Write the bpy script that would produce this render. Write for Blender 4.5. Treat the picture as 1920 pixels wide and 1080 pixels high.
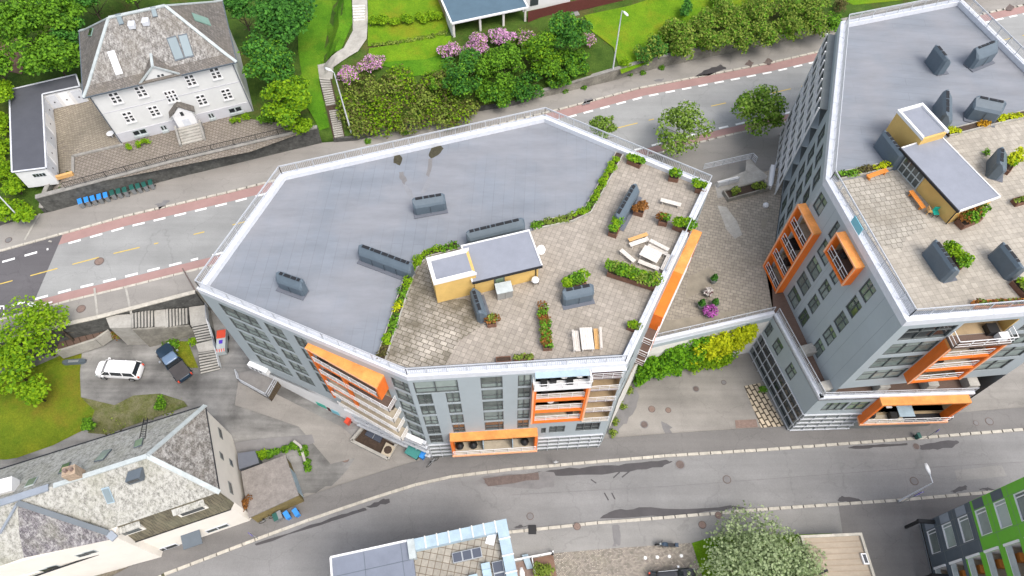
import bpy, bmesh, math, random
import numpy as np
from mathutils import Vector, Matrix
from mathutils.geometry import tessellate_polygon
random.seed(7); RNG = np.random.default_rng(11)
S = bpy.context.scene; COL = S.collection
for o in list(bpy.data.objects): bpy.data.objects.remove(o)
# ---------------------------------------------------------------- camera, sky, sun, exposure
CH = 72.0; CF = 1280.0; CA = math.atan2(790.0, CF)          # camera height, focal length in photo pixels, tilt from straight down
cd = bpy.data.cameras.new('camera'); cam = bpy.data.objects.new('camera', cd); COL.objects.link(cam)
cam.location = (0, 0, CH); cam.rotation_euler = (CA, 0, 0); cd.sensor_width = 36; cd.lens = 36 * CF / 1920
cd.clip_start = 1; cd.clip_end = 3000; S.camera = cam
w = bpy.data.worlds.new('World'); S.world = w; w.use_nodes = True
nt = w.node_tree; nt.nodes.clear()
sky = nt.nodes.new('ShaderNodeTexSky'); sky.sky_type = 'NISHITA'; sky.sun_disc = False
SUN_EL, SUN_AZ = math.radians(60), math.radians(135)
sky.sun_elevation = SUN_EL; sky.sun_rotation = SUN_AZ; sky.air_density = 1.0; sky.dust_density = 4.0; sky.ozone_density = 0.6
bg = nt.nodes.new('ShaderNodeBackground'); bg.inputs[1].default_value = 0.15
wo = nt.nodes.new('ShaderNodeOutputWorld'); hsv = nt.nodes.new('ShaderNodeHueSaturation'); hsv.inputs['Saturation'].default_value = 0.55; nt.links.new(sky.outputs[0], hsv.inputs['Color']); nt.links.new(hsv.outputs[0], bg.inputs[0]); nt.links.new(bg.outputs[0], wo.inputs[0])
sd = bpy.data.lights.new('sun', 'SUN'); sd.energy = 0.9; sd.angle = math.radians(26); sd.color = (1, 0.95, 0.88)
sun = bpy.data.objects.new('sun', sd); COL.objects.link(sun)
dv = Vector((math.sin(SUN_AZ) * math.cos(SUN_EL), math.cos(SUN_AZ) * math.cos(SUN_EL), math.sin(SUN_EL)))
sun.rotation_euler = dv.to_track_quat('Z', 'Y').to_euler(); sun.location = (0, 0, 120)
S.view_settings.view_transform = 'Standard'; S.view_settings.look = 'None'; S.view_settings.gamma = 1
S.view_settings.exposure = 1.02; S.view_settings.use_curve_mapping = False
S.render.engine = 'CYCLES'
# ---------------------------------------------------------------- pixel of the photo -> point at a known height
_s, _c = math.sin(CA), math.cos(CA)
def P(px, py, z=0.0):
    a = (px - 960) / CF; v = (py - 540) / CF; d = (CH - z) / (_c + v * _s)
    return Vector((a * d, (_s - v * _c) * d, z))
def PF(px, py, fn):
    z = 8.0
    for _ in range(12):
        p = P(px, py, z); z = fn(p.x, p.y)
    p.z = z; return p
# ---------------------------------------------------------------- materials
M = {}
def newmat(name):
    m = bpy.data.materials.new(name); m.use_nodes = True; t = m.node_tree; b = t.nodes['Principled BSDF']; M[name] = m
    return m, t, b
def N(t, k, **kw):
    n = t.nodes.new(k)
    for a, v in kw.items(): setattr(n, a, v)
    return n
def noise(t, scale, detail=4, rough=0.6, rot=0, stretch=(1, 1, 1)):
    g = N(t, 'ShaderNodeNewGeometry'); mp = N(t, 'ShaderNodeMapping'); mp.inputs['Rotation'].default_value = (0, 0, rot); mp.inputs['Scale'].default_value = stretch
    t.links.new(g.outputs['Position'], mp.inputs[0]); n = N(t, 'ShaderNodeTexNoise'); n.inputs['Scale'].default_value = scale
    n.inputs['Detail'].default_value = detail; n.inputs['Roughness'].default_value = rough; t.links.new(mp.outputs[0], n.inputs['Vector']); return n.outputs['Fac']
def ramp(t, fac, stops):
    r = N(t, 'ShaderNodeValToRGB'); e = r.color_ramp.elements
    while len(e) < len(stops): e.new(0.5)
    for i, (p, c) in enumerate(stops):
        e[i].position = p; e[i].color = (*c, 1) if len(c) == 3 else c
    t.links.new(fac, r.inputs[0]); return r.outputs[0]
def mix(t, fac, a, b, mode='MIX'):
    m = N(t, 'ShaderNodeMix', data_type='RGBA', blend_type=mode)
    if isinstance(fac, (int, float)): m.inputs[0].default_value = fac
    else: t.links.new(fac, m.inputs[0])
    for s, x in ((6, a), (7, b)):
        if isinstance(x, tuple): m.inputs[s].default_value = (*x, 1)
        else: t.links.new(x, m.inputs[s])
    return m.outputs[2]
def bumpy(t, b, src, st=0.3, dist=0.05):
    n = N(t, 'ShaderNodeBump'); n.inputs['Strength'].default_value = st; n.inputs['Distance'].default_value = dist
    t.links.new(src, n.inputs['Height']); t.links.new(n.outputs[0], b.inputs['Normal'])
def g3(v, k=1.0): return tuple(x * k for x in v)
def plain(name, c, rough=0.6, var=0.15, scale=1.2, metal=0.0, spec=0.4, fine=12.0, bump=0.0, stretch=(1, 1, 1)):
    m, t, b = newmat(name); f = noise(t, scale, 5, 0.65, stretch=stretch); f2 = noise(t, fine, 3, 0.6)
    c1 = ramp(t, f, [(0.3, g3(c, 1 - var)), (0.7, g3(c, 1 + var))]); c2 = ramp(t, f2, [(0.3, (1 - var * .8,) * 3), (0.7, (1.0,) * 3)])
    t.links.new(mix(t, 1.0, c1, c2, 'MULTIPLY'), b.inputs['Base Color']); b.inputs['Roughness'].default_value = rough
    b.inputs['Metallic'].default_value = metal; b.inputs['Specular IOR Level'].default_value = spec
    if bump: bumpy(t, b, f2, bump)
    return m
def brick(t, w_, h_, mortar, rot, off=0.5, loc=(0, 0, 0)):
    g = N(t, 'ShaderNodeNewGeometry'); mp = N(t, 'ShaderNodeMapping'); mp.inputs['Rotation'].default_value = (0, 0, rot); mp.inputs['Location'].default_value = loc
    t.links.new(g.outputs['Position'], mp.inputs[0]); k = N(t, 'ShaderNodeTexBrick'); k.offset = off; k.squash = 1.0
    k.inputs['Scale'].default_value = 1.0; k.inputs['Brick Width'].default_value = w_; k.inputs['Row Height'].default_value = h_
    k.inputs['Mortar Size'].default_value = mortar; k.inputs['Mortar Smooth'].default_value = 0.3; k.inputs['Bias'].default_value = 0
    t.links.new(mp.outputs[0], k.inputs['Vector']); return k
def paving(name, c, w_=0.5, h_=0.5, rot=0.0, mort=0.03, mc=(0.10, 0.09, 0.075), stain=(0.16, 0.14, 0.10), amt=0.45, off=0.5, var=0.12, thr=0.5):
    m, t, b = newmat(name); k = brick(t, w_, h_, mort, rot, off)
    k.inputs['Color1'].default_value = (*g3(c, 1 - var), 1); k.inputs['Color2'].default_value = (*g3(c, 1 + var), 1); k.inputs['Mortar'].default_value = (*mc, 1)
    big = ramp(t, noise(t, 0.22, 6, 0.7), [(thr, (0, 0, 0)), (thr + .2, (amt,) * 3)]); fi = ramp(t, noise(t, 3.0, 5, 0.7), [(0.3, (0.78,) * 3), (0.7, (1.08,) * 3)])
    a = mix(t, big, k.outputs['Color'], stain); t.links.new(mix(t, 1.0, a, fi, 'MULTIPLY'), b.inputs['Base Color'])
    b.inputs['Roughness'].default_value = 0.85; bumpy(t, b, k.outputs['Fac'], -0.35, 0.02); return m
def membrane(name, c, rot, sc=1.0):
    m, t, b = newmat(name); k = brick(t, 9.0, sc, 0.03, rot, 0.4)
    k.inputs['Color1'].default_value = (*g3(c, .98), 1); k.inputs['Color2'].default_value = (*g3(c, 1.03), 1); k.inputs['Mortar'].default_value = (*g3(c, .84), 1)
    dry = ramp(t, noise(t, 0.13, 5, 0.6), [(0.40, (0, 0, 0)), (0.60, (.95,) * 3)])
    a = mix(t, dry, k.outputs['Color'], (c[0] * 1.15, c[1] * 1.08, c[2] * 1.03)); f = ramp(t, noise(t, .6, 6, 0.7, rot, (.25, 1, 1)), [(0.3, (0.84,) * 3), (0.7, (1.1,) * 3)])
    t.links.new(mix(t, 1.0, a, f, 'MULTIPLY'), b.inputs['Base Color']); b.inputs['Roughness'].default_value = 0.6; b.inputs['Specular IOR Level'].default_value = 0.3; return m
def slate(name, dark, light, thr, rot, mossy=(0.20, 0.20, 0.13)):
    m, t, b = newmat(name); k = brick(t, 0.34, 0.22, 0.02, rot)
    k.inputs['Color1'].default_value = (*g3(dark, .75), 1); k.inputs['Color2'].default_value = (*g3(dark, 1.3), 1); k.inputs['Mortar'].default_value = (*g3(dark, .45), 1)
    n1 = ramp(t, noise(t, 2.2, 10, 0.88, rot, (1.5, .7, 1)), [(thr - .07, (0, 0, 0)), (thr + .07, (.9,) * 3)]); n2 = ramp(t, noise(t, .35, 4, 0.6), [(0.45, (0, 0, 0)), (0.75, (.5,) * 3)])
    a = mix(t, n2, mix(t, n1, k.outputs['Color'], light), mossy); t.links.new(a, b.inputs['Base Color']); b.inputs['Roughness'].default_value = 0.8
    bumpy(t, b, k.outputs['Fac'], -0.5, 0.03); return m
def leafmat(name, c1, c2, c3=None, p3=0.93):
    m, t, b = newmat(name); g = N(t, 'ShaderNodeNewGeometry'); f = noise(t, 0.8, 3, 0.6)
    ad = N(t, 'ShaderNodeMath', operation='MULTIPLY_ADD'); ad.inputs[1].default_value = 0.75; t.links.new(g.outputs['Random Per Island'], ad.inputs[0])
    sb = N(t, 'ShaderNodeMath', operation='MULTIPLY'); sb.inputs[1].default_value = 0.5; t.links.new(f, sb.inputs[0]); t.links.new(sb.outputs[0], ad.inputs[2])
    c = ramp(t, ad.outputs[0], [(0.2, c1), (0.85, c2)])
    if c3:
        gt = ramp(t, g.outputs['Random Per Island'], [(p3 - .001, (0, 0, 0)), (p3, (1, 1, 1))]); c = mix(t, gt, c, c3)
    t.links.new(c, b.inputs['Base Color']); b.inputs['Roughness'].default_value = 0.75; b.inputs['Specular IOR Level'].default_value = 0.2
    tr = N(t, 'ShaderNodeBsdfTranslucent'); t.links.new(c, tr.inputs[0]); ms = N(t, 'ShaderNodeMixShader'); ms.inputs[0].default_value = 0.35
    t.links.new(b.outputs[0], ms.inputs[1]); t.links.new(tr.outputs[0], ms.inputs[2]); t.links.new(ms.outputs[0], t.nodes['Material Output'].inputs[0]); return m
def grassmat(name, c1, c2, c3, s=0.5):
    m, t, b = newmat(name); a = ramp(t, noise(t, s, 7, 0.7), [(0.35, c1), (0.65, c2)]); q = ramp(t, noise(t, s * .3, 5, .7), [(0.5, (0, 0, 0)), (0.65, (.8,) * 3)])
    f = ramp(t, noise(t, 7, 4, 0.7), [(0.3, (0.65,) * 3), (0.7, (1.2,) * 3)]); t.links.new(mix(t, 1.0, mix(t, q, a, c3), f, 'MULTIPLY'), b.inputs['Base Color'])
    b.inputs['Roughness'].default_value = 0.9; b.inputs['Specular IOR Level'].default_value = .15; bumpy(t, b, f, 0.6, 0.1); return m
def asphalt(name, c, rot=0.0, var=0.10, warm=1.0, patch=0.5):
    m, t, b = newmat(name); a = ramp(t, noise(t, 0.18, 6, 0.62), [(0.3, g3(c, 1 - var * 1.4)), (0.7, g3(c, 1 + var))])
    st = ramp(t, noise(t, 0.5, 4, .6, rot, (.06, 1, 1)), [(0.35, (1 - var * 1.2,) * 3), (0.65, (1.05,) * 3)]); fi = ramp(t, noise(t, 9, 3, .7), [(0.3, (.9,) * 3), (0.7, (1.07,) * 3)])
    cr = ramp(t, noise(t, 0.9, 8, .75), [(0.28, (.7,) * 3), (0.36, (1,) * 3)])
    gg = N(t, 'ShaderNodeNewGeometry'); nz = N(t, 'ShaderNodeTexNoise'); nz.inputs['Scale'].default_value = 1.1; t.links.new(gg.outputs['Position'], nz.inputs['Vector']); va = N(t, 'ShaderNodeVectorMath', operation='MULTIPLY_ADD'); va.inputs[1].default_value = (1.6, 1.6, 0); t.links.new(nz.outputs['Color'], va.inputs[0]); t.links.new(gg.outputs['Position'], va.inputs[2])
    vo = N(t, 'ShaderNodeTexVoronoi', feature='DISTANCE_TO_EDGE'); vo.inputs['Scale'].default_value = 0.17; t.links.new(va.outputs[0], vo.inputs['Vector']); ck = ramp(t, vo.outputs['Distance'], [(0.0, (.86,) * 3), (0.010, (1,) * 3)])
    x = mix(t, 1.0, a, st, 'MULTIPLY'); x = mix(t, 1.0, x, fi, 'MULTIPLY'); x = mix(t, 1.0, x, ck, 'MULTIPLY'); x = mix(t, patch, x, mix(t, 1.0, x, cr, 'MULTIPLY')); t.links.new(x, b.inputs['Base Color'])
    b.inputs['Roughness'].default_value = 0.85; b.inputs['Specular IOR Level'].default_value = .3; return m
def glassy(name, dark, light, thr=0.5):
    m, t, b = newmat(name); oi = N(t, 'ShaderNodeObjectInfo'); f = noise(t, 1.1, 3, .5); ad = N(t, 'ShaderNodeMath', operation='MULTIPLY_ADD'); ad.inputs[1].default_value = 0.8
    t.links.new(oi.outputs['Random'], ad.inputs[0]); sb = N(t, 'ShaderNodeMath', operation='MULTIPLY'); sb.inputs[1].default_value = 0.4; t.links.new(f, sb.inputs[0]); t.links.new(sb.outputs[0], ad.inputs[2])
    c = ramp(t, ad.outputs[0], [(thr - .35, dark), (thr + .45, light)]); t.links.new(c, b.inputs['Base Color']); b.inputs['Roughness'].default_value = 0.08
    b.inputs['Specular IOR Level'].default_value = 0.8; return m
plain('pane_low', (0.25, 0.30, 0.28), .35, .25, 2.5); plain('pane_low_b', (0.16, 0.20, 0.185), .3, .3, 2.5)
plain('cladding', (0.335, 0.38, 0.40), 0.5, 0.04, 0.3, fine=2)
plain('cladding_joint', (0.20, 0.225, 0.235), 0.6, 0.05)
plain('white_metal', (0.60, 0.62, 0.66), 0.45, 0.08, 2.5)
plain('white_paint', (0.70, 0.70, 0.70), 0.6, 0.06, 1.0)
plain('warm_white', (0.66, 0.64, 0.60), 0.75, 0.12, .9, fine=5)
plain('bright_white', (0.72, 0.72, 0.72), 0.5, 0.04)
plain('rail_metal', (0.50, 0.52, 0.55), 0.4, 0.05, metal=0.2)
plain('steel', (0.45, 0.47, 0.48), 0.35, 0.1, metal=0.7)
plain('dark_frame', (0.085, 0.095, 0.095), 0.5, 0.1)
plain('mid_frame', (0.17, 0.185, 0.18), 0.5, 0.1)
plain('hood_blue', (0.09, 0.12, 0.148), 0.45, 0.08, 1.5)
plain('slot_black', (0.012, 0.013, 0.016), 0.6, 0.1)
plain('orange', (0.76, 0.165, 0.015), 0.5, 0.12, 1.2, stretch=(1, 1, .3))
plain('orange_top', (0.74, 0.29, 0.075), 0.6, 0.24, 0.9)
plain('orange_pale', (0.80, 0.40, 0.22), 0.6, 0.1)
plain('yellow_render', (0.60, 0.40, 0.13), 0.8, 0.08, 1.0)
plain('dark_roof', (0.115, 0.125, 0.15), 0.6, 0.08, .8)
plain('garage_roof', (0.075, 0.078, 0.092), 0.6, 0.1, .6)
plain('blue_roof', (0.075, 0.125, 0.165), 0.5, 0.1, .8)
plain('wood_deck', (0.13, 0.085, 0.065), 0.7, 0.2, 3, stretch=(1, 8, 1))
plain('deck_beige', (0.42, 0.36, 0.27), 0.8, 0.15, 2)
plain('tan_wall', (0.36, 0.27, 0.16), 0.8, 0.15, 1)
plain('maroon', (0.09, 0.03, 0.03), 0.8, 0.2)
plain('wood_grey', (0.60, 0.56, 0.51), 0.75, 0.12, 3)
plain('wood_tan', (0.58, 0.34, 0.13), 0.7, 0.12, 3)
plain('wood_orange', (0.62, 0.22, 0.04), 0.6, 0.12, 3)
plain('planter_wood', (0.17, 0.085, 0.055), 0.8, 0.25, 3)
plain('moss_dirt', (0.055, 0.05, 0.03), 0.95, 0.3, 5)
plain('soil', (0.06, 0.04, 0.028), 0.95, 0.3, 5)
plain('kerb_stone', (0.46, 0.43, 0.37), 0.85, 0.2, 1.5, fine=5)
plain('concrete', (0.36, 0.345, 0.31), 0.85, 0.2, .8, fine=5)
plain('concrete_old', (0.25, 0.235, 0.20), 0.9, 0.35, .8, fine=4, bump=.3)
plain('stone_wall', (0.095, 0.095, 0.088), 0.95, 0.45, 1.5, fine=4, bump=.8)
plain('stone_cap', (0.26, 0.25, 0.23), 0.9, 0.25, 1.5)
plain('white_line', (0.78, 0.78, 0.76), 0.7, 0.06, 3)
plain('yellow_line', (0.55, 0.40, 0.09), 0.7, 0.12, 3)
plain('bike_red', (0.31, 0.195, 0.178), 0.85, 0.09, .5)
plain('wet', (0.06, 0.056, 0.058), 0.45, 0.15, .8)
plain('damp', (0.17, 0.165, 0.165), 0.7, 0.15, .8)
plain('rust', (0.21, 0.15, 0.125), 0.85, 0.2, 3)
plain('rust_dark', (0.13, 0.10, 0.09), 0.8, 0.2, 3)
plain('bin_grey', (0.19, 0.20, 0.205), 0.5, 0.08)
plain('bin_blue', (0.03, 0.22, 0.60), 0.45, 0.06)
plain('bin_green', (0.015, 0.085, 0.07), 0.5, 0.08)
plain('black', (0.015, 0.015, 0.016), 0.5, 0.1)
plain('tyre', (0.02, 0.02, 0.02), 0.85, 0.1)
plain('car_white', (0.83, 0.83, 0.84), 0.18, 0.01, spec=0.6)
plain('car_navy', (0.012, 0.03, 0.055), 0.15, 0.03, spec=0.8)
plain('car_black', (0.012, 0.013, 0.015), 0.15, 0.03, spec=0.8)
plain('car_glass', (0.02, 0.025, 0.03), 0.05, 0.02, spec=0.9)
plain('glass_blue', (0.12, 0.18, 0.27), 0.12, 0.05, spec=0.8)
plain('bed_cover', (0.055, 0.05, 0.05), 0.8, 0.15)
plain('red_plastic', (0.62, 0.07, 0.03), 0.4, 0.08)
plain('green_panel', (0.13, 0.42, 0.03), 0.4, 0.06)
plain('slate_panel', (0.085, 0.105, 0.125), 0.45, 0.08)
plain('purple_sign', (0.08, 0.03, 0.42), 0.4, 0.03)
plain('teal', (0.02, 0.40, 0.30), 0.4, 0.05)
plain('cyan_paint', (0.20, 0.52, 0.62), 0.5, 0.05)
plain('chimney_brick', (0.38, 0.29, 0.21), 0.85, 0.3, 4)
plain('bark', (0.11, 0.085, 0.06), 0.9, 0.3, 4)
plain('zinc', (0.33, 0.43, 0.50), 0.7, 0.12, 1)
plain('zinc_light', (0.40, 0.44, 0.44), 0.7, 0.15, 1.2)
plain('red_fence', (0.13, 0.035, 0.03), 0.75, 0.15, 2, stretch=(6, 1, 1))
plain('terracotta_dirt', (0.20, 0.12, 0.085), 0.95, 0.25, .9, fine=5)
plain('garage_felt', (0.22, 0.20, 0.185), 0.9, 0.2, 1.5, fine=6)
plain('olive_wall', (0.20, 0.155, 0.06), 0.85, 0.3, 1.2)
plain('beige_roof', (0.36, 0.30, 0.23), 0.85, 0.12, .7, fine=4, stretch=(.4, 2, 1))
plain('gravel', (0.22, 0.215, 0.20), 0.95, 0.3, .5, fine=3, bump=.6)
membrane('roof_membrane', (0.188, 0.208, 0.238), math.radians(93)); membrane('roof_membrane_b', (0.188, 0.206, 0.234), math.radians(8), 1.1)
paving('terrace_tiles', (0.32, 0.285, 0.242), .45, .45, math.radians(22), mort=.016, mc=(.17, .145, .12), amt=.4, off=0)
paving('terrace_tiles_b', (0.36, 0.328, 0.278), .5, .5, math.radians(-11), amt=.2, mort=.014, mc=(.21, .185, .15), off=0)
paving('worn_tiles', (0.36, 0.325, 0.275), .62, .4, math.radians(22), mort=.035, mc=(.11, .095, .07), stain=(.10, .085, .055), amt=.85, thr=.43, var=.22)
paving('worn_tiles_b', (0.34, 0.315, 0.27), .5, .5, math.radians(-11), mort=.03, mc=(.15, .13, .10), stain=(.19, .165, .125), amt=.6, thr=.48, var=.14, off=.3)
paving('podium_tiles', (0.30, 0.265, 0.215), .6, .4, math.radians(15), mort=.02, mc=(.12, .105, .085), amt=.35, thr=.5)
paving('yard_pavers', (0.22, 0.19, 0.16), .42, .42, math.radians(20), mort=.04, mc=(.10, .085, .065), amt=.4)
paving('court_pavers', (0.27, 0.235, 0.185), .5, .25, math.radians(20), mort=.03, mc=(.13, .11, .08), amt=.3)
paving('cobbles', (0.38, 0.33, 0.28), .17, .12, math.radians(5), mort=.03, mc=(.13, .12, .10), stain=(.25, .24, .17), amt=.5, var=.5)
paving('rough_slabs', (0.50, 0.42, 0.31), .8, .5, math.radians(70), mort=.09, mc=(.06, .045, .03), amt=.2)
paving('south_tiles', (0.31, 0.285, 0.24), .6, .6, math.radians(10), mort=.035, mc=(.13, .10, .07), off=0, amt=.2)
slate('slate_pale', (0.165, 0.16, 0.14), (0.43, 0.425, 0.39), 0.48, math.radians(20)); slate('slate_grey', (0.125, 0.112, 0.10), (0.40, 0.39, 0.37), 0.62, math.radians(20), (.15, .13, .10))
slate('slate_dark', (0.11, 0.10, 0.11), (0.42, 0.41, 0.40), 0.54, math.radians(60)); slate('slate_brown', (0.115, 0.10, 0.065), (0.22, 0.20, 0.15), 0.60, math.radians(20))
slate('slate_mid', (0.125, 0.115, 0.105), (0.42, 0.41, 0.39), 0.53, math.radians(20), (.16, .14, .11))
asphalt('asphalt_north', (0.275, 0.278, 0.272), math.radians(18)); asphalt('asphalt_dark', (0.105, 0.10, 0.105), math.radians(18), patch=.2)
asphalt('asphalt_south', (0.215, 0.213, 0.211), math.radians(5)); asphalt('pavement_south', (0.165, 0.158, 0.152), math.radians(5)); asphalt('pavement_south_b', (0.245, 0.24, 0.23), math.radians(5))
asphalt('pavement_north', (0.26, 0.245, 0.225), math.radians(18), patch=.8); asphalt('forecourt', (0.25, 0.235, 0.215), .3, .16, patch=1); asphalt('yard', (0.23, 0.225, 0.215), .5, .42, patch=1)
grassmat('grass', (0.05, 0.15, 0.006), (0.10, 0.235, 0.010), (0.15, 0.24, 0.015), .35); grassmat('grass_olive', (0.085, 0.14, 0.008), (0.16, 0.19, 0.012), (0.19, 0.14, 0.02), .35)
grassmat('grass_lime', (0.085, 0.19, 0.006), (0.14, 0.25, 0.009), (0.19, 0.21, 0.012), .45); grassmat('scrub_ground', (0.035, 0.075, 0.010), (0.07, 0.12, 0.018), (0.10, 0.08, 0.03), .6)
grassmat('rough_ground', (0.13, 0.11, 0.085), (0.20, 0.18, 0.14), (0.07, 0.10, 0.02), 1.0)
leafmat('leaf_green', (0.018, 0.075, 0.008), (0.17, 0.36, 0.022)); leafmat('leaf_deep', (0.014, 0.070, 0.014), (0.09, 0.27, 0.035)); leafmat('leaf_lime', (0.07, 0.19, 0.006), (0.26, 0.42, 0.012))
leafmat('leaf_olive', (0.05, 0.10, 0.010), (0.28, 0.36, 0.06)); leafmat('leaf_grey', (0.13, 0.19, 0.07), (0.38, 0.46, 0.25)); leafmat('leaf_yellow', (0.22, 0.30, 0.006), (0.56, 0.60, 0.015))
leafmat('leaf_brown', (0.055, 0.06, 0.015), (0.16, 0.14, 0.05)); leafmat('leaf_orange', (0.25, 0.13, 0.01), (0.60, 0.33, 0.02)); leafmat('leaf_rust', (0.10, 0.04, 0.012), (0.32, 0.14, 0.035))
leafmat('leaf_street', (0.06, 0.13, 0.012), (0.25, 0.38, 0.06), (0.45, 0.45, 0.36), .95)
leafmat('blossom', (0.42, 0.16, 0.36), (0.85, 0.50, 0.76), (0.06, 0.14, 0.02), .90); leafmat('blossom_magenta', (0.25, 0.03, 0.22), (0.55, 0.16, 0.50)); leafmat('blossom_white', (.5, .45, .42), (.8, .78, .74), (.2, .1, .1), .8)
glassy('pane', (0.05, 0.062, 0.056), (0.34, 0.40, 0.37)); glassy('pane_dark', (0.012, 0.015, 0.018), (0.07, 0.085, 0.085)); glassy('pane_sky', (0.14, 0.18, 0.20), (0.22, 0.27, 0.29)); M['pane_sky'].node_tree.nodes['Principled BSDF'].inputs['Specular IOR Level'].default_value = .25; M['pane_sky'].node_tree.nodes['Principled BSDF'].inputs['Roughness'].default_value = .3; glassy('pane_green', (0.05, 0.08, 0.04), (0.22, 0.30, 0.20))
# ---------------------------------------------------------------- mesh builder
ORG = {}
class MB:
    def __init__(s): s.v = []; s.f = []; s.m = []
    def add(s, vs, fs, mi=0):
        n = len(s.v); s.v += [tuple(v) for v in vs]; s.f += [tuple(i + n for i in f) for f in fs]; s.m += [mi] * len(fs)
    def hexa(s, p, mi=0): s.add(p, [(0, 3, 2, 1), (4, 5, 6, 7), (0, 1, 5, 4), (1, 2, 6, 5), (2, 3, 7, 6), (3, 0, 4, 7)], mi)
    def ob(s, o, u, v, w_, mi=0):
        o, u, v, w_ = Vector(o), Vector(u), Vector(v), Vector(w_); s.hexa([o, o + u, o + u + v, o + v, o + w_, o + u + w_, o + u + v + w_, o + v + w_], mi)
    def box(s, x0, x1, y0, y1, z0, z1, mi=0): s.ob((x0, y0, z0), (x1 - x0, 0, 0), (0, y1 - y0, 0), (0, 0, z1 - z0), mi)
    def prism(s, poly, z0, z1, mi=0, top=None):
        n = len(poly); a = [(p[0], p[1], z0) for p in poly]; b = [(p[0], p[1], z1) for p in poly]
        s.add(a + b, [(i, (i + 1) % n, n + (i + 1) % n, n + i) for i in range(n)], mi)
        tr = tessellate_polygon([[Vector((p[0], p[1], 0)) for p in poly]]); s.add(b, tr, mi if top is None else top); s.add(a, tr, mi)
    def sheet(s, pts, mi=0):
        tr = tessellate_polygon([[Vector((p[0], p[1], 0)) for p in pts]]); s.add(pts, tr, mi)
    def bar(s, a, b, w_, h, mi=0, up=Vector((0, 0, 1))):
        a, b = Vector(a), Vector(b); d = (b - a)
        if d.length < 1e-5: return
        d.normalize(); x = d.cross(up)
        if x.length < 1e-3: x = d.cross(Vector((0, 1, 0)))
        x.normalize(); y = x.cross(d); x *= w_ / 2; y *= h / 2
        s.hexa([a - x - y, a + x - y, a + x + y, a - x + y, b - x - y, b + x - y, b + x + y, b - x + y], mi)
    def tube(s, pts, r, n=8, mi=0, r1=None):
        pts = [Vector(p) for p in pts]; k = len(pts); rings = []
        for i, p in enumerate(pts):
            d = (pts[min(i + 1, k - 1)] - pts[max(i - 1, 0)]).normalized(); x = d.cross(Vector((0, 0, 1)))
            if x.length < 1e-2: x = d.cross(Vector((0, 1, 0)))
            x.normalize(); y = x.cross(d); rr = r if r1 is None else r + (r1 - r) * i / (k - 1)
            rings.append([p + (x * math.cos(2 * math.pi * j / n) + y * math.sin(2 * math.pi * j / n)) * rr for j in range(n)])
        fs = [(i * n + j, i * n + (j + 1) % n, (i + 1) * n + (j + 1) % n, (i + 1) * n + j) for i in range(k - 1) for j in range(n)]
        s.add([v for q in rings for v in q], fs + [tuple(range(n))[::-1], tuple((k - 1) * n + j for j in range(n))], mi)
    def lathe(s, c, prof, n=16, mi=0):
        c = Vector(c); vs = [c + Vector((r * math.cos(2 * math.pi * j / n), r * math.sin(2 * math.pi * j / n), z)) for r, z in prof for j in range(n)]; k = len(prof)
        fs = [(i * n + j, i * n + (j + 1) % n, (i + 1) * n + (j + 1) % n, (i + 1) * n + j) for i in range(k - 1) for j in range(n)]
        s.add(vs, fs + [tuple(range(n))[::-1], tuple((k - 1) * n + j for j in range(n))], mi)
    def loft(s, secs, mi=0, caps=True):
        n = len(secs[0]); k = len(secs); fs = [(i * n + j, i * n + (j + 1) % n, (i + 1) * n + (j + 1) % n, (i + 1) * n + j) for i in range(k - 1) for j in range(n)]
        if caps: fs += [tuple(range(n))[::-1], tuple((k - 1) * n + j for j in range(n))]
        s.add([v for q in secs for v in q], fs, mi)
    def build(s, name, mats, parent=None, label=None, smooth=False, fix=True, kind=None, bevel=0):
        me = bpy.data.meshes.new(name); o_ = ORG.get(parent.name, Vector()) if parent else Vector()
        vv = [(v[0] - o_.x, v[1] - o_.y, v[2] - o_.z) for v in s.v]; me.from_pydata(vv, [], s.f)
        if isinstance(mats, str): mats = [mats]
        for q in mats: me.materials.append(M[q])
        me.polygons.foreach_set('material_index', s.m)
        if fix:
            b = bmesh.new(); b.from_mesh(me); bmesh.ops.recalc_face_normals(b, faces=b.faces); b.to_mesh(me); b.free()
        if smooth: me.polygons.foreach_set('use_smooth', [True] * len(me.polygons))
        o = bpy.data.objects.new(name, me); COL.objects.link(o)
        if parent: o.parent = parent; ORG[o.name] = o_
        if bevel:
            bm = o.modifiers.new('bevel', 'BEVEL'); bm.width = bevel; bm.segments = 2; bm.limit_method = 'ANGLE'
        if kind: o['kind'] = kind
        if label: o['label'] = label
        return o
def tag(o, label, cat, group=None):
    o['label'] = label; o['category'] = cat
    if group: o['group'] = group
    return o
def thing(name, label, cat, loc=(0, 0, 0), rz=0.0, group=None, world=False):
    o = bpy.data.objects.new(name, None); COL.objects.link(o); o.location = loc; o.rotation_euler = (0, 0, rz); o.empty_display_size = .3
    if world: ORG[o.name] = Vector(loc)
    return tag(o, label, cat, group)
def dup(root, loc, rz, label, group=None):
    def cp(o, par):
        c = o.copy(); COL.objects.link(c)
        if par: c.parent = par
        for ch in o.children: cp(ch, c)
        return c
    r = cp(root, None); r.location = loc; r.rotation_euler = (0, 0, rz); r['label'] = label
    if group: r['group'] = group
    return r
def struct(name, pts, mat, mb=None):
    m = mb or MB()
    if pts: m.sheet(pts)
    return m.build(name, mat, kind='structure', fix=mb is not None)
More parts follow.
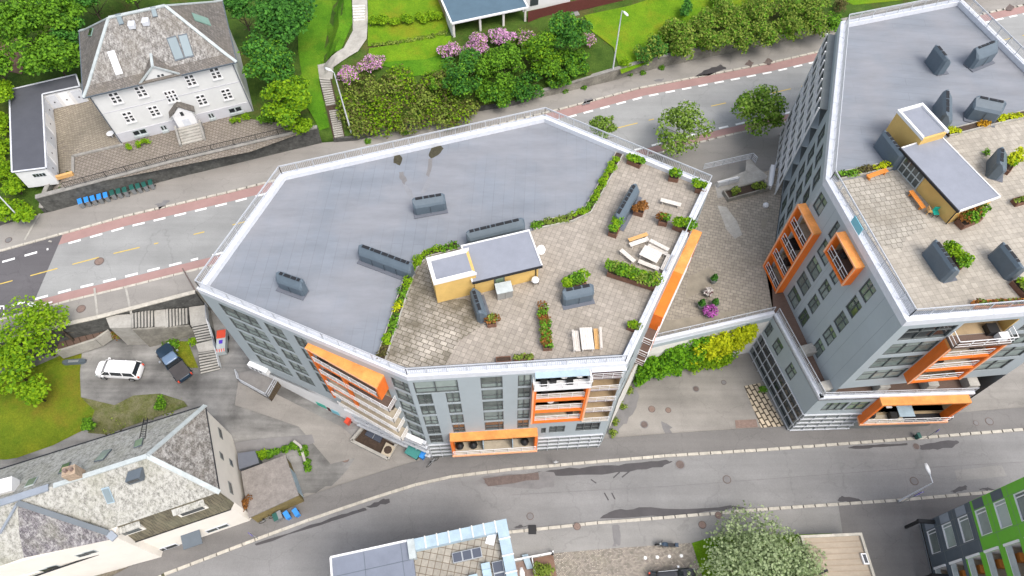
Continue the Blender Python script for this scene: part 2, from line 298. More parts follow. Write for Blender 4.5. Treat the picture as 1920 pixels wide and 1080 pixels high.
def leaves(n, cents, rad, size, flat=0.5, seed=0, squash=1.0):
    """n leaf quads spread over the shells of clumps; returns verts, faces"""
    r = np.random.default_rng(seed); cents = np.array(cents, float); rad = np.array(rad, float); i = r.choice(len(cents), n, p=rad ** 2 / (rad ** 2).sum())
    d = r.normal(size=(n, 3)); d /= np.linalg.norm(d, axis=1)[:, None]; d[:, 2] = np.abs(d[:, 2]) * .9 + d[:, 2] * .1
    p = cents[i] + d * (rad[i] * (0.62 + 0.45 * r.random(n)))[:, None] * np.array([1, 1, squash]); nn = d * (1 - flat) + np.array([0, 0, flat]) + r.normal(size=(n, 3)) * .42
    nn /= np.linalg.norm(nn, axis=1)[:, None]; a = np.cross(nn, r.normal(size=(n, 3))); a /= np.linalg.norm(a, axis=1)[:, None]; b = np.cross(nn, a)
    sz = (size * (0.55 + 0.8 * r.random(n)))[:, None]; a *= sz * .62; b *= sz * .42
    return np.stack([p - a, p - b * 1, p + a, p + b], 1).reshape(-1, 3), n
def leafobj(name, groups, mats, parent=None, kind=None):
    vs = []; mi = []; o_ = ORG.get(parent.name, Vector()) if parent else Vector()
    for k, (v, n) in enumerate(groups): vs.append(v); mi += [k % len(mats)] * n
    v = np.concatenate(vs) - np.array(o_); nf = len(v) // 4; me = bpy.data.meshes.new(name)
    me.vertices.add(len(v)); me.vertices.foreach_set('co', v.astype(np.float32).ravel()); me.loops.add(nf * 4); me.loops.foreach_set('vertex_index', np.arange(nf * 4, dtype=np.int32))
    me.polygons.add(nf); me.polygons.foreach_set('loop_start', np.arange(0, nf * 4, 4, dtype=np.int32)); me.polygons.foreach_set('loop_total', np.full(nf, 4, np.int32))
    for q in mats: me.materials.append(M[q])
    me.polygons.foreach_set('material_index', np.array(mi, np.int32)); me.update(); me.validate()
    o = bpy.data.objects.new(name, me); COL.objects.link(o)
    if parent: o.parent = parent; ORG[o.name] = o_
    if kind: o['kind'] = kind
    return o
def clumps(c, R, n, seed, rr=(.24, .44), zs=.8, low=-.35):
    r = np.random.default_rng(seed); out = []; ra = []
    for _ in range(n):
        d = r.normal(size=3); d /= np.linalg.norm(d); d[2] = max(d[2], low); k = R * r.uniform(.35, .88); out.append((c[0] + d[0] * k, c[1] + d[1] * k, c[2] + d[2] * k * zs)); ra.append(R * r.uniform(*rr))
    return out, ra
SEED = [100]
def tree(name, label, base, H, R, mat, n=2600, size=.34, cat='tree', group=None, lean=(0, 0), nc=16, zs=.8, trunk=.16, mats=None):
    SEED[0] += 1; sd_ = SEED[0]; base = Vector(base); t = thing(name, label, cat, base, 0, group, True); cz = base.z + H - R * zs
    top = Vector((base.x + lean[0], base.y + lean[1], cz)); m = MB(); r = random.Random(sd_)
    m.tube([base - Vector((0, 0, .2)), base + (top - base) * .5 + Vector((r.uniform(-.15, .15), r.uniform(-.15, .15), 0)), top], trunk, 8, r1=trunk * .5)
    for k in range(6):
        a = k * 1.05 + r.random(); q = base + (top - base) * r.uniform(.45, .8); m.tube([q, q + Vector((math.cos(a) * R * .35, math.sin(a) * R * .35, R * .25)), q + Vector((math.cos(a) * R * .7, math.sin(a) * R * .7, R * .45))], trunk * .4, 5, r1=trunk * .1)
    m.build('trunk', 'bark', t, smooth=True); c, ra = clumps(top, R, nc, sd_, zs=zs)
    gs = [leaves(int(n * .75), c, ra, size, seed=sd_), leaves(int(n * .25), c, [x * 1.08 for x in ra], size * .8, seed=sd_ + 500)]
    leafobj('crown', gs, mats or [mat, mat], t); return t
def bush(name, label, base, R, H, mat, n=700, size=.22, cat='bush', group=None, nc=8, mats=None, parent=None):
    SEED[0] += 1; sd_ = SEED[0]; base = Vector(base); t = parent or thing(name, label, cat, base, 0, group, True)
    c, ra = clumps((base.x, base.y, base.z + H * .45), R, nc, sd_, zs=H / (2 * R), rr=(.35, .55), low=-.6); c.append((base.x, base.y, base.z + H * .5)); ra.append(R * .6)
    mm = mats or [mat]; gs = [leaves(n // len(mm), c, ra, size, seed=sd_ + 70 * k, squash=min(1, H / R)) for k in range(len(mm))]
    leafobj('foliage', gs, mm, t); 
    if not parent:
        m = MB()
        for k in range(3): a = k * 2.1; m.tube([base - Vector((0, 0, .05)), base + Vector((math.cos(a) * R * .35, math.sin(a) * R * .35, H * .55))], .04 + R * .01, 5)
        m.build('stem', 'bark', t)
    return t
def strip_leaves(pts, w_, h, n, size, seed, z0=0):
    """clumps along a polyline (hedge, planting row)"""
    c = []; ra = []; r = random.Random(seed); pts = [Vector(p) for p in pts]
    for a, b in zip(pts, pts[1:]):
        k = max(2, int((b - a).length / (w_ * .55)))
        for i in range(k):
            q = a.lerp(b, (i + r.random()) / k); c.append((q.x + r.uniform(-.2, .2) * w_, q.y + r.uniform(-.2, .2) * w_, q.z + z0 + h * r.uniform(.35, .6))); ra.append(w_ * r.uniform(.4, .6))
    return leaves(n, c, ra, size, seed=seed, squash=min(1.2, h / w_ * 1.1))
class Wall:
    def __init__(s, a, b):
        s.a = Vector((a[0], a[1], 0)); d = Vector((b[0], b[1], 0)) - s.a; s.L = d.length; s.d = d.normalized(); s.n = Vector((s.d.y, -s.d.x, 0))
    def p(s, t, z, off=0.0): q = s.a + s.d * t + s.n * off; return Vector((q.x, q.y, z))
    def box(s, mb, s0, s1, z0, z1, o0, o1, mi=0): mb.ob(s.p(s0, z0, o0), s.d * (s1 - s0), s.n * (o1 - o0), (0, 0, z1 - z0), mi)
def facade(mb, W, s0, s1, z0, z1, ops, mi=0, back=1):
    ss = sorted({round(x, 3) for x in [s0, s1] + [v for o in ops for v in o[:2]]}); zs = sorted({round(x, 3) for x in [z0, z1] + [v for o in ops for v in o[2:4]]})
    for i in range(len(ss) - 1):
        for j in range(len(zs) - 1):
            cs, cz = (ss[i] + ss[i + 1]) / 2, (zs[j] + zs[j + 1]) / 2
            if any(o[0] < cs < o[1] and o[2] < cz < o[3] for o in ops): continue
            mb.add([W.p(ss[i], zs[j]), W.p(ss[i + 1], zs[j]), W.p(ss[i + 1], zs[j + 1]), W.p(ss[i], zs[j + 1])], [(0, 1, 2, 3)], mi)
    for o in ops:
        a, b, c, d = o[:4]; dp = -(o[4] if len(o) > 4 else .22); q = [W.p(a, c), W.p(b, c), W.p(b, d), W.p(a, d), W.p(a, c, dp), W.p(b, c, dp), W.p(b, d, dp), W.p(a, d, dp)]
        mb.add(q, [(0, 1, 5, 4), (1, 2, 6, 5), (2, 3, 7, 6), (3, 0, 4, 7)] + ([(4, 5, 6, 7)] if dp < -.5 else []), back if dp < -.5 else mi)
def window(W, s0, s1, z0, z1, par, mull=(.5,), trans=(.36,), frame='dark_frame', pane='pane', fw=.09, dep=.2, name='window'):
    m = MB(); W.box(m, s0, s1, z0, z0 + fw, -dep, -.03); W.box(m, s0, s1, z1 - fw, z1, -dep, -.03); W.box(m, s0, s0 + fw, z0 + fw, z1 - fw, -dep, -.03); W.box(m, s1 - fw, s1, z0 + fw, z1 - fw, -dep, -.03)
    for k in mull: x = s0 + (s1 - s0) * k; W.box(m, x - fw * .45, x + fw * .45, z0 + fw, z1 - fw, -dep, -.05)
    for k in trans: z = z0 + (z1 - z0) * k; W.box(m, s0 + fw, s1 - fw, z - fw * .3, z + fw * .3, -dep + .01, -.07)
    f = m.build(name, frame, par); g = MB(); W.box(g, s0 + fw * .5, s1 - fw * .5, z0 + fw * .5, z1 - fw * .5, -dep + .015, -dep + .05); g.build('pane', pane, f)
    if trans and pane != 'pane_dark' and dep < .3:
        k = trans[0]; x0 = s0 + fw; h0 = z0 + fw; r = random.random(); g = MB(); W.box(g, x0, s1 - fw, h0, z0 + (z1 - z0) * (k if r < .7 else .92), -dep + .052, -dep + .06)
        if r < .82: g.build('blind', 'pane_low' if r < .45 else 'pane_low_b', f)
    return f
def railing(mb, pts, h=1.1, step=.16, post=2.0, r=.028, mid=(), closed=False, mi=0, bal=.022):
    pts = [Vector(p) for p in pts]
    if closed: pts.append(pts[0])
    for a, b in zip(pts, pts[1:]):
        L = (b - a).length; H_ = Vector((0, 0, h)); mb.bar(a + H_, b + H_, r * 2, r * 2, mi)
        mb.bar(a + Vector((0, 0, .1)), b + Vector((0, 0, .1)), r * 1.2, r * 1.2, mi)
        for k in mid: mb.bar(a + H_ * k, b + H_ * k, r * 1.3, r * 1.3, mi)
        n = max(1, round(L / post))
        for i in range(n + 1): q = a.lerp(b, i / n); mb.bar(q, q + H_, r * 1.7, r * 1.7, mi)
        if step:
            n = int(L / step)
            for i in range(1, n): q = a.lerp(b, i / n); mb.bar(q + Vector((0, 0, .1)), q + H_, bal, bal, mi)
def inset(poly, d):
    n = len(poly); out = []
    for i in range(n):
        a, b, c = Vector(poly[i - 1]).to_2d(), Vector(poly[i]).to_2d(), Vector(poly[(i + 1) % n]).to_2d(); u, v = (b - a).normalized(), (c - b).normalized()
        n1, n2 = Vector((-u.y, u.x)), Vector((-v.y, v.x)); k = (n1 + n2); k /= (1 + n1.dot(n2)); q = b + k * d; out.append((q.x, q.y))
    return out
#@@PARTS
grassmat('verge_grass', (0.10, 0.11, 0.03), (0.17, 0.16, 0.09), (0.07, 0.10, 0.02), 1.0)
# ---------------------------------------------------------------- ground, streets, hillside
NZ = 7.0
def sm(a, b, x): t = min(1, max(0, (x - a) / (b - a))); return t * t * (3 - 2 * t)
def yz(x, y): return 3.0 * sm(16, 31, -x) * sm(19, 28, y) + 0.0
def lerpline(pts, x):
    if x <= pts[0][0]: a, b = pts[0], pts[1]
    elif x >= pts[-1][0]: a, b = pts[-2], pts[-1]
    else:
        for a, b in zip(pts, pts[1:]):
            if a[0] <= x <= b[0]: break
    return a[1] + (b[1] - a[1]) * (x - a[0]) / (b[0] - a[0])
WN = [P(x, y, NZ).to_2d() for x, y in [(-300, 505), (0, 425), (90, 400), (330, 335), (600, 270), (667, 265), (740, 247), (847, 218), (960, 200), (1003, 187), (1147, 153), (1227, 130), (1440, 85), (1563, 62), (2100, -62)]]
def hz(x, y):
    t = y - lerpline(WN, x); t = max(t, 0)
    a = 9.6 + max(0, t - 30) * .12; b = 7.7 + .30 * min(t, 11) + .08 * max(0, t - 11); c = 8.7 + .10 * t
    k = sm(-25.5, -23.5, x); z = a * (1 - k) + b * k; k = sm(4, 9, x); z = z * (1 - k) + c * k
    k = sm(-56.5, -53, x); return z * k + (7.6 + .12 * t) * (1 - k)
def drape(name, poly, fn, mat, dz=.03, cuts=6, kind='structure'):
    b = bmesh.new(); vs = [b.verts.new((p.x, p.y, 0)) for p in poly]; b.verts.ensure_lookup_table()
    for t in tessellate_polygon([[Vector((p.x, p.y, 0)) for p in poly]]): b.faces.new([vs[i] for i in t])
    for _ in range(cuts):
        es = [e for e in b.edges if e.calc_length() > 1.6]
        if not es: break
        bmesh.ops.subdivide_edges(b, edges=es, cuts=1); bmesh.ops.triangulate(b, faces=[f for f in b.faces if len(f.verts) > 4])
    bmesh.ops.triangulate(b, faces=b.faces)
    for v in b.verts: v.co.z = fn(v.co.x, v.co.y) + dz
    me = bpy.data.meshes.new(name); b.normal_update()
    for f in b.faces:
        if f.normal.z < 0: f.normal_flip()
    b.to_mesh(me); b.free(); me.materials.append(M[mat]); o = bpy.data.objects.new(name, me); COL.objects.link(o)
    if kind: o['kind'] = kind
    return o
def blob(name, pts, z, mat, jit=.12, seed=1):
    """irregular flat patch"""
    r = random.Random(seed); q = []
    for i, p in enumerate(pts):
        a = P(*p, z); b = P(*pts[(i + 1) % len(pts)], z)
        for k in range(4): s = a.lerp(b, k / 4); q.append(Vector((s.x + r.uniform(-jit, jit), s.y + r.uniform(-jit, jit), z)))
    return struct(name, q, mat)
struct('ground', [(-900, -900, -.10), (900, -900, -.10), (900, 900, -.10), (-900, 900, -.10)], 'rough_ground')
def grid(name, xs, ts, fx, fz, mat):
    v = []; f = []
    for x in xs:
        for t in ts: y = fx(x, t); v.append((x, y, fz(x, y)))
    n = len(ts)
    for i in range(len(xs) - 1):
        for j in range(n - 1): f.append((i * n + j, (i + 1) * n + j, (i + 1) * n + j + 1, i * n + j + 1))
    m = MB(); m.add(v, f); return m.build(name, mat, kind='structure', fix=False, smooth=True)
hx = [-260 + 6 * i for i in range(32)] + [-68 + 1.2 * i for i in range(75)] + [24 + 6 * i for i in range(35)]
grid('hillside', hx, [.2, .3, .8, 1.5, 2.5, 4, 6, 8, 10, 11, 12.5, 15, 19, 24, 30, 34, 40, 50, 70, 110, 200], lambda x, t: lerpline(WN, x) + t, lambda x, y: 6.9 if y - lerpline(WN, x) < .25 else hz(x, y), 'scrub_ground')
# north level: a solid bank the street lies on
SE_ = [P(x, y, NZ).to_2d() for x, y in [(-300, 715), (0, 640), (127, 607), (183, 595), (367, 547)]]
eb = [tuple(p) for p in SE_] + [(-24, 40), (-15, 44), (2, 49.5), (17, 44.5), (28.5, 42.2), (31, 52), (35, 62.5), (50, 66.5), (120, 92), (260, 140)]
nb = [(WN[-1][0] + 150, WN[-1][1] + 60)] + [(p[0], p[1] + .6) for p in reversed(WN)] 
m = MB(); m.prism(eb + nb, -1, NZ - .02); m.build('street_bank', 'concrete_old', kind='structure')
K1 = [P(x, y, NZ) for x, y in [(-300, 555), (0, 473), (90, 448), (233, 408), (427, 363), (700, 294), (1050, 207), (1200, 167), (1293, 149), (1440, 121), (1543, 97), (1870, 22), (2300, -70)]]
K2 = [P(x, y, NZ) for x, y in [(-300, 675), (0, 598), (133, 562), (233, 538), (373, 503), (800, 400), (1343, 258), (1500, 222), (1900, 130), (2300, 40)]]
def off(line, d):
    out = []
    for i, p in enumerate(line):
        a, b = line[max(i - 1, 0)], line[min(i + 1, len(line) - 1)]; u = (b - a).normalized(); out.append(Vector((p.x - u.y * d, p.y + u.x * d, p.z)))
    return out
def band(name, l1, l2, z, mat): return struct(name, [Vector((p.x, p.y, z)) for p in l1] + [Vector((p.x, p.y, z)) for p in reversed(l2)], mat)
def frac(line, x):
    if x <= line[0].x: return line[0].copy()
    for a, b in zip(line, line[1:]):
        if a.x <= x <= b.x: return a.lerp(b, (x - a.x) / (b.x - a.x))
    return line[-1]
def cut(line, x0, x1): return [frac(line, x0)] + [p for p in line if x0 < p.x < x1] + [frac(line, x1)]
band('north_street', K2, K1, NZ, 'asphalt_north')
xd = P(92, 500, NZ).x
band('north_street_new_asphalt', cut(K2, -100, xd), cut(K1, -100, xd), NZ + .008, 'asphalt_dark')
band('bicycle_lane', cut(off(K1, -1.35), xd, 160), cut(K1, xd, 160), NZ + .008, 'bike_red'); band('bicycle_lane', cut(K2, xd, 160), cut(off(K2, 1.15), xd, 160), NZ + .008, 'bike_red')
def dashes(name, line, L, gap, w_, z, mat, x0, x1, ph=0):
    m = MB(); d = ph
    for a, b in zip(line, line[1:]):
        ln = (b - a).length; u = (b - a).normalized(); n = Vector((-u.y, u.x, 0)) * w_ / 2
        while d < ln:
            p, q = a + u * d, a + u * min(d + L, ln); d += L + gap
            if x0 < p.x < x1: m.add([(v.x, v.y, z) for v in (p - n, q - n, q + n, p + n)], [(0, 1, 2, 3)])
        d -= ln
    return m.build(name, mat, kind='structure', fix=False)
dashes('lane_marking_white', off(K1, -1.55), 1.35, 1.05, .28, NZ + .014, 'white_line', -70, 140); dashes('lane_marking_white', off(K2, 1.4), 1.35, 1.05, .28, NZ + .014, 'white_line', -70, 140)
mid = [(frac(K1, x) + frac(K2, x - 2.5)) / 2 for x in range(-85, 130, 5)]
dashes('centre_marking_yellow', mid, 2.9, 1.6, .14, NZ + .014, 'yellow_line', -70, 140, 1.3)
m = MB()
for pts in ([(0, 573), (8, 573), (8, 592), (6, 592), (6, 575), (0, 575)],): m.sheet([P(*p, NZ + .014) for p in pts])
for a, b in [((52, 569), (62, 575)), ((56, 566), (68, 571)), ((75, 573), (98, 566)), ((82, 578), (97, 573)), ((53, 583), (64, 577)), ((62, 580), (72, 573))]: m.bar(P(*a, NZ + .016), P(*b, NZ + .016), .2, .006)
m.build('bicycle_symbol', 'white_line', kind='structure')
def kerb(name, line, w_, z0, z1, side=1, mat='kerb_stone', lab=None):
    m = MB(); o = off(line, w_ * side)
    for i in range(len(line) - 1):
        a, b, c, d = line[i], line[i + 1], o[i + 1], o[i]; L = (b - a).length; n = max(1, int(L / 1.2)) if L < 60 else 8
        for k in range(n):
            t0, t1 = k / n, (k + 1) / n - .012 / max(L / n, .1); q = [a.lerp(b, t0), a.lerp(b, t1), d.lerp(c, t1), d.lerp(c, t0)]
            m.hexa([(p.x, p.y, z0) for p in q] + [(p.x, p.y, z1) for p in q])
    return m.build(name, mat, kind='structure')
kerb('kerb', K1, .28, NZ - .1, NZ + .13); kerb('kerb', K2, .28, NZ - .1, NZ + .13, -1)
band('north_pavement', off(K1, .28), [Vector((p[0], p[1] + .1, 0)) for p in WN] + [Vector((WN[-1][0] + 160, WN[-1][1] + 60, 0))], NZ + .12, 'pavement_north')
m = MB(); lo = off(K2, -.28); m.sheet([Vector((p.x, p.y, NZ + .12)) for p in lo] + [Vector((p[0], p[1], NZ + .12)) for p in reversed(eb)]); m.build('north_pavement_building_side', 'pavement_north', kind='structure', fix=False)
for k, (pts, mt) in enumerate([([(1300, 145), (1320, 132), (1350, 122), (1362, 128), (1340, 138)], 'wet'), ([(1098, 186), (1112, 184), (1108, 192), (1092, 197)], 'damp'), ([(1222, 150), (1245, 147), (1240, 153)], 'damp'), ([(290, 384), (315, 374), (318, 378), (298, 392)], 'damp')]): blob('damp_patch', pts, NZ + .13, mt, .15, k)
for k, p in enumerate([(1404, 119), (1440, 115), (1893, 14)]): blob('leaf_litter', [(p[0] - 9, p[1] + 3), (p[0], p[1] - 7), (p[0] + 9, p[1] - 1), (p[0] + 4, p[1] + 6)], NZ + .134, 'rust_dark', .1, k)
# south street
K3 = [Vector((-120, -40, 0)), Vector((-60, -4, 0))] + [P(x, y, 0) for x, y in [(310, 1080), (480, 1015), (580, 978), (647, 955), (713, 933), (780, 912), (847, 897), (960, 883), (1120, 869), (1247, 858), (1440, 846), (1680, 828), (1920, 808)]] + [Vector((120, 30.5, 0)), Vector((260, 41, 0))]
K4 = off([p for p in K3 if p.x < -5], -6.0) + [P(x, y, 0) for x, y in [(960, 995), (1120, 978), (1200, 972), (1440, 952), (1680, 936), (1863, 920)]] + [Vector((120, 25, 0)), Vector((260, 35.5, 0))]
struct('forecourt', [(-22, 14, .02), (-5, 15, .02), (70, 20, .02), (70, 40, .02), (12, 40, .02), (-14, 30, .02), (-24, 24, .02)], 'forecourt')
band('south_street', K4, K3, .04, 'asphalt_south'); kerb('kerb', K3, .30, -.05, .16); kerb('kerb', K4, .30, -.05, .16, -1)
band('south_street_pavement', off(K3, .3), off(K3, 2.6), .145, 'pavement_south'); 
struct('south_ground', [Vector((p.x, p.y, .13)) for p in off(K4, -.3)] + [Vector((260, -200, .13)), Vector((-200, -200, .13)), Vector((-125, -46, .13))], 'pavement_south_b')
struct('side_street', [P(x, y, .145) for x, y in [(1572, 946), (1850, 927), (1990, 915), (1760, 1090), (1745, 1300), (1660, 1300), (1640, 1085), (1608, 1000), (1580, 1000)]], 'pavement_south')
struct('cobbled_yard', [P(x, y, .15) for x, y in [(1000, 1048), (1040, 1037), (1150, 1028), (1297, 1018), (1330, 1100), (1360, 1200), (1040, 1200)]], 'cobbles')
struct('garden_lawn_south', [P(x, y, .16) for x, y in [(1297, 1018), (1330, 1008), (1380, 1005), (1560, 1000), (1600, 1200), (1355, 1200)]], 'grass_lime')
for k, pts in enumerate([[(1000, 886), (1045, 880), (1130, 874), (1190, 869), (1250, 863), (1262, 866), (1240, 876), (1180, 884), (1130, 889), (1050, 892), (1005, 893)], [(905, 893), (960, 889), (1040, 884), (1040, 912), (1000, 918), (930, 912), (895, 903)], [(1126, 971), (1150, 957), (1200, 952), (1280, 953), (1370, 949), (1400, 952), (1340, 958), (1270, 965), (1180, 972)], [(686, 950), (715, 937), (731, 935), (730, 942), (700, 952)], [(1715, 838), (1740, 830), (1790, 825), (1798, 829), (1785, 839), (1750, 843), (1720, 842)], [(1570, 939), (1578, 931), (1605, 933), (1618, 938), (1590, 942)], [(1783, 923), (1800, 913), (1812, 911), (1813, 919), (1795, 924)], [(1590, 838), (1640, 833), (1700, 832), (1700, 835), (1640, 839), (1592, 841)], [(640, 964), (680, 952), (690, 956), (600, 985), (480, 1022), (478, 1018), (560, 992)], [(963, 989), (975, 985), (990, 986), (970, 991)], [(1835, 917), (1850, 914), (1863, 917), (1850, 920)]]):
    blob('wet_patch', pts, .046 + .004 * k, 'wet' if k != 1 else 'damp', .10, 30 + k)
blob('dug_patch', [(905, 898), (1008, 886), (1012, 899), (915, 911)], .100, 'rust_dark', .08, 5); blob('tar_patch', [(1148, 988), (1158, 980), (1162, 990), (1165, 1020), (1158, 1022), (1150, 1025)], .15, 'damp', .12, 9)
blob('light_patch', [(1790, 882), (1878, 872), (1888, 893), (1795, 902)], .047, 'pavement_south_b', .03, 3)
for k, (a, b) in enumerate([((1108, 899), (1118, 906)), ((1150, 896), (1162, 885)), ((1166, 895), (1180, 884)), ((1133, 924), (1141, 938)), ((1147, 924), (1153, 936)), ((560, 560), (560, 560))][:5]):
    m = MB(); m.bar(P(*a, .052), P(*b, .052), .13, .006); m.build('tar_seam', 'wet', kind='structure')
m = MB(); c_ = [P(x, y, .05) for x, y in [(960, 928), (1100, 920), (1250, 912), (1440, 898), (1680, 880), (1920, 866)]]
for a, b in zip(c_, c_[1:]): m.bar(a, b, .06, .006)
m.build('tar_seam', 'damp', kind='structure')
struct('brick_patch', [P(x, y, .05) for x, y in [(1378, 788), (1418, 786), (1421, 801), (1380, 803)]], 'rust'); struct('brick_patch', [P(x, y, .05) for x, y in [(663, 912), (703, 903), (708, 915), (666, 928)]], 'rust')
struct('forecourt_slabs', [P(x, y, .06) for x, y in [(1395, 724), (1425, 718), (1470, 798), (1474, 806), (1430, 809)]], 'rough_slabs')
for k, pts in enumerate([[(1135, 770), (1180, 720), (1200, 735), (1190, 775), (1165, 808), (1130, 812)], [(1240, 790), (1262, 800), (1250, 825)]]): blob('mossy_stain', pts, .034, 'damp', .3, 60 + k)
# yard in the west
grid('yard', [-130 + 4 * i for i in range(18)] + [-58 + 1.5 * i for i in range(31)], [0, .1, .2, .3, .4, .5, .6, .7, .8, .9, 1], lambda x, t: 12 + t * (max(lerpline([tuple(p) for p in SE_] + [(-24, 40)], x), 34) - 12 if x < -24 else (34 - 12)), yz, 'yard')
GY = lambda px, py: PF(px, py, yz)
drape('yard_lawn', [GY(x, y) for x, y in [(-300, 780), (0, 700), (60, 690), (110, 668), (155, 650), (150, 700), (152, 745), (178, 770), (170, 800), (100, 835), (0, 870), (-300, 960)]], yz, 'grass_olive', .03)
drape('rough_verge', [GY(x, y) for x, y in [(152, 745), (215, 760), (250, 742), (300, 738), (345, 752), (352, 762), (300, 780), (200, 815), (165, 812), (178, 770)]], yz, 'verge_grass', .05)
drape('rough_verge', [GY(x, y) for x, y in [(330, 640), (352, 640), (372, 690), (352, 690), (330, 662)]], yz, 'grass_olive', .04)
drape('tarmac_patch', [GY(x, y) for x, y in [(445, 850), (440, 830), (500, 822), (585, 815), (590, 830), (540, 850)]], yz, 'damp', .05)
drape('tarmac_yard_edge', [GY(x, y) for x, y in [(440, 760), (450, 700), (520, 740), (640, 800), (700, 850), (620, 870), (560, 800)]], yz, 'forecourt', .03)
# hillside overlays
GH = lambda px, py: PF(px, py, hz)
def dr(name, pts, mat, dz): drape(name, [GH(*p) for p in pts], hz, mat, dz)
dr('lawn', [(555, -30), (655, -30), (663, 40), (640, 95), (598, 125), (600, 160), (618, 240), (600, 246), (575, 200), (560, 100)], 'grass', .14)
dr('lawn', [(690, -30), (800, -30), (835, 10), (840, 60), (830, 75), (690, 88)], 'grass_lime', .11); dr('lawn', [(692, 92), (845, 68), (850, 95), (800, 112), (690, 120)], 'grass_lime', .12)
dr('lawn', [(1095, 30), (1180, 12), (1290, -25), (1560, -60), (1500, -10), (1260, 60), (1215, 120), (1165, 140), (1150, 90), (1110, 60)], 'grass_lime', .12)
dr('lawn', [(0, -60), (0, 300), (-60, 300), (-60, -60)], 'grass', .05); dr('lawn', [(1560, -10), (1700, -60), (1700, 0), (1600, 10)], 'grass_lime', .05)
dr('lawn', [(692, 118), (800, 112), (845, 96), (835, 135), (770, 145), (735, 160), (740, 130)], 'grass', .1)
dr('dirt_ground', [(0, 90), (30, 70), (48, 95), (42, 140), (15, 135)], 'terracotta_dirt', .08)
dr('garden_path', [(660, -40), (688, -40), (690, 40), (688, 75), (672, 98), (640, 118), (626, 128), (624, 150), (600, 152), (596, 124), (622, 108), (645, 92), (662, 60)], 'concrete', .2)
dr('gravel_path', [(802, -30), (832, -30), (830, 12), (808, 18)], 'gravel', .1)
dr('house_yard', [(60, 215), (150, 190), (480, 225), (600, 250), (470, 285), (135, 352), (100, 360)], 'yard_pavers', .04)
dr('car_court', [(95, 225), (120, 175), (180, 178), (235, 272), (135, 292), (138, 322), (100, 330)], 'court_pavers', .07)
# ---------------------------------------------------------------- helpers for the two apartment buildings
def hood(par, a, b, zb, h=1.75, wd=.95, slots=True, flip=1, seed=0):
    """vent hood: slot line from a to b (x, y at the top), base at zb"""
    a = Vector((a.x, a.y, zb)); b = Vector((b.x, b.y, zb)); u = (b - a).normalized(); n = Vector((u.y, -u.x, 0)) * flip; L = (b - a).length; m = MB()
    e = .22; prof = [(-.30, 0), (-.30, h * .86), (-.14, h), (.02, h), (wd * .62, h * .72), (wd * .8, h * .6), (wd * .8, 0)]
    secs = []
    for t, k in ((-e, .55), (0, 1), (L, 1), (L + e, .55)):
        c = .25; secs.append([a + u * t + n * (c + (x - c) * (1 if k == 1 else .6)) + Vector((0, 0, z * (1 if k == 1 else .96))) for x, z in prof])
    m.loft(secs); o = m.build('roof_vent', 'hood_blue', par)
    s = MB(); ba = a - u * (e + .05) - n * .12; s.ob(ba, u * (L + 2 * e + .1), n * (wd * .8 + .45), (0, 0, .07)); s.build('upstand', 'dark_roof', par); s = MB(); r = random.Random(seed); x = .12
    while x < L - .3:
        w_ = r.uniform(.25, .75); w_ = min(w_, L - .1 - x); q = a + u * x; s.ob(q - n * .13 + Vector((0, 0, h - .02)), u * w_, n * .28, (0, 0, .045)); x += w_ + r.uniform(.05, .14)
    s.build('slot', 'slot_black', o)
    for k in range(1, int(L / 1.0)): c = MB(); q = a + u * k * (L / int(L / 1.0)); c.ob(q + n * (wd * .8 + .05) + Vector((0, 0, .02)), u * .03, n * .015, (0, 0, h * .55)); c.build('seam', 'slot_black', o)
    return o
def parapet(poly, z0, z1, w_, par, label=None):
    m = MB(); ins = inset(poly, w_); n = len(poly)
    for i in range(n):
        a, b, c, d = poly[i], poly[(i + 1) % n], ins[(i + 1) % n], ins[i]; m.hexa([(*a, z0), (*b, z0), (*c, z0), (*d, z0), (*a, z1), (*b, z1), (*c, z1), (*d, z1)])
    o = m.build('parapet_cap', 'white_metal', par)
    j = MB()
    for i in range(n):
        a, b, c, d = [Vector((*q, z1)) for q in (poly[i], poly[(i + 1) % n], ins[(i + 1) % n], ins[i])]; k = int((b - a).length / 2.4)
        for q in range(1, k): j.bar(a.lerp(b, q / k) + Vector((0, 0, .006)), d.lerp(c, q / k) + Vector((0, 0, .006)), .025, .012)
    j.build('cap_joint', 'cladding', o); return o
# ================================================================ BUILDING A (middle)
ZA, ZAR = 21.0, 20.5
A = {k: P(*p, ZA).to_2d() for k, p in dict(W=(368, 541), S=(762, 707), SE=(1176, 682), NE=(1335, 343), N=(1022, 214), NW=(526, 324)).items()}
pa = [tuple(A[k]) for k in ('W', 'S', 'SE', 'NE', 'N', 'NW')]
bA = thing('apartment_building', 'grey apartment block with flat blue-grey roof and roof terrace, middle of the picture', 'apartment building', (-4, 36, 0), 0, 'grey and orange apartment blocks', True)
m = MB(); ip = inset(pa, .55); m.prism(ip, ZAR - .4, ZAR - .03); roofA = m.build('roof', 'roof_membrane', bA)
parapet(pa, ZA - .75, ZA, .60, bA)
m = MB(); ri = inset(pa, .22); railing(m, [(*q, ZA) for q in ri], 1.15, .17, 1.6, .03, mid=(.9,), closed=True); m.build('roof_railing', 'rail_metal', bA)
TA = [P(x, y, ZAR + .02) for x, y in [(722, 676), (741, 620), (778, 505), (802, 481), (860, 466), (1000, 432), (1074, 416), (1108, 400), (1168, 292), (1331, 349), (1166, 664), (764, 689)]]
m = MB(); m.sheet(TA); m.build('roof_terrace', 'terrace_tiles', bA, fix=False)
m = MB(); m.sheet([P(x, y, ZAR + .026) for x, y in [(724, 675), (743, 622), (779, 508), (803, 484), (822, 560), (872, 560), (900, 575), (905, 610), (860, 640), (835, 684), (764, 688)]]); m.build('worn_terrace_paving', 'worn_tiles', bA, fix=False)
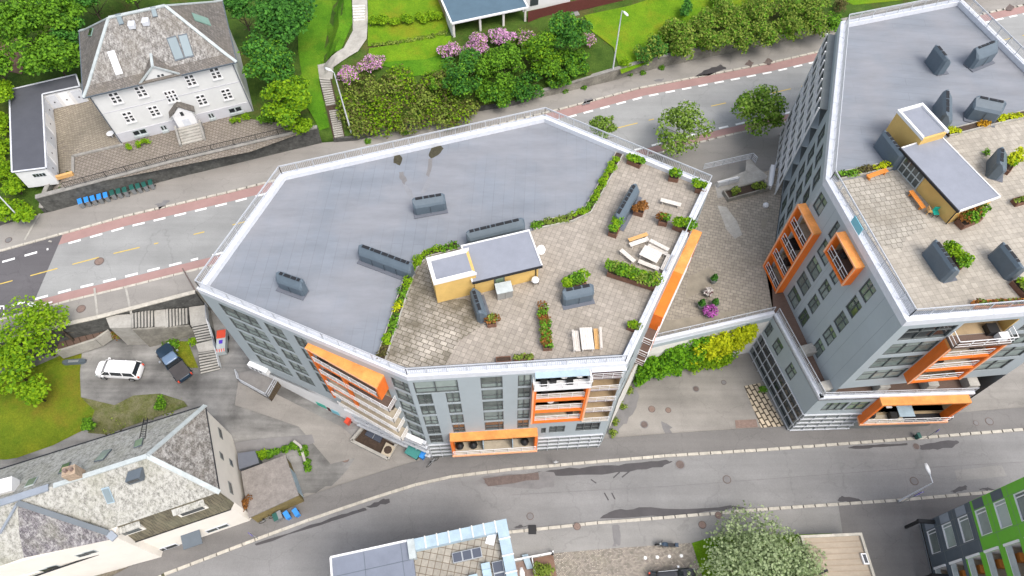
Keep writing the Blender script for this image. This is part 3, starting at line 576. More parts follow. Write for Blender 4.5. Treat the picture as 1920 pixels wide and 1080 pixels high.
# roof stains
for k, (pts, mt) in enumerate([([(738, 290), (748, 288), (755, 298), (749, 311), (738, 305)], 'moss_dirt'), ([(749, 323), (756, 322), (763, 338), (758, 346), (750, 335)], 'damp'), ([(808, 278), (825, 272), (832, 278), (822, 290), (808, 298), (804, 290)], 'moss_dirt'), ([(804, 298), (812, 297), (808, 318), (804, 332), (799, 328)], 'damp')]):
    r = random.Random(k); q = []; pts = [P(*p, ZAR - .018) for p in pts]
    for i, p in enumerate(pts):
        for j in range(3): s = p.lerp(pts[(i + 1) % len(pts)], j / 3); q.append(Vector((s.x + r.uniform(-.06, .06), s.y + r.uniform(-.06, .06), s.z)))
    m = MB(); m.sheet(q); m.build('roof_dirt', mt, bA, fix=False)
for (a, b) in [((806, 332), (792, 362)), ((757, 346), (773, 374))]:
    m = MB(); a, b = P(*a, ZAR - .022), P(*b, ZAR - .022); d = (b - a).normalized(); n = Vector((-d.y, d.x, 0)) * .28; c = (a + b) / 2 + n * .4
    m.sheet([a - n * .5, c - n, b - n * .6, b + n * .6, c + n, a + n * .5]); m.build('dry_streak', 'deck_grey' if 'deck_grey' in M else plain('deck_grey', (.215, .222, .24), .6, .1, 1).name, bA, fix=False)
WSW, WS, WE, WNE, WN_, WNW = [Wall(pa[i], pa[(i + 1) % 6]) for i in range(6)]
FP = 2.57
def rows(top, n, pitch, h): return [(top - i * pitch - h, top - i * pitch) for i in range(n)]
# --- south west face
opsW = []; wins = []
rA = [(17.5, 19.7)] + rows(17.15, 4, FP, 2.15)
for z0, z1 in rA: wins += [(1.7, 5.7, z0, z1, (.38, .7)), (6.5, 8.4, z0, z1, (.5,)), (9.6, 10.9, z0, z1, (.5,))]
for i, (z0, z1) in enumerate([(17.4, 19.5)] + rows(16.95, 5, FP, 2.1)): wins.append((19.15, 20.8, z0, z1, (.65,)))
gA = lambda s: max(-.1, 5.2 - .62 * s)
loggW = [(11.1, 18.4, 16.9, 19.1, 1.2), (11.1, 18.4, 14.35, 16.6, 1.2), (11.1, 18.4, 11.8, 14.05, 1.2), (11.1, 18.4, 9.25, 11.5, 1.2), (11.1, 18.4, 6.7, 8.95, 1.2)]
m = MB(); facade(m, WSW, 0, WSW.L, 5.4, ZA - .75, [w_[:4] for w_ in wins] + loggW, 0, 1); m.build('facade_cladding', ['cladding', 'tan_wall'], bA)
for w_ in wins: window(WSW, *w_[:4], bA, w_[4], (.4,) if w_[0] > 11 else (.4,))
m = MB(); facade(m, WSW, 0, WSW.L, -.3, 5.4, [(12.2, 20.4, 1.0, 5.1, 1.3)], 0, 1); m.build('plinth_wall', ['bright_white', 'dark_roof'], bA)
m = MB()
for z in (1.0, 2.4, 3.8, 5.2): WSW.box(m, 12.0, 20.9, z - .1, z + .08, 0.003, .35)
for i in range(7): WSW.box(m, 12.1 + i * 1.42, 12.2 + i * 1.42, .9, 5.1, .05, .2)
m.build('lattice_screen', 'rail_metal', bA)
def oframe(par, W, s0, s1, z0, z1, d, t=.3, mats='orange', bottom=True, floors=(), posts=(), toplab=True):
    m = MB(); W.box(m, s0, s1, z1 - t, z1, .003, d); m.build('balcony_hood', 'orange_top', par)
    m = MB(); W.box(m, s0, s0 + t, z0, z1 - t, .003, d); W.box(m, s1 - t, s1, z0, z1 - t, .003, d)
    if bottom: W.box(m, s0 + t, s1 - t, z0, z0 + t, .003, d)
    for z in floors: W.box(m, s0 + t, s1 - t, z - .12, z + .12, d - .3, d)
    for s in posts: W.box(m, s - t / 2, s + t / 2, z0 + t, z1 - t, d - .3, d)
    m.build('balcony_frame', mats, par)
    m = MB(); e = .05
    for (a, b, c, q) in ((s0 - e, s1 + e, z1 - .12, z1 + .02), (s0 - e, s0 + .12, z0, z1 - .12), (s1 - .12, s1 + e, z0, z1 - .12)): W.box(m, a, b, c, q, d + .002, d + .04)
    m.build('frame_edge', 'orange_pale', par)
def deck(par, W, s0, s1, z, d0, d1, mat='wood_deck'):
    m = MB(); W.box(m, s0, s1, z - .12, z, d0, d1); return m.build('balcony_floor', mat, par)
def wrail(par, W, s0, s1, z, d, h=1.0, step=.9, ends=True, mid=(.5,), glass=False):
    m = MB(); pts = ([W.p(s0, z, .02)] if ends else []) + [W.p(s0, z, d), W.p(s1, z, d)] + ([W.p(s1, z, .02)] if ends else [])
    railing(m, pts, h, None, step, .024, mid=mid); return m.build('balcony_railing', 'bright_white', par)
DW = lambda s: .5 + .75 * (s - 11.0) / 7.4
def wedge(W, s0, s1, z0, z1, o0, f, mi=0, fr=None):
    m = MB(); a0, a1 = (f(s0), f(s1)); b0, b1 = (o0, o0) if fr is None else (a0 - fr, a1 - fr); m.hexa([W.p(s0, z0, b0), W.p(s1, z0, b1), W.p(s1, z0, a1), W.p(s0, z0, a0), W.p(s0, z1, b0), W.p(s1, z1, b1), W.p(s1, z1, a1), W.p(s0, z1, a0)]); return m
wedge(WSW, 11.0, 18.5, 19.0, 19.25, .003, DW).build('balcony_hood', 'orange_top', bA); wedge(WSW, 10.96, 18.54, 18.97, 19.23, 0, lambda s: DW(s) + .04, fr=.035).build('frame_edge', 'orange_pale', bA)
wedge(WSW, 18.25, 18.5, 16.5, 18.995, .003, DW).build('balcony_frame', 'orange', bA); wedge(WSW, 11.0, 11.22, 8.2, 18.995, 0, DW, fr=.25).build('balcony_frame', 'orange', bA); wedge(WSW, 14.1, 14.35, 9.6, 16.4, 0, DW, fr=.3).build('balcony_frame', 'orange', bA); wedge(WSW, 11.22, 18.25, 16.4, 16.62, 0, DW, fr=.25).build('balcony_frame', 'orange', bA)
for z in (14.0, 11.45): wedge(WSW, 11.22, 14.1, z - .1, z + .1, 0, DW, fr=.25).build('balcony_frame', 'orange', bA)
for k, (z, s1) in enumerate([(16.83, 18.2), (14.25, 18.9), (11.7, 19.0), (9.15, 19.0), (6.6, 19.0)]):
    wedge(WSW, 11.25, s1, z - .12, z, -1.15, lambda s: DW(s) - .06).build('balcony_floor', 'deck_beige' if k > 1 else 'wood_deck', bA); m = MB(); railing(m, [WSW.p(11.3, z, DW(11.3)), WSW.p(s1, z, DW(s1)), WSW.p(s1, z, .02)], 1.0, None, 1.0, .024, (.35, .65)); m.build('balcony_railing', 'bright_white', bA)
for z in (14.3, 11.75, 9.2): m = MB(); WSW.box(m, 12.0, 13.6, z, z + 2.0, -1.15, -1.08); m.build('balcony_door', 'red_plastic' if z > 10 else 'orange', bA)
for s, z in ((11.8, 16.9), (14.8, 16.9), (16.6, 14.3), (12.4, 14.3), (17.6, 11.8)): m = MB(); WSW.box(m, s, s + .7, z, z + .45, -.3, .3); WSW.box(m, s, s + .7, z + .45, z + 1.0, -.3, -.2); m.build('balcony_chair', 'black', bA)
m = MB(); WSW.box(m, 11.5, 20.5, 5.1, 5.4, .003, .5); m.build('canopy_edge', 'bright_white', bA)
# --- south face
wins = [(.35, 4.05, 17.45, 19.85, (.48,))]
for i, (z0, z1) in enumerate(rows(17.25, 5, FP, 2.2)): wins += [(.35, 1.65, z0, z1, (.5,))] + ([(2.85, 4.05, z0, z1, (.5,))] if i < 4 else [])
for i, (z0, z1) in enumerate([(17.7, 20.0)] + rows(17.35, 4, FP, 2.2)): wins += [(5.95, 7.8, z0, z1, (.75,)), (9.1, 10.25, z0, z1, (.5,))]
low = [(12.3, 13.9, 5.6, 7.4, (.5,)), (15.0, 17.4, 5.6, 7.7, (.33, .66)), (10.6 + .9, 12.0, 5.6, 7.1, ())]
lo_ = [(10.6, 15.0, 15.8, 18.0, 1.4), (10.6, 15.0, 13.2, 15.4, 1.4), (10.6, 15.0, 10.6, 12.8, 1.4), (10.6, 17.9, 18.5, 20.2, 1.6)] + [(15.4, 17.95, z, z + 2.1, 1.4) for z in (16.05, 13.5, 10.95, 8.4)]
lb = [(2.6, 10.9, 2.6, 6.6, 1.0)]
m = MB(); facade(m, WS, 0, WS.L, 4.4, ZA - .75, [w_[:4] for w_ in wins + low] + lo_ + [(2.73, 10.82, 4.4, 7.0, 1.0)], 0, 1); m.build('facade_cladding', ['cladding', 'tan_wall'], bA)
m = MB(); facade(m, WS, 0, WS.L, -.3, 4.4, [(2.73, 10.82, 3.16, 4.4, 1.0)], 0, 1); m.build('plinth_wall', ['mid_frame', 'deck_beige'], bA)
for w_ in wins + low: window(WS, *w_[:4], bA, w_[4], pane='pane' if w_[2] > 8 else 'pane_dark')
m = MB()
for (a, b) in ((.05, 2.35), (11.25, 18.0)):
    m = MB()
    for z in (4.35, 3.3, 2.2, 1.1): WS.box(m, a, b, z - .05, z + .05, .003, .16)
    for i in range(int((b - a) / 1.1) + 1): x = a + i * 1.1; WS.box(m, x, x + .06, .3, 4.28, .03, .12)
    m.build('lattice_screen', 'rail_metal', bA)
oframe(bA, WS, 10.35, 15.25, 10.2, 18.25, .65, .3, bottom=True, floors=(15.55, 12.95))
for k, z in enumerate((15.8, 13.2, 10.55)): deck(bA, WS, 10.66, 14.94, z, -1.35, .3, 'deck_beige'); wrail(bA, WS, 10.7, 14.9, z + .02, .5, 1.0, 1.05, False, (.3, .6))
for z in (18.55, 16.0, 13.45, 10.9, 8.35): deck(bA, WS, 15.4, 18.0, z, -1.35, .1, 'maroon' if z > 9 else 'deck_beige'); wrail(bA, WS, 15.42, 18.0, z + .02, .12, 1.0, .85, False, (.33, .66))
m = MB(); WS.box(m, 10.4, 15.3, 18.27, 18.5, -1.5, .8); m.build('balcony_floor', 'white_paint', bA); wrail(bA, WS, 10.4, 15.3, 18.5, .75, 1.0, 1.2)
m = MB(); WS.box(m, 10.5, 15.0, 20.3, 20.38, -.3, .55); c = m.build('balcony_canopy', 'zinc', bA)
m = MB(); WS.box(m, 15.2, 18.1, 20.3, 20.4, -.3, .3); m.build('balcony_canopy', 'white_metal', bA)
m = MB(); WS.box(m, 15.05, 15.2, 18.6, 20.25, -1.4, .6); m.build('balcony_screen', 'bright_white', bA)
for s, z, o in ((11.0, 18.5, .0), (11.8, 18.5, -.2), (13.2, 18.5, .0), (12.3, 13.2, -.5), (13.8, 10.57, -.4), (11.2, 15.83, -.3)): m = MB(); WS.box(m, s, s + .55, z, z + .45, o, o + .5); WS.box(m, s, s + .55, z + .45, z + .95, o, o + .1); m.build('balcony_chair', 'black', bA)
for s, z in ((11.7, 13.2), (12.6, 18.5), (13.9, 18.5)): m = MB(); m.lathe(WS.p(s + .4, z, -.2), [(.05, 0), (.05, .68), (.42, .7), (.42, .74)], 12); m.build('balcony_table', 'white_paint', bA)
# street level balcony
m = MB(); WS.box(m, 2.45, 11.1, 7.05, 7.3, .003, .85); m.build('balcony_hood', 'orange_top', bA)
m = MB(); WS.box(m, 2.45, 2.72, 3.0, 7.05, .003, .85); m.build('balcony_frame', 'orange', bA); m = MB(); WS.box(m, 10.83, 11.1, 3.0, 7.05, .003, .85); m.build('balcony_frame', 'orange', bA)
m = MB(); WS.box(m, 2.4, 11.15, 2.7, 3.0, .003, .95); m.build('balcony_base', 'orange_pale', bA); deck(bA, WS, 2.72, 10.83, 3.15, -.95, .85, 'deck_beige')
m = MB(); railing(m, [WS.p(2.55, 3.15, .88), WS.p(11.0, 3.15, .88)], 1.0, None, 1.5, .03, (.5,)); m.build('balcony_railing', 'bright_white', bA)
for s in (5.6, 8.6): m = MB(); WS.box(m, s, s + .08, 3.15, 5.0, -.95, .6); m.build('balcony_screen', 'zinc', bA)
for s in (3.2, 4.6, 9.9): m = MB(); m.lathe(WS.p(s, 3.16, .1), [(.15, 0), (.4, .3), (.45, .55), (.3, .8), (.05, 1.0)], 9); m.build('covered_furniture', 'black', bA)
# east face and north faces
opE = [(1.2, 2.6, z, z + 2, .2) for z in (17.4, 14.8, 12.2)] + [(s, s + 1.6, z, z + 2.0) for s in (15.8, 18.5) for z in (17.4, 14.8, 12.2, 9.6)]
m = MB(); facade(m, WE, 0, WE.L, -.2, ZA - .75, [o[:4] for o in opE]); m.build('facade_cladding', 'cladding', bA)
for o in opE: window(WE, *o[:4], bA, (.5,))
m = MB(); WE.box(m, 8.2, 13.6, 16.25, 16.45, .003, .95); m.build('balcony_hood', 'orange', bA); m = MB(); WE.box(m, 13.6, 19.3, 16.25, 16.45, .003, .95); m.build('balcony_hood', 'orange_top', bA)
m = MB(); WE.box(m, 8.2, 8.4, 9.6, 16.25, .003, .95); m.build('balcony_frame', 'orange', bA); m = MB(); WE.box(m, 19.1, 19.3, 9.6, 16.25, .003, .95); m.build('balcony_frame', 'orange', bA)
for z in (13.8, 11.2, 9.3): deck(bA, WE, 6.4, 19.1, z, .01, .9); m = MB(); railing(m, [WE.p(6.4, z, .02), WE.p(6.4, z, .9), WE.p(19.1, z, .9)], 1.0, None, 1.0, .024, (.5,)); m.build('balcony_railing', 'bright_white', bA)
for Wx in (WNE, WN_, WNW):
    op = [(s, s + 1.7, z, z + 1.6) for s in np.arange(1.5, Wx.L - 2.5, 3.4) for z in (17.6, 15.0, 12.4, 9.8)]; m = MB(); facade(m, Wx, 0, Wx.L, -.2, ZA - .75, op); m.build('facade_cladding', 'cladding', bA)
    m = MB(); g = MB()
    for o in op: Wx.box(m, o[0], o[1], o[2], o[2] + .08, -.2, -.05); Wx.box(m, o[0], o[1], o[3] - .08, o[3], -.2, -.05); Wx.box(g, o[0], o[1], o[2] + .08, o[3] - .08, -.2, -.15)
    x = m.build('window_row', 'dark_frame', bA); g.build('pane', 'pane', x)
# stair house on roof A
def quadpx(pts, z): return [tuple(P(x, y, z).to_2d()) for x, y in pts]
def rectify(q):
    q = [Vector(p) for p in q]; c = sum(q, Vector((0, 0))) / 4; u = ((q[1] - q[0]) + (q[2] - q[3])).normalized(); v = Vector((-u.y, u.x)); w_ = ((q[1] - q[0]).length + (q[2] - q[3]).length) / 4; h = ((q[3] - q[0]).length + (q[2] - q[1]).length) / 4
    if (q[3] - q[0]).dot(v) < 0: v = -v
    return [tuple(c - u * w_ - v * h), tuple(c + u * w_ - v * h), tuple(c + u * w_ + v * h), tuple(c - u * w_ + v * h)], u, v, w_, h, c
q1, u, v, hw, hh, c1_ = rectify(quadpx([(800, 485), (884, 465), (888, 513), (813, 532)], 23.8)); z1 = 23.8
q2, u2, v2, hw2, hh2, c2_ = rectify(quadpx([(862, 462), (993, 431), (1016, 498), (888, 528)], 23.0))
sh = MB(); sh.prism(inset(q2[::-1] if False else q2, .0), ZAR, 22.75); 
st = thing_ = None
def ccw(q): a = sum(q[i][0] * q[(i + 1) % 4][1] - q[(i + 1) % 4][0] * q[i][1] for i in range(4)); return q if a > 0 else q[::-1]
q1, q2 = ccw(q1), ccw(q2)
m = MB(); m.prism(inset(q2, .25), ZAR, 22.8); m.prism(inset(q1, .06), ZAR, 23.6); shA = m.build('stair_house', 'yellow_render', bA)
m = MB(); m.prism(q2, 22.8, 23.0); m.build('roof', 'dark_roof2' if 'dark_roof2' in M else plain('dark_roof2', (.225, .24, .28), .6, .08, .8).name, shA); m = MB(); m.prism(inset(q1, .3), 23.6, 23.68); m.build('roof', 'dark_roof2', shA)
def rim(name, q, w_, z0, z1, mat, par, skip=()):
    m = MB(); i_ = inset(q, w_)
    for k in range(4):
        if k in skip: continue
        a, b, c, d = q[k], q[(k + 1) % 4], i_[(k + 1) % 4], i_[k]; m.hexa([(*a, z0), (*b, z0), (*c, z0), (*d, z0), (*a, z1), (*b, z1), (*c, z1), (*d, z1)])
    return m.build(name, mat, par)
def side(q, i): return Wall(q[i], q[(i + 1) % 4])
def facing(q, d):  # index of the side whose outward normal points most along d
    return max(range(4), key=lambda i: side(q, i).n.dot(Vector((d[0], d[1], 0))))
iE = facing(q1, (1, .2)); rim('roof_edge', inset(q1, -.02), .3, 23.55, 23.9, 'bright_white', shA, (iE,))
sS = facing(q2, (.2, -1)); rim('roof_edge', inset(q2, -.03), .12, 22.8, 23.06, 'bright_white', shA, (sS,))
wq = side(q2, sS); m = MB(); wq.box(m, 0, wq.L, 22.78, 23.0, .0, .12); m.build('gutter', 'slot_black', shA)
m = MB(); m.tube([wq.p(wq.L - .5, 22.8, -.2), wq.p(wq.L - .45, ZAR + .1, -.2)], .05); m.build('downpipe', 'slot_black', shA)
wi = Wall(inset(q2, .25)[sS], inset(q2, .25)[(sS + 1) % 4]); L1 = wi.L
print('stairA', wi.L, wi.d, wi.n)
m = MB(); s0 = L1 * .30; wi.box(m, s0, s0 + .95, ZAR + .05, ZAR + 2.15, .003, .06); d_ = m.build('door', 'dark_frame', shA); 
m = MB(); wi.box(m, s0 + .12, s0 + .83, ZAR + .25, ZAR + 2.0, .062, .075); m.build('pane', 'pane_green', d_)
# hoods on roof A: slot lines measured at the hood top
for k, (a, b, fl) in enumerate([((776, 373), (829, 364), 1), ((522, 511), (564, 526), 1), ((677, 460), (769, 494), 1), ((878, 434), (978, 410), 1), ((887, 543), (900, 583), -1), ((1059, 544), (1108, 534), 1), ((1158, 402), (1190, 346), 1)]):
    hood(bA, P(*a, ZAR + 1.75), P(*b, ZAR + 1.75), ZAR, 1.75, .78, flip=fl, seed=k)
# ================================================================ BUILDING B (right tower on its wider lower block)
ZB, ZBR, ZT = 24.0, 23.5, 8.9
B1 = P(1700, 603, ZB).to_2d(); B2 = P(1548, 335, ZB).to_2d(); B3 = P(1577, 40, ZB).to_2d(); B4 = P(1802, -4, ZB).to_2d()
eastd = (P(1920, 112, ZB).to_2d() - B4).normalized(); B5 = B1 + (P(1920, 585, ZB).to_2d() - B1).normalized() * 17.0; B6 = B4 + eastd * 24; 
pb = [tuple(q) for q in (B1, B5, B6, B4, B3, B2)]
bB = thing('apartment_building', 'tall grey apartment tower with orange balcony boxes and roof garden at the right edge', 'apartment building', (40, 42, 0), 0, 'grey and orange apartment blocks', True)
m = MB(); m.prism(inset(pb, .5), ZBR - .4, ZBR - .03); m.build('roof', 'roof_membrane_b', bB); parapet(pb, ZB - .8, ZB, .55, bB)
m = MB(); railing(m, [(*q, ZB) for q in inset(pb, .45)], 1.15, .17, 1.6, .03, mid=(.9,), closed=True); m.build('roof_railing', 'rail_metal', bB)
TB = [P(x, y, ZBR + .02) for x, y in [(1566, 342), (1672, 320), (1780, 256), (1860, 236), (1960, 214), (2090, 185), (2080, 300), (2000, 573), (1719, 583)]]
m = MB(); m.sheet([p for p in TB]); m.build('roof_terrace', 'terrace_tiles_b', bB, fix=False)
m = MB(); m.sheet([P(x, y, ZBR + .027) for x, y in [(1568, 344), (1670, 322), (1700, 350), (1740, 425), (1700, 445), (1690, 470), (1640, 455)]]); m.build('worn_terrace_paving', 'worn_tiles_b', bB, fix=False)
VW, VNW, VS = Wall(pb[5], pb[0]), Wall(pb[4], pb[5]), Wall(pb[0], pb[1])
FB = 2.77
wins = []
for i in range(5):
    z1 = 22.6 - FB * i; z0 = z1 - 2.2
    wins.append((10.05, 11.4, z0, z1, (.45,)))
    if i > 0: wins.append((6.5, 7.75, z0, z1, (.45,)))
    wins.append((3.75, 5.6 if i else 4.4, z0, z1, (.45,) if i else ()))
    if i == 0: wins.append((.3, 1.7, z0, z1, (.45,)))
lg = [(.05, 2.8, z, z + 2.2, 1.2) for z in (17.1, 14.4, 11.7, 9.1)] + [(5.45, 8.8, 20.2, 22.5, 1.3)]
wins = [w_ for w_ in wins if not (5.2 < w_[1] and w_[0] < 8.9 and w_[3] > 20)]
m = MB(); facade(m, VW, 0, VW.L, ZT - .2, ZB - .8, [w_[:4] for w_ in wins] + lg, 0, 1); m.build('facade_cladding', ['cladding', 'tan_wall'], bB)
j = MB()
for s in (2.9, 5.9, 9.0, 12.4, 14.0): VW.box(j, s, s + .02, ZT, ZB - .85, .001, .006)
j.build('cladding_joint', 'cladding_joint', bB)
for w_ in wins: window(VW, *w_[:4], bB, w_[4], (.62,), pane='pane_green')
oframe(bB, VW, -.6, 3.05, 8.7, 19.75, .85, .25, floors=(16.9, 14.2, 11.5)); oframe(bB, VW, 5.2, 9.05, 19.9, 22.85, .85, .25)
for z in (17.1, 14.4, 11.7, 9.1): deck(bB, VW, -.34, 2.79, z - .02, .01, .6, 'wood_deck'); deck(bB, VW, .06, 2.79, z + .04, -1.15, .0, 'deck_beige'); m = MB(); railing(m, [VW.p(-.3, z, .75), VW.p(2.75, z, .75)], 1.0, None, 1.0, .028, (.5,)); m.build('balcony_railing', 'bright_white', bB)
for a_ in ((.2, 1.4, 14.46, 14.9, -.6, .3), (.9, 1.6, 11.76, 12.5, -.7, .2)): m = MB(); VW.box(m, *a_); m.build('balcony_chair', 'black', bB)
deck(bB, VW, 5.46, 8.79, 20.25, -1.25, .7, 'wood_deck'); m = MB(); railing(m, [VW.p(5.46, 20.26, .75), VW.p(8.79, 20.26, .75)], 1.0, None, 1.1, .028, (.5,)); m.build('balcony_railing', 'bright_white', bB)
m = MB(); m.lathe(VW.p(6.4, 20.26, -.3), [(.1, 0), (.35, .3), (.3, .75), (.05, .8)], 10); m.build('balcony_chair', 'black', bB)
# north west face: window columns near the corner, a stack of long balconies beyond
wn = []
for i in range(5):
    z1 = 22.3 - FB * i; wn += [(s, s + 1.9, z1 - 2.1, z1, (.5,)) for s in (14.0, 17.0, 20.0)]
bl = [(.6, 12.4, 22.3 - FB * i - 2.3, 22.3 - FB * i, 1.2) for i in range(5)]
m = MB(); facade(m, VNW, 0, VNW.L, 6.5, ZB - .8, [w_[:4] for w_ in wn] + bl, 0, 1); m.build('facade_cladding', ['cladding', 'mid_frame'], bB)
for w_ in wn: window(VNW, *w_[:4], bB, w_[4], (.6,), pane='pane_green')
for i in range(6):
    z = 20.0 - FB * i - .1
    if z < 6: break
    deck(bB, VNW, .4, 12.5, z, -1.1, .85, 'cladding'); m = MB(); railing(m, [VNW.p(.5, z, .85), VNW.p(12.5, z, .85)], 1.05, None, 1.3, .05, (.33, .66)); m.build('balcony_railing', 'bright_white', bB)
m = MB()
for i in range(9): s = .5 + i * 1.5; VNW.box(m, s, s + .16, 6.9, 22.6, .81, .95)
m.build('balcony_post', 'bright_white', bB)
m = MB()
for i in range(3): s = .5 + i * 4; VNW.box(m, s, s + .1, 6.9, 22.4, .01, .8)
VNW.box(m, .45, 12.55, 22.45, 22.55, .003, .79); m.build('balcony_divider', 'mid_frame', bB)
# south face
wins = []
for i in range(5):
    z1 = 22.6 - FB * i; wins += [(.9, 5.2, z1 - 2.15, z1, (.33, .66))]
    if i > 0: wins += [(10.9, 15.4, z1 - 2.15, z1, (.33, .66))]
    else: wins += [(11.4, 15.4, z1 - 2.15, z1, (.5,))]
lg = [(5.5, 10.3, 20.6, 22.8, 1.4), (5.65, 10.1, 18.1, 20.0, 1.3), (5.65, 10.1, 15.7, 17.8, 1.3), (5.65, 10.1, 13.2, 15.3, 1.3)]
m = MB(); facade(m, VS, 0, VS.L, ZT + 1.6, ZB - .8, [w_[:4] for w_ in wins if w_[2] > ZT + 1.7] + lg, 0, 1); m.build('facade_cladding', ['cladding', 'tan_wall'], bB)
for w_ in wins:
    if w_[2] > ZT + 1.7: window(VS, *w_[:4], bB, w_[4], (.6,), pane='pane_dark' if w_[2] > 19 else 'pane')
oframe(bB, VS, 5.3, 10.4, 12.9, 20.3, 1.0, .28, floors=(17.9, 15.5))
for z in (18.1, 15.7, 13.2): deck(bB, VS, 5.66, 10.09, z - .02, -1.28, .8, 'deck_beige'); m = MB(); railing(m, [VS.p(5.6, z, .85), VS.p(10.1, z, .85)], 1.0, None, 1.3, .028, (.1, .5)); m.build('balcony_railing', 'bright_white', bB)
m = MB(); VS.box(m, 5.3, 10.45, 20.32, 20.55, -1.35, 1.15); m.build('balcony_floor', 'wood_deck', bB); m = MB(); railing(m, [VS.p(5.35, 20.55, .05), VS.p(5.35, 20.55, 1.1), VS.p(10.4, 20.55, 1.1), VS.p(10.4, 20.55, .05)], 1.05, None, 1.3, .03, (.1, .5)); m.build('balcony_railing', 'bright_white', bB)
m = MB(); VS.box(m, 8.6, 9.5, 20.56, 21.2, -.6, .3); m.build('balcony_grill', 'black', bB); m = MB(); VS.box(m, 9.2, 10.0, 20.56, 21.3, .35, .9); m.build('balcony_table', 'white_paint', bB); m = MB(); VS.box(m, 10.2, 10.29, 20.6, 22.7, -1.38, .003); m.build('side_wall', 'yellow_render', bB)
for s, z in ((6.4, 15.7), (8.6, 18.1)): m = MB(); VS.box(m, s, s + .8, z, z + .6, -.2, .5); m.build('balcony_chair', 'black', bB)
for a, b in ((pb[1], pb[2]), (pb[2], pb[3]), (pb[3], pb[4])):
    Wx = Wall(a, b); op = [(s, s + 1.7, z, z + 1.7) for s in np.arange(1.5, Wx.L - 2.5, 3.4) for z in (20.6, 17.8, 15.0, 12.2, 9.4)]; m = MB(); facade(m, Wx, 0, Wx.L, 0, ZB - .8, op); m.build('facade_cladding', 'cladding', bB)
    g = MB()
    for o in op: Wx.box(g, o[0], o[1], o[2], o[3], -.2, -.12)
    g.build('window_row', 'pane', bB)
# lower block: terrace ring at z 8.9 round the tower foot
l0, l1, l2 = Vector((27.95, 36.2)), P(1475, 806, 0).to_2d(), Vector((46.2, 26.75)); l1 = P(1538, 747, ZT + .3).to_2d(); l2 = P(1829, 738, ZT + .3).to_2d(); l0 = P(1452, 588, ZT + .3).to_2d()
LW, LS = Wall(l0, l1), Wall(l1, l2); print('lower', LW.L, LS.L, l0, l1, l2)
dec = [tuple(l0), tuple(l1), tuple(l2), (l2.x + 1.2, 29.5), (34, 29.5), (31.5, 41), (28, 41)]
m = MB(); m.prism(dec, ZT - .3, ZT); m.build('terrace_floor', 'wood_deck', bB)
m = MB()
for Wx in (LW, LS): Wx.box(m, 0, Wx.L, ZT - .2, ZT + .3, -.45, .0)
m.build('terrace_parapet', 'white_metal', bB)
m = MB(); railing(m, [LW.p(0, ZT + .3, -.25), LW.p(LW.L - .25, ZT + .3, -.25)], 1.0, .16, 1.5, .03, (.5,)); railing(m, [LS.p(.3, ZT + .3, -.25), LS.p(LS.L, ZT + .3, -.25)], .8, .16, 1.5, .03); m.build('terrace_railing', 'rail_metal', bB)
for Wx, s, e, h_, d_ in ((LW, 4.4, 1, .9, 2.1), (LW, LW.L - 1.4, .95, .9, 2.2), (LS, 5.6, 1, 1.5, 1.6), (LS, 10.4, 1, 1.5, 1.6), (LS, 14.6, 1, 1.2, 1.7)): m = MB(); Wx.box(m, s, s + e, ZT, ZT + h_, -d_, -.46); m.build('terrace_wall_block', 'concrete', bB)
m = MB(); VS.box(m, 0, VS.L, ZT - .5, ZT + 1.6, -1.2, -1.0); m.build('recessed_wall', 'cladding', bB)
wl = [(-.0 + .1, 1.0, 5.5, 7.6, (.45,)), (2.0, 3.3, 5.5, 7.6, (.45,)), (5.0, 6.3, 5.5, 7.6, (.45,))]
m = MB(); facade(m, LW, 0, LW.L, 4.9, ZT - .2, [w_[:4] for w_ in wl]); m.build('facade_cladding', 'cladding', bB)
for w_ in wl: window(LW, *w_[:4], bB, w_[4], (.6,), pane='pane_green')
ws = [(1.2, 3.5, 5.8, 7.9, (.33, .66)), (3.7, 5.7, 5.8, 7.9, (.5,))]
m = MB(); facade(m, LS, 0, LS.L, 4.9, ZT - .2, [w_[:4] for w_ in ws] + [(6.29, 14.61, 4.9, 8.55, 1.6)], 0, 1); m.build('facade_cladding', ['cladding', 'tan_wall'], bB)
for w_ in ws: window(LS, *w_[:4], bB, w_[4], (.6,), pane='pane_green')
m = MB(); facade(m, LS, 0, LS.L, -.2, 4.9, [(6.29, 14.61, 4.06, 4.9, 1.6)], 0, 1); facade(m, LW, 0, LW.L, -.2, 4.9, [(.4, LW.L - .3, .4, 4.6)], 0, 1); m.build('plinth_wall', ['mid_frame', 'tan_wall'], bB)
g = MB(); LW.box(g, .4, LW.L - .3, .4, 4.6, -.25, -.2); gp = g.build('glass_front', 'pane_dark', bB)
m = MB()
for z in (.35, 1.8, 3.3, 4.85): LW.box(m, 0, LW.L, z - .03, z + .03, .003, .14)
for i in range(9): s = .05 + i * (LW.L - .15) / 8; LW.box(m, s, s + .05, 0, 4.82, .1, .16)
m.build('lattice_screen', 'rail_metal', bB); m = MB()
for z in (4.85, 3.7, 2.6, 1.5, .4): LS.box(m, 0, 6.6, z - .045, z + .045, .003, .15)
for i in range(6): s = .1 + i * 1.25; LS.box(m, s, s + .06, .1, 4.8, .03, .1)
m.build('lattice_screen', 'rail_metal', bB)
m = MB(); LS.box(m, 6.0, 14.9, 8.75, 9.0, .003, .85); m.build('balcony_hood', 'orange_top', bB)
m = MB(); LS.box(m, 6.0, 6.28, 3.9, 8.75, .003, .85); m.build('balcony_frame', 'orange', bB); m = MB(); LS.box(m, 14.62, 14.9, 3.9, 8.75, .003, .85); m.build('balcony_frame', 'orange', bB)
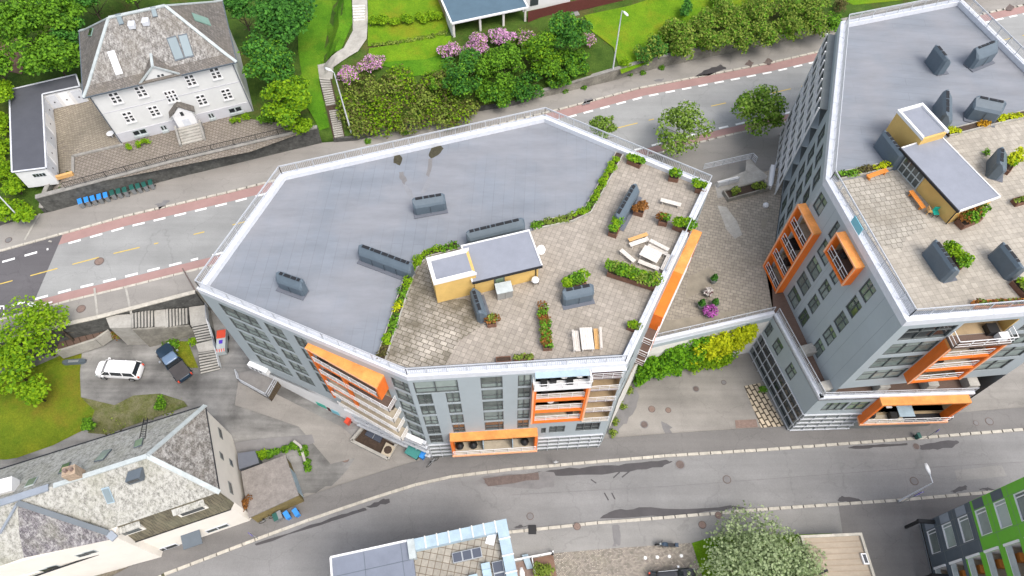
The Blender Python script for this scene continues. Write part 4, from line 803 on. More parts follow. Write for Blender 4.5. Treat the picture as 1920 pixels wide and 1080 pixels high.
m = MB(); LS.box(m, 6.0, 15.3, 3.6, 3.9, .003, .95); m.build('balcony_base', 'orange_pale', bB); deck(bB, LS, 6.29, 10.6, 4.05, -1.55, .85, 'deck_beige'); deck(bB, LS, 10.61, 14.61, 4.05, -1.55, .85, 'slot_black')
m = MB(); railing(m, [LS.p(6.3, 4.05, .9), LS.p(15.2, 4.05, .9), LS.p(15.2, 4.05, .1)], 1.05, None, 1.2, .03, (.5,)); m.build('balcony_railing', 'bright_white', bB)
m = MB(); m.ob(LS.p(9.8, 4.9, -.6), LS.d * 1.6, LS.n * 1.2, (0, 0, .08)); m.build('balcony_awning', 'zinc', bB); m = MB(); m.lathe(LS.p(7.2, 4.06, .1), [(.3, 0), (.45, .4), (.25, .9), (.05, 1.0)], 10); m.build('balcony_chair', 'black', bB); m = MB(); LS.box(m, 9.0, 9.8, 4.06, 4.8, -.1, .6); m.build('balcony_chair', 'black', bB); m = MB(); LS.box(m, 8.7, 9.3, 4.06, 5.0, -1.0, -.4); m.build('balcony_table', 'white_paint', bB)
# stair house on roof B
q3 = ccw(rectify(quadpx([(1688, 205), (1735, 193), (1774, 247), (1726, 262)], 26.6))[0]); q4 = ccw(rectify(quadpx([(1706, 276), (1776, 248), (1862, 375), (1783, 397)], 25.7))[0])
m = MB(); m.prism(inset(q3, .06), ZBR, 26.4); m.prism(inset(q4, .22), ZBR, 25.5); shB = m.build('stair_house', 'yellow_render', bB)
m = MB(); m.prism(q4, 25.5, 25.7); m.build('roof', 'dark_roof2', shB); m = MB(); m.prism(inset(q3, .25), 26.4, 26.47); m.build('roof', 'dark_roof2', shB)
rim('roof_edge', inset(q3, -.02), .25, 26.35, 26.66, 'bright_white', shB, (facing(q3, (.6, -1)),)); iw = facing(q4, (-1, -.4)); rim('roof_edge', inset(q4, -.02), .1, 25.5, 25.76, 'bright_white', shB, (iw,))
wq = side(q4, iw); m = MB(); wq.box(m, 0, wq.L, 25.46, 25.7, 0, .13); m.build('gutter', 'slot_black', shB); m = MB(); m.tube([wq.p(wq.L - .2, 25.5, -.1), wq.p(wq.L - .2, ZBR + .1, -.1)], .05); m.build('downpipe', 'slot_black', shB)
wi = Wall(inset(q4, .22)[iw], inset(q4, .22)[(iw + 1) % 4]); print('stairB', wi.L, wi.d)
m = MB(); g = MB(); wi.box(m, .6, 3.2, ZBR + .05, ZBR + 1.95, .003, .1)
for i in range(4):
    for jj in range(2): wi.box(g, .72 + i * .62, .72 + i * .62 + .5, ZBR + .2 + jj * .9, ZBR + .95 + jj * .85, .102, .115)
d_ = m.build('glazed_door', 'zinc_light', shB); g.build('pane', 'pane_dark', d_)
for k, (a, b, fl, h) in enumerate([((1758, 85), (1777, 108), -1, 2.1), ((1833, 90), (1868, 76), 1, 2.1), ((1777, 169), (1777, 212), -1, 2.2), ((1836, 181), (1884, 191), 1, 2.2), ((1661, 246), (1694, 288), -1, 2.0), ((1880, 277), (1878, 304), -1, 2.0), ((1757, 452), (1792, 502), -1, 2.0), ((1884, 457), (1916, 498), -1, 2.0)]):
    hood(bB, P(*a, ZBR + h), P(*b, ZBR + h), ZBR, h, 1.1, flip=fl, seed=20 + k)
leafmat('leaf_ivy', (0.03, 0.12, 0.006), (0.16, 0.36, 0.012))
# ================================================================ podium courtyard between the two blocks
ZP = 8.9
f1, f2 = P(1212, 643, ZP + .3).to_2d(), P(1452, 588, ZP + .3).to_2d()
pod = [tuple(f1), tuple(f2), (28.2, 41), (29.5, 44.5), (31.5, 52), (17, 46.8), (19.4, 44), (9.9, 25.5)]
pod = [tuple(f1), tuple(f2), (28.6, 41.2), (33.4, 56.5), (18, 51.2), (17, 45.2), (19.5, 43.9), (10.5, 26)]
bP = thing('raised_courtyard', 'paved courtyard deck bridging the gap between the two apartment blocks, above the forecourt', 'courtyard', (20, 42, 0), 0, None, True)
m = MB(); m.prism(pod, -.2, ZP - .05); m.build('retaining_wall', 'warm_white', bP); m = MB(); m.sheet([Vector((*p, ZP)) for p in pod]); m.build('paving', 'podium_tiles', bP, fix=False)
WP_ = Wall(f1, f2); m = MB(); WP_.box(m, -.3, WP_.L + .1, ZP - .4, ZP + .3, -.35, .02); m.build('parapet_cap', 'white_metal', bP); m = MB(); WP_.box(m, -.3, WP_.L, ZP - 1.1, ZP - .4, .0, .08); m.build('fascia', 'cladding', bP)
m = MB(); railing(m, [WP_.p(0, ZP + .3, -.3), WP_.p(WP_.L, ZP + .3, -.3)], .9, .16, 1.6, .03); m.build('railing', 'rail_metal', bP)
m = MB(); m.sheet([P(x, y, ZP + .008) for x, y in [(1340, 345), (1398, 320), (1400, 290), (1418, 312), (1440, 330), (1425, 350), (1346, 372)]]); m.build('ramp_landing', 'concrete', bP, fix=False)
m = MB(); m.sheet([P(x, y, ZP + .008) for x, y in [(1345, 385), (1362, 388), (1382, 415), (1392, 440), (1378, 448), (1362, 430)]]); m.build('worn_slab', 'concrete', bP, fix=False)
for k, pts in enumerate([[(1290, 520), (1330, 500), (1350, 520), (1320, 545), (1285, 560)], [(1428, 412), (1440, 408), (1436, 428), (1428, 430)], [(1225, 600), (1260, 600), (1330, 590), (1420, 575), (1300, 612), (1232, 628)]]):
    m = MB(); m.sheet([P(x, y, ZP + .012) for x, y in pts]); m.build('damp_patch', 'podium_damp' if 'podium_damp' in M else plain('podium_damp', (.26, .23, .18), .85, .15, 1).name, bP, fix=False)
def prail(name, pts, z, par, h=1.0, mat='rail_metal', mid=(.25, .5, .75)):
    m = MB(); railing(m, [P(x, y, z) for x, y in pts], h, None, 1.4, .03, mid); return m.build(name, mat, par)
prail('ramp_railing', [(1318, 318), (1408, 298), (1416, 306)], ZP, bP); prail('ramp_railing', [(1345, 352), (1383, 342)], ZP, bP); prail('ramp_railing', [(1450, 315), (1444, 355)], ZP, bP)
m = MB(); m.bar(P(1345, 345, ZP + .3), P(1383, 335, ZP + .3), .35, .6); m.build('ramp_wall', 'warm_white', bP); m = MB(); m.bar(P(1448, 312, ZP + .3), P(1443, 352, ZP + .3), .4, .6); m.build('ramp_wall', 'white_paint', bP)
# planting box on the courtyard
t = thing('planter_bed', 'long low grey planter with three shrubs on the courtyard between the blocks', 'planter', P(1400, 365, ZP), 0, None, True)
m = MB(); a, b = P(1363, 378, ZP), P(1440, 357, ZP); u = (b - a).normalized(); n = Vector((-u.y, u.x, 0)); L_ = (b - a).length
for o, w_ in ((-.1, .15), (1.15, .15)): m.ob(a + n * o, u * L_, n * w_, (0, 0, .6))
for s in (0, L_ - .15): m.ob(a + n * .05 + u * s, u * .15, n * 1.1, (0, 0, .6))
m.build('box', 'concrete_old', t); m = MB(); m.ob(a + n * .05 + u * .15, u * (L_ - .3), n * 1.1, (0, 0, .4)); m.build('soil', 'soil', t)
for i, (s, R) in enumerate([(1.2, .6), (3.7, .45), (L_ - 1.1, .8)]): bush('x', '', a + u * s + n * .6 + Vector((0, 0, .3)), R, .9, 'leaf_olive', 160, .2, parent=t)
# ivy on the courtyard wall
def ivy(name, lab, W, s0, s1, f, mat, n, seed, bulge=.5):
    r = np.random.default_rng(seed); c = []; ra = []
    while len(c) < 150:
        s = r.uniform(s0, s1); a, b = f(s)
        if b <= a: continue
        z = r.uniform(a, b); q = W.p(s, z, r.uniform(.1, bulge)); c.append(tuple(q)); ra.append(r.uniform(.35, .7))
    v, k = leaves(n, c, ra, .26, .45, seed); t = thing(name, lab, 'ivy', W.p((s0 + s1) / 2, 0, .3), 0, None, True); m = MB()
    for i in range(4): s = s0 + (s1 - s0) * (i + .5) / 4; m.tube([W.p(s, 0, .1), W.p(s + .2, 2, .15), W.p(s, 4, .1)], .06, 5, r1=.02)
    m.build('stem', 'bark', t); leafobj('foliage', [(v, k)], [mat], t); return t
ivy('ivy', 'dark green ivy covering the left half of the white courtyard wall', WP_, .1, 7.0, lambda s: (.4, 5.6 + s * .3), 'leaf_ivy', 6500, 3, .8)
ivy('ivy', 'yellow-green ivy covering the right half of the white courtyard wall', WP_, 6.0, 12.4, lambda s: (2.0 + (s - 6) * .22, 6.9 + .08 * s), 'leaf_yellow', 5200, 4, .8)
ivy('ivy', 'bright green low creeper under the yellow ivy, beside the driveway', WP_, 7.0, 11.5, lambda s: (.3, 3.0), 'leaf_lime', 2200, 5, 1.0)
# potted plants on the courtyard
def pot(name, lab, p, r_, h, mat, kind, pm='mid_frame', group=None):
    t = thing(name, lab, 'potted plant', p, 0, group, True); m = MB(); m.lathe(p, [(r_ * .7, 0), (r_, h), (r_ * .88, h), (r_ * .86, h - .08)], 14); m.build('pot', pm, t, smooth=False)
    if kind == 'cone':
        c = [(p.x, p.y, p.z + h + .15 + .22 * i) for i in range(5)]; ra = [r_ * .95, r_ * .8, r_ * .6, r_ * .4, r_ * .2]; leafobj('foliage', [leaves(420, c, ra, .13, .2, int(p.x * 31))], [mat], t)
    else: leafobj('foliage', [leaves(260, [(p.x, p.y, p.z + h + .1)], [r_ * 1.25], .2, .5, int(p.x * 17)), leaves(90, [(p.x, p.y, p.z + h)], [r_], .2, .4, 3)], [mat, 'leaf_deep'], t)
    return t
pot('conifer_pot', 'small conical conifer in a round grey pot, farthest from the pink flowers', P(1336, 529, ZP), .42, .6, 'leaf_deep', 'cone'); pot('conifer_pot', 'small conical conifer in a pot just left of the pink flowers', P(1313, 576, ZP), .42, .6, 'leaf_deep', 'cone')
pot('conifer_pot', 'small conical conifer in a pot just right of the pink flowers', P(1338, 574, ZP), .4, .6, 'leaf_deep', 'cone'); pot('flower_pot', 'grey pot of white flowers between the small conifers on the courtyard', P(1326, 553, ZP), .4, .5, 'blossom_white', 'f')
pot('flower_pot', 'round pot full of bright magenta flowers on the courtyard', P(1329, 590, ZP), .62, .55, 'blossom_magenta', 'f')
m = MB(); p = P(1435, 387, ZP); m.lathe(p, [(.3, 0), (.35, .3), (.2, .5), (.03, .55)], 12); tag(m.build('garden_lamp', 'white_paint', None), 'small white dome on the courtyard paving near the planter', 'garden lamp')
# ================================================================ white house, top left
ZG = 9.6
h = [P(155, 182, 17.6).to_2d(), P(443, 115, 17.6).to_2d(), P(415, -5, 17.6).to_2d(), P(138, 42, 17.6).to_2d()]
u = (h[1] - h[0]).normalized(); v = Vector((-u.y, u.x)); wH = (h[1] - h[0]).length; dH = 12.4; h = [h[0], h[0] + u * wH, h[0] + u * wH + v * dH, h[0] + v * dH]
bH = thing('house', 'big pale villa with mossy grey hip roof and white cross windows, top left', 'house', (h[0].x + 7, h[0].y + 6, ZG), 0, None, True)
hq = [tuple(q) for q in h]; hb = inset(hq, .45); HF = Wall(hb[0], hb[1]); HR = Wall(hb[1], hb[2])
def wpx(W, px, py, off_=0.0):
    lo, hi = -5.0, 40.0; g = lambda z: (P(px, py, z) - W.a).dot(W.n) - off_
    s_ = g(lo) > 0
    for _ in range(50):
        m_ = (lo + hi) / 2
        if (g(m_) > 0) == s_: lo = m_
        else: hi = m_
    return (P(px, py, lo) - W.a).dot(W.d), lo
def wins_px(W, cs, w_, h_): 
    o = []
    for c in cs: s, z = wpx(W, *c); o.append((s - w_ / 2, s + w_ / 2, z - h_ / 2, z + h_ / 2))
    return o
up = wins_px(HF, [(216, 183), (264, 171), (357, 150), (404, 137)], 1.05, 1.5); lw = wins_px(HF, [(241, 219), (289, 208), (378, 187), (425, 176)], 1.05, 1.5); md = wins_px(HF, [(321, 180)], 1.25, 1.6); rd = wins_px(HF, [(302, 142)], .9, .8)
bs = wins_px(HF, [(262, 247), (441, 205)], 1.6, .8); bs2 = wins_px(HF, [(307, 239), (396, 216)], .7, .8)
zu = sum(o[3] for o in up) / 4; print('house windows', zu, [round(o[0], 1) for o in up], [round(o[2], 1) for o in lw], md, rd, bs)
m = MB(); allw = up + lw + md + rd + bs + bs2; facade(m, HF, 0, HF.L, ZG - .3, 17.5, [o for o in allw if o[3] < 17.45])
for i in (1, 2, 3): Wx = Wall(hb[i], hb[(i + 1) % 4]); facade(m, Wx, 0, Wx.L, ZG - .3, 17.5, [])
m.build('wall', 'pale_render' if 'pale_render' in M else plain('pale_render', (.60, .605, .595), .8, .04, .8, fine=4).name, bH)
m = MB(); HF.box(m, -.02, HF.L + .02, ZG - .3, ZG + 1.55, .003, .06); HF.box(m, -.02, HF.L + .02, ZG + 4.75, ZG + 4.85, .003, .03); m.build('plinth', 'plinth_grey' if 'plinth_grey' in M else plain('plinth_grey', (.50, .50, .53), .8, .06, .8).name, bH)
def cottwin(W, s0, s1, z0, z1, par, nv=1, nh=2):
    m = MB(); e = .09; f = .01
    W.box(m, s0 - .1, s1 + .1, z0 - .18, z0, .07, .16); W.box(m, s0 - .05, s0 + .06, z0, z1, -.05, .05); W.box(m, s1 - .06, s1 + .05, z0, z1, -.05, .05); W.box(m, s0 + .06, s1 - .06, z1 - .07, z1, -.05, .05)
    for k in range(1, nv + 1): x = s0 + (s1 - s0) * k / (nv + 1); W.box(m, x - e, x + e, z0, z1 - .07, -.05, .045)
    z = z0 + (z1 - z0) * .62; W.box(m, s0 + .06, s1 - .06, z - .07, z + .07, -.05, .04)
    z = z0 + (z1 - z0) * .3; W.box(m, s0 + .06, s1 - .06, z - .03, z + .03, -.05, .03)
    f_ = m.build('window', 'bright_white', par); g = MB(); W.box(g, s0, s1, z0, z1, -.09, -.055); g.build('pane', 'car_glass', f_)
for o in up + lw + md: cottwin(HF, *o, bH, 1 if o is not md[0] else 2)
for o in bs + bs2:
    m = MB(); HF.box(m, o[0], o[1], o[2], o[3], .062, .09); HF.box(m, o[0] - .05, o[1] + .05, o[2] - .3, o[2], .062, .25); f_ = m.build('window', 'zinc_light', bH); g = MB(); k = (o[1] - o[0]) / 2
    for i in range(2): HF.box(g, o[0] + .08 + i * k, o[0] + k - .08 + i * k, o[2] + .12, o[3] - .1, .092, .1)
    g.build('pane', 'car_glass', f_)
s, z = wpx(HF, 302, 142); m = MB()
for a in range(4):
    c_, s_ = (-1, 1)[a % 2] * .22, (-1, 1)[a // 2] * .2; HF.box(m, s + c_ - .14, s + c_ + .14, z + s_ - .13, z + s_ + .13, .205, .22)
g = m.build('round_window', 'car_glass', bH)
# roof: hips, bell-cast eaves, front cross gable
rz = 22.3; r1, r2 = P(205, 21, rz).to_2d(), P(292, 4, rz).to_2d(); cR = (h[0] + h[2]) / 2; r1 = cR - u * 3.2; r2 = cR + u * 3.0
def lp(a, b, t): return (a[0] + (b[0] - a[0]) * t, a[1] + (b[1] - a[1]) * t)
m = MB(); E_ = [(*q, 17.5) for q in hq]; k_ = [(*lp(h[i], (r1, r2, r2, r1)[i], .16), 18.15) for i in range(4)]; T1, T2 = (*r1, rz), (*r2, rz)
for i in range(4): m.add([E_[i], E_[(i + 1) % 4], k_[(i + 1) % 4], k_[i]], [(0, 1, 2, 3)], 0)
m.add([k_[0], k_[1], T2, T1], [(0, 1, 2, 3)], 1); m.add([k_[1], k_[2], T2], [(0, 1, 2)], 0); m.add([k_[2], k_[3], T1, T2], [(0, 1, 2, 3)], 0); m.add([k_[3], k_[0], T1], [(0, 1, 2)], 0); m.add([(q[0], q[1], 17.42) for q in E_], [(0, 1, 2, 3)], 0)
rf = m.build('roof', ['slate_grey', 'slate_mid'], bH)
m = MB(); 
for a, b, c in ((E_[0], k_[0], T1), (E_[1], k_[1], T2), (E_[2], k_[2], T2), (E_[3], k_[3], T1)): m.bar(a, b, .35, .12); m.bar(b, c, .35, .12)
m.bar(T1, T2, .4, .14); m.build('ridge_cap', 'zinc_light', rf)
m = MB()
for i in range(4): (m.bar((*hq[i], 17.45), (*hq[(i + 1) % 4], 17.45), .16, .14) if i else (m.bar((*hq[0], 17.45), HF.p(5.6, 17.45, .45), .16, .14), m.bar(HF.p(10.4, 17.45, .45), (*hq[1], 17.45), .16, .14)))
m.build('gutter', 'slate_panel', rf)
gs, gz = wpx(HF, 286, 126); sm_ = HF.p(7.35, 17.45); g0 = 5.5; g1 = 9.2; gm = 7.95; g0, g1 = 5.9, 10.1; gA_, gB_, gC = HF.p(g0 - .15, 17.5, .3), HF.p(g1 + .15, 17.55, .3), HF.p(gm, 19.3, .3)
bk = HF.p(gm, 19.3, -2.6); m = MB(); m.add([gA_, gC, bk, HF.p(g0 - .2, 17.5, .0)], [(0, 1, 2, 3)]); m.add([gB_, gC, bk, HF.p(g1 + .2, 17.5, .0)], [(0, 1, 2, 3)]); m.build('cross_gable_roof', 'slate_grey', rf, fix=False)
m = MB(); m.add([HF.p(g0, 17.2, .2), HF.p(g1, 17.2, .2), HF.p(gm, 19.15, .2)], [(0, 1, 2)]); m.hexa([HF.p(g0 + .3, 17.0, .0), HF.p(g1 - .3, 17.0, .0), HF.p(g1 - .3, 17.0, .19), HF.p(g0 + .3, 17.0, .19), HF.p(g0 + .3, 17.6, .0), HF.p(g1 - .3, 17.6, .0), HF.p(g1 - .3, 17.6, .19), HF.p(g0 + .3, 17.6, .19)]); m.build('gable_wall', 'pale_render', bH, fix=False)
m = MB(); m.bar(gA_, gC, .1, .22); m.bar(gB_, gC, .1, .22); m.bar(gC, bk, .3, .1); m.build('gable_trim', 'zinc_light', rf)
def onroof(px, py, pl):  # intersect view ray with plane through three points
    a, b, c = [Vector(q) for q in pl]; n = (b - a).cross(c - a); o = Vector((0, 0, CH)); d = P(px, py, 0) - o; t = (a - o).dot(n) / d.dot(n); return o + d * t, n.normalized() * (1 if n.z > 0 else -1)
def skylight(par, pts, pl, fr='slate_panel', gl='pane_sky', mull=0, rf_h=.1, name='skylight'):
    q = []
    for p in pts: x, n = onroof(*p, pl); q.append(x)
    # rectangle from the measured corners
    c = sum(q, Vector()) / 4; a = ((q[1] - q[0]) + (q[2] - q[3])) / 4; b = ((q[3] - q[0]) + (q[2] - q[1])) / 4; b = b - a * (a.dot(b) / a.dot(a)) * .8
    m = MB(); m.ob(c - a - b + n * .02, a * 2, b * 2, n * rf_h); f = m.build(name, fr, par); g = MB(); k = .86; g.ob(c - a * k - b * k * 1.03 + n * (rf_h + .021), a * 2 * k, b * 2 * k * 1.03, n * .02); g.build('pane', gl, f); return f
plF = (k_[0], k_[1], T1); plL = (k_[3], k_[0], T1); plR = (k_[1], k_[2], T2)
skylight(rf, [(202, 97), (216, 94), (230, 138), (217, 142)], plF, 'steel', 'bright_white'); skylight(rf, [(313, 71), (331, 67), (346, 110), (328, 116)], plF); skylight(rf, [(334, 66), (351, 63), (364, 106), (347, 110)], plF)
skylight(rf, [(216, 27), (226, 25), (233, 45), (224, 48)], plF); skylight(rf, [(282, 14), (291, 13), (297, 31), (287, 33)], plF); skylight(rf, [(361, 25), (380, 33), (405, 52), (363, 39)], plR, 'copper_green' if 'copper_green' in M else plain('copper_green', (.16, .26, .22), .6, .1).name, 'copper_green'); skylight(rf, [(169, 53), (175, 53), (173, 68), (168, 68)], plL, 'copper_green', 'pane_dark')
m = MB()
for px, py in ((250, 52), (276, 46)): x, n = onroof(px, py, plF); m.ob(x - Vector((.35, .3, 0)), (.7, .1, 0), (-.1, .7, .1), (0, 0, .5))
m.build('roof_vent', 'white_metal', rf)
# portico and front steps
ps, pz = wpx(HF, 345, 240, .0); ps = 8.4; m = MB()
HF.box(m, ps - 1.15, ps + 1.15, ZG + .9, ZG + 2.9, .003, .9); m.build('porch', 'bright_white', bH); m = MB()
a, b, c = HF.p(ps - 1.5, ZG + 2.75, 1.05), HF.p(ps + 1.5, ZG + 2.75, 1.05), HF.p(ps, ZG + 4.1, 1.05); d_ = HF.n * -1.05
m.hexa([a, a + d_, c + d_, c, a + Vector((0, 0, .12)), a + d_ + Vector((0, 0, .12)), c + d_ + Vector((0, 0, .12)), c + Vector((0, 0, .12))]); m.hexa([b, b + d_, c + d_, c, b + Vector((0, 0, .12)), b + d_ + Vector((0, 0, .12)), c + d_ + Vector((0, 0, .12)), c + Vector((0, 0, .12))]); m.build('porch_roof', 'slate_grey', bH)
m = MB(); a, b, c = HF.p(ps - 1.2, ZG + 2.8, .92), HF.p(ps + 1.2, ZG + 2.8, .92), HF.p(ps, ZG + 3.95, .92); m.add([a, b, c], [(0, 1, 2)]); m.build('porch_gable', 'bright_white', bH, fix=False)
m = MB(); HF.box(m, ps - .4, ps + .4, ZG + .95, ZG + 2.0, .905, .93); d_ = m.build('front_door', 'white_metal', bH); m = MB(); HF.box(m, ps - .18, ps + .18, ZG + 2.6, ZG + 3.2, .93, .945); m.build('pane', 'car_glass', d_)
m = MB(); N_ = 6
for i in range(N_): HF.box(m, ps - 1.3, ps + 1.3, ZG - .1, ZG + 1.0 - i * 1.0 / N_, 1.0 + i * .34, 1.34 + i * .34)
m.build('front_steps', 'concrete', bH)
for s in (ps - 1.58, ps + 1.32): m = MB(); q = HF.p(s, ZG - .1, .95); m.hexa([q, q + HF.d * .26, q + HF.d * .26 + HF.n * 2.3, q + HF.n * 2.3, q + Vector((0, 0, 1.5)), q + HF.d * .26 + Vector((0, 0, 1.5)), q + HF.d * .26 + HF.n * 2.3 + Vector((0, 0, .5)), q + HF.n * 2.3 + Vector((0, 0, .5))]); m.build('step_wall', 'stone_cap', bH)
m = MB(); m.tube([HF.p(.1, 17.3, .1), HF.p(.1, ZG, .1)], .06); m.tube([HF.p(HF.L - .1, 17.3, .1), HF.p(HF.L - .1, ZG, .1)], .06); m.build('downpipe', 'slate_panel', bH)
for i, (px, py) in enumerate([(243, 281), (263, 275), (277, 270), (440, 231), (450, 229), (462, 224)]): bush('clipped_bush', ['first yellow-green clipped bush from the left under the villa front', 'second yellow-green clipped bush from the left under the villa front', 'third yellow-green clipped bush, left of the villa steps', 'fourth yellow-green clipped bush, first one right of the villa steps', 'small fifth clipped bush, right of the villa steps', 'last yellow-green clipped bush near the right villa corner'][i], P(px, py, ZG), (.5, .5, .6, .55, .35, .55)[i], .9, 'leaf_lime', 220, .16, group='clipped bushes along the villa front')
# garages in an L beside the villa
ga = [P(x, y, 12.2).to_2d() for x, y in [(22, 322), (86, 314), (79, 176), (149, 161), (142, 139), (17, 168)]]
bG = thing('garage', 'L-shaped white garage row with flat dark grey roof left of the villa', 'garage', (ga[1].x - 3, ga[1].y + 4, ZG), 0, None, True)
gq = [tuple(q) for q in ga]; m = MB(); m.prism(inset(gq, .12), ZG - .4, 11.95); m.build('wall', 'white_paint', bG); m = MB(); m.prism(gq, 11.95, 12.15); r_ = m.build('roof', 'garage_roof', bG)
m = MB(); 
for a, b in zip(gq, gq[1:] + gq[:1]): m.bar((*a, 12.16), (*b, 12.16), .16, .1)
m.build('roof_trim', 'white_metal', r_)
for W_, n_ in ((Wall(inset(gq, .12)[1], inset(gq, .12)[2]), 5), (Wall(inset(gq, .12)[2], inset(gq, .12)[3]), 3)):
    for i in range(n_):
        k = W_.L / n_; m = MB(); W_.box(m, i * k + .2, (i + 1) * k - .2, ZG + .05, 11.6, .003, .06); d_ = m.build('garage_door', 'car_white' if i % 2 else 'white_metal', bG); m = MB(); W_.box(m, (i + .5) * k - .08, (i + .5) * k + .08, ZG + .9, ZG + 1.05, .062, .1); m.build('handle', 'black', d_)
W_ = Wall(inset(gq, .12)[0], inset(gq, .12)[1]); m = MB(); W_.box(m, W_.L * .45, W_.L * .85, ZG + 1.2, ZG + 1.75, .003, .05); f_ = m.build('window', 'zinc_light', bG); m = MB()
for i in range(4): W_.box(m, W_.L * (.46 + .1 * i), W_.L * (.54 + .1 * i), ZG + 1.26, ZG + 1.68, .052, .06)
m.build('pane', 'car_glass', f_)
m = MB(); [m.bar(P(*a, ZG + .12), P(*b, ZG + .12), .3, .25) for a, b in (((137, 293), (137, 325)), ((137, 293), (232, 271)))]; tag(m.build('yard_kerb', 'stone_cap', None), 'low stone kerb stepping across the paved yard of the villa', 'kerb')
m = MB(); m.bar(P(104, 334, ZG + .25), P(137, 325, ZG + .25), .35, .5); tag(m.build('timber_curb', 'wood_tan', None), 'short orange timber beam at the corner of the garage court', 'timber beam')
t = thing('patio_table', 'small white round table beside the left corner of the villa', 'table', P(212, 258, ZG)); m = MB(); m.lathe((0, 0, 0), [(.06, 0), (.06, .7), (.45, .72), (.45, .76)], 14); m.build('top', 'bright_white', t); m = MB(); m.box(-.35, .35, -.3, .3, -.0, .04); m.build('base', 'white_paint', t)
# ================================================================ retaining walls of the north side
def wallrun(name, lab, pts, th, top, mat, cap=None, z0=NZ - .1, cat='wall', hcap=.12):
    m = MB(); c = MB(); k = MB()
    for a, b in zip(pts, pts[1:]):
        a, b = Vector((a[0], a[1], 0)), Vector((b[0], b[1], 0)); d = (b - a).normalized(); n = Vector((-d.y, d.x, 0)) * th; za, zb_ = top(a), top(b); e = d * .02
        m.hexa([(p.x, p.y, z0) for p in (a - e, b + e, b + e + n, a - e + n)] + [(p.x, p.y, z) for p, z in ((a - e, za), (b + e, zb_), (b + e + n, zb_), (a - e + n, za))])
        if cap: f = n * .15; g = [a - e - f, b + e - f, b + e + n + f, a - e + n + f]; c.hexa([(p.x, p.y, z + .002) for p, z in zip(g, (za, zb_, zb_, za))] + [(p.x, p.y, z + hcap) for p, z in zip(g, (za, zb_, zb_, za))])
    if not cap: return tag(m.build(name, mat, None), lab, cat)
    t = thing(name, lab, cat, (pts[0][0], pts[0][1], z0), 0, None, True); m.build('wall_face', mat, t); c.build('coping', cap, t); return t
wp = lambda l: [tuple(P(x, y, NZ).to_2d()) for x, y in l]
cutW = lambda x0, x1: [(x0, lerpline(WN, x0))] + [(p[0], p[1]) for p in WN if x0 < p[0] < x1] + [(x1, lerpline(WN, x1))]
xa, xb, xc = P(92, 400, NZ).x, P(604, 268, NZ).x, P(1000, 188, NZ).x
wallrun('retaining_wall', 'dark rough stone retaining wall with pale coping below the villa yard', cutW(xa, xb), .45, lambda p: ZG + .1, 'stone_wall', 'stone_cap')
wallrun('retaining_wall', 'low mossy stone wall along the pavement under the flowering bank', cutW(xb + 1.6, xc), .35, lambda p: NZ + .75, 'stone_wall')
wallrun('retaining_wall', 'long grey concrete retaining wall below the lime lawn and hedge', cutW(xc, 160), .4, lambda p: hz(p.x, p.y + .6) + .1, 'concrete_old', 'stone_cap')
wallrun('retaining_wall', 'low stone wall beside the entrance at the far left of the pavement', wp([(-60, 438), (0, 425), (60, 402)]), .35, lambda p: NZ + .9, 'stone_wall', 'stone_cap')
wallrun('wing_wall', 'slanting stone wing wall with pale coping below the garage', wp([(90, 400), (98, 385), (120, 362), (130, 350)]), .4, lambda p: NZ + 1.0 + 1.6 * min(1, max(0, (p.y - P(90, 400, NZ).y) / 3)), 'stone_wall', 'stone_cap')
t = thing('wire_fence', 'dark metal fence along the top of the villa retaining wall', 'fence', (xa, 52, ZG), 0, None, True); m = MB(); railing(m, [Vector((p[0], p[1] + .35, ZG + .2)) for p in cutW(xa + 3, xb - 2)], .9, .22, 2.5, .025); m.build('rails', 'black', t)
# stone stairs up the bank + path steps
def stairs(mb, a0, a1, b0, b1, n, zlow=None, sol=.3):
    """a0,a1 = ends of the lowest edge, b0,b1 = of the highest; solid treads"""
    a0, a1, b0, b1 = map(Vector, (a0, a1, b0, b1))
    for i in range(n):
        t0, t1 = i / n, (i + 1) / n; z = a0.z + (b0.z - a0.z) * t1; lo = (zlow if zlow is not None else z - sol); q = [a0.lerp(b0, t0), a1.lerp(b1, t0), a1.lerp(b1, t1), a0.lerp(b0, t1)]
        mb.hexa([(p.x, p.y, lo) for p in q] + [(p.x, p.y, z - .03) for p in q], 1)  # dark under-step shows along each front edge: riser shade put into the colour
        ta = t0 + (t1 - t0) * .3; q = [a0.lerp(b0, ta), a1.lerp(b1, ta), a1.lerp(b1, t1), a0.lerp(b0, t1)]; mb.hexa([(p.x, p.y, z - .029) for p in q] + [(p.x, p.y, z) for p in q], 0)
def sp(px, py, z): return P(px, py, z)
t = thing('garden_steps', 'straight run of pale steps climbing from the pavement through the garden to the path', 'steps', P(640, 255, NZ), 0, None, True); m = MB()
def stepsZ(m, l0, r0, l1, r1, z0, z1, n, th=.5):
    a0, a1, b0, b1 = sp(*l0, z0), sp(*r0, z0), sp(*l1, z1), sp(*r1, z1)
    for i in range(n):
        t0 = i / n; t1 = t0 + .72 / n; z = z0 + (z1 - z0) * (i + 1) / n; q = [a0.lerp(b0, t0), a1.lerp(b1, t0), a1.lerp(b1, t1), a0.lerp(b0, t1)]; m.hexa([(p.x, p.y, z - th) for p in q] + [(p.x, p.y, z) for p in q])
q0_ = lambda l, r, k: (l[0] + (r[0] - l[0]) * k, l[1] + (r[1] - l[1]) * k)
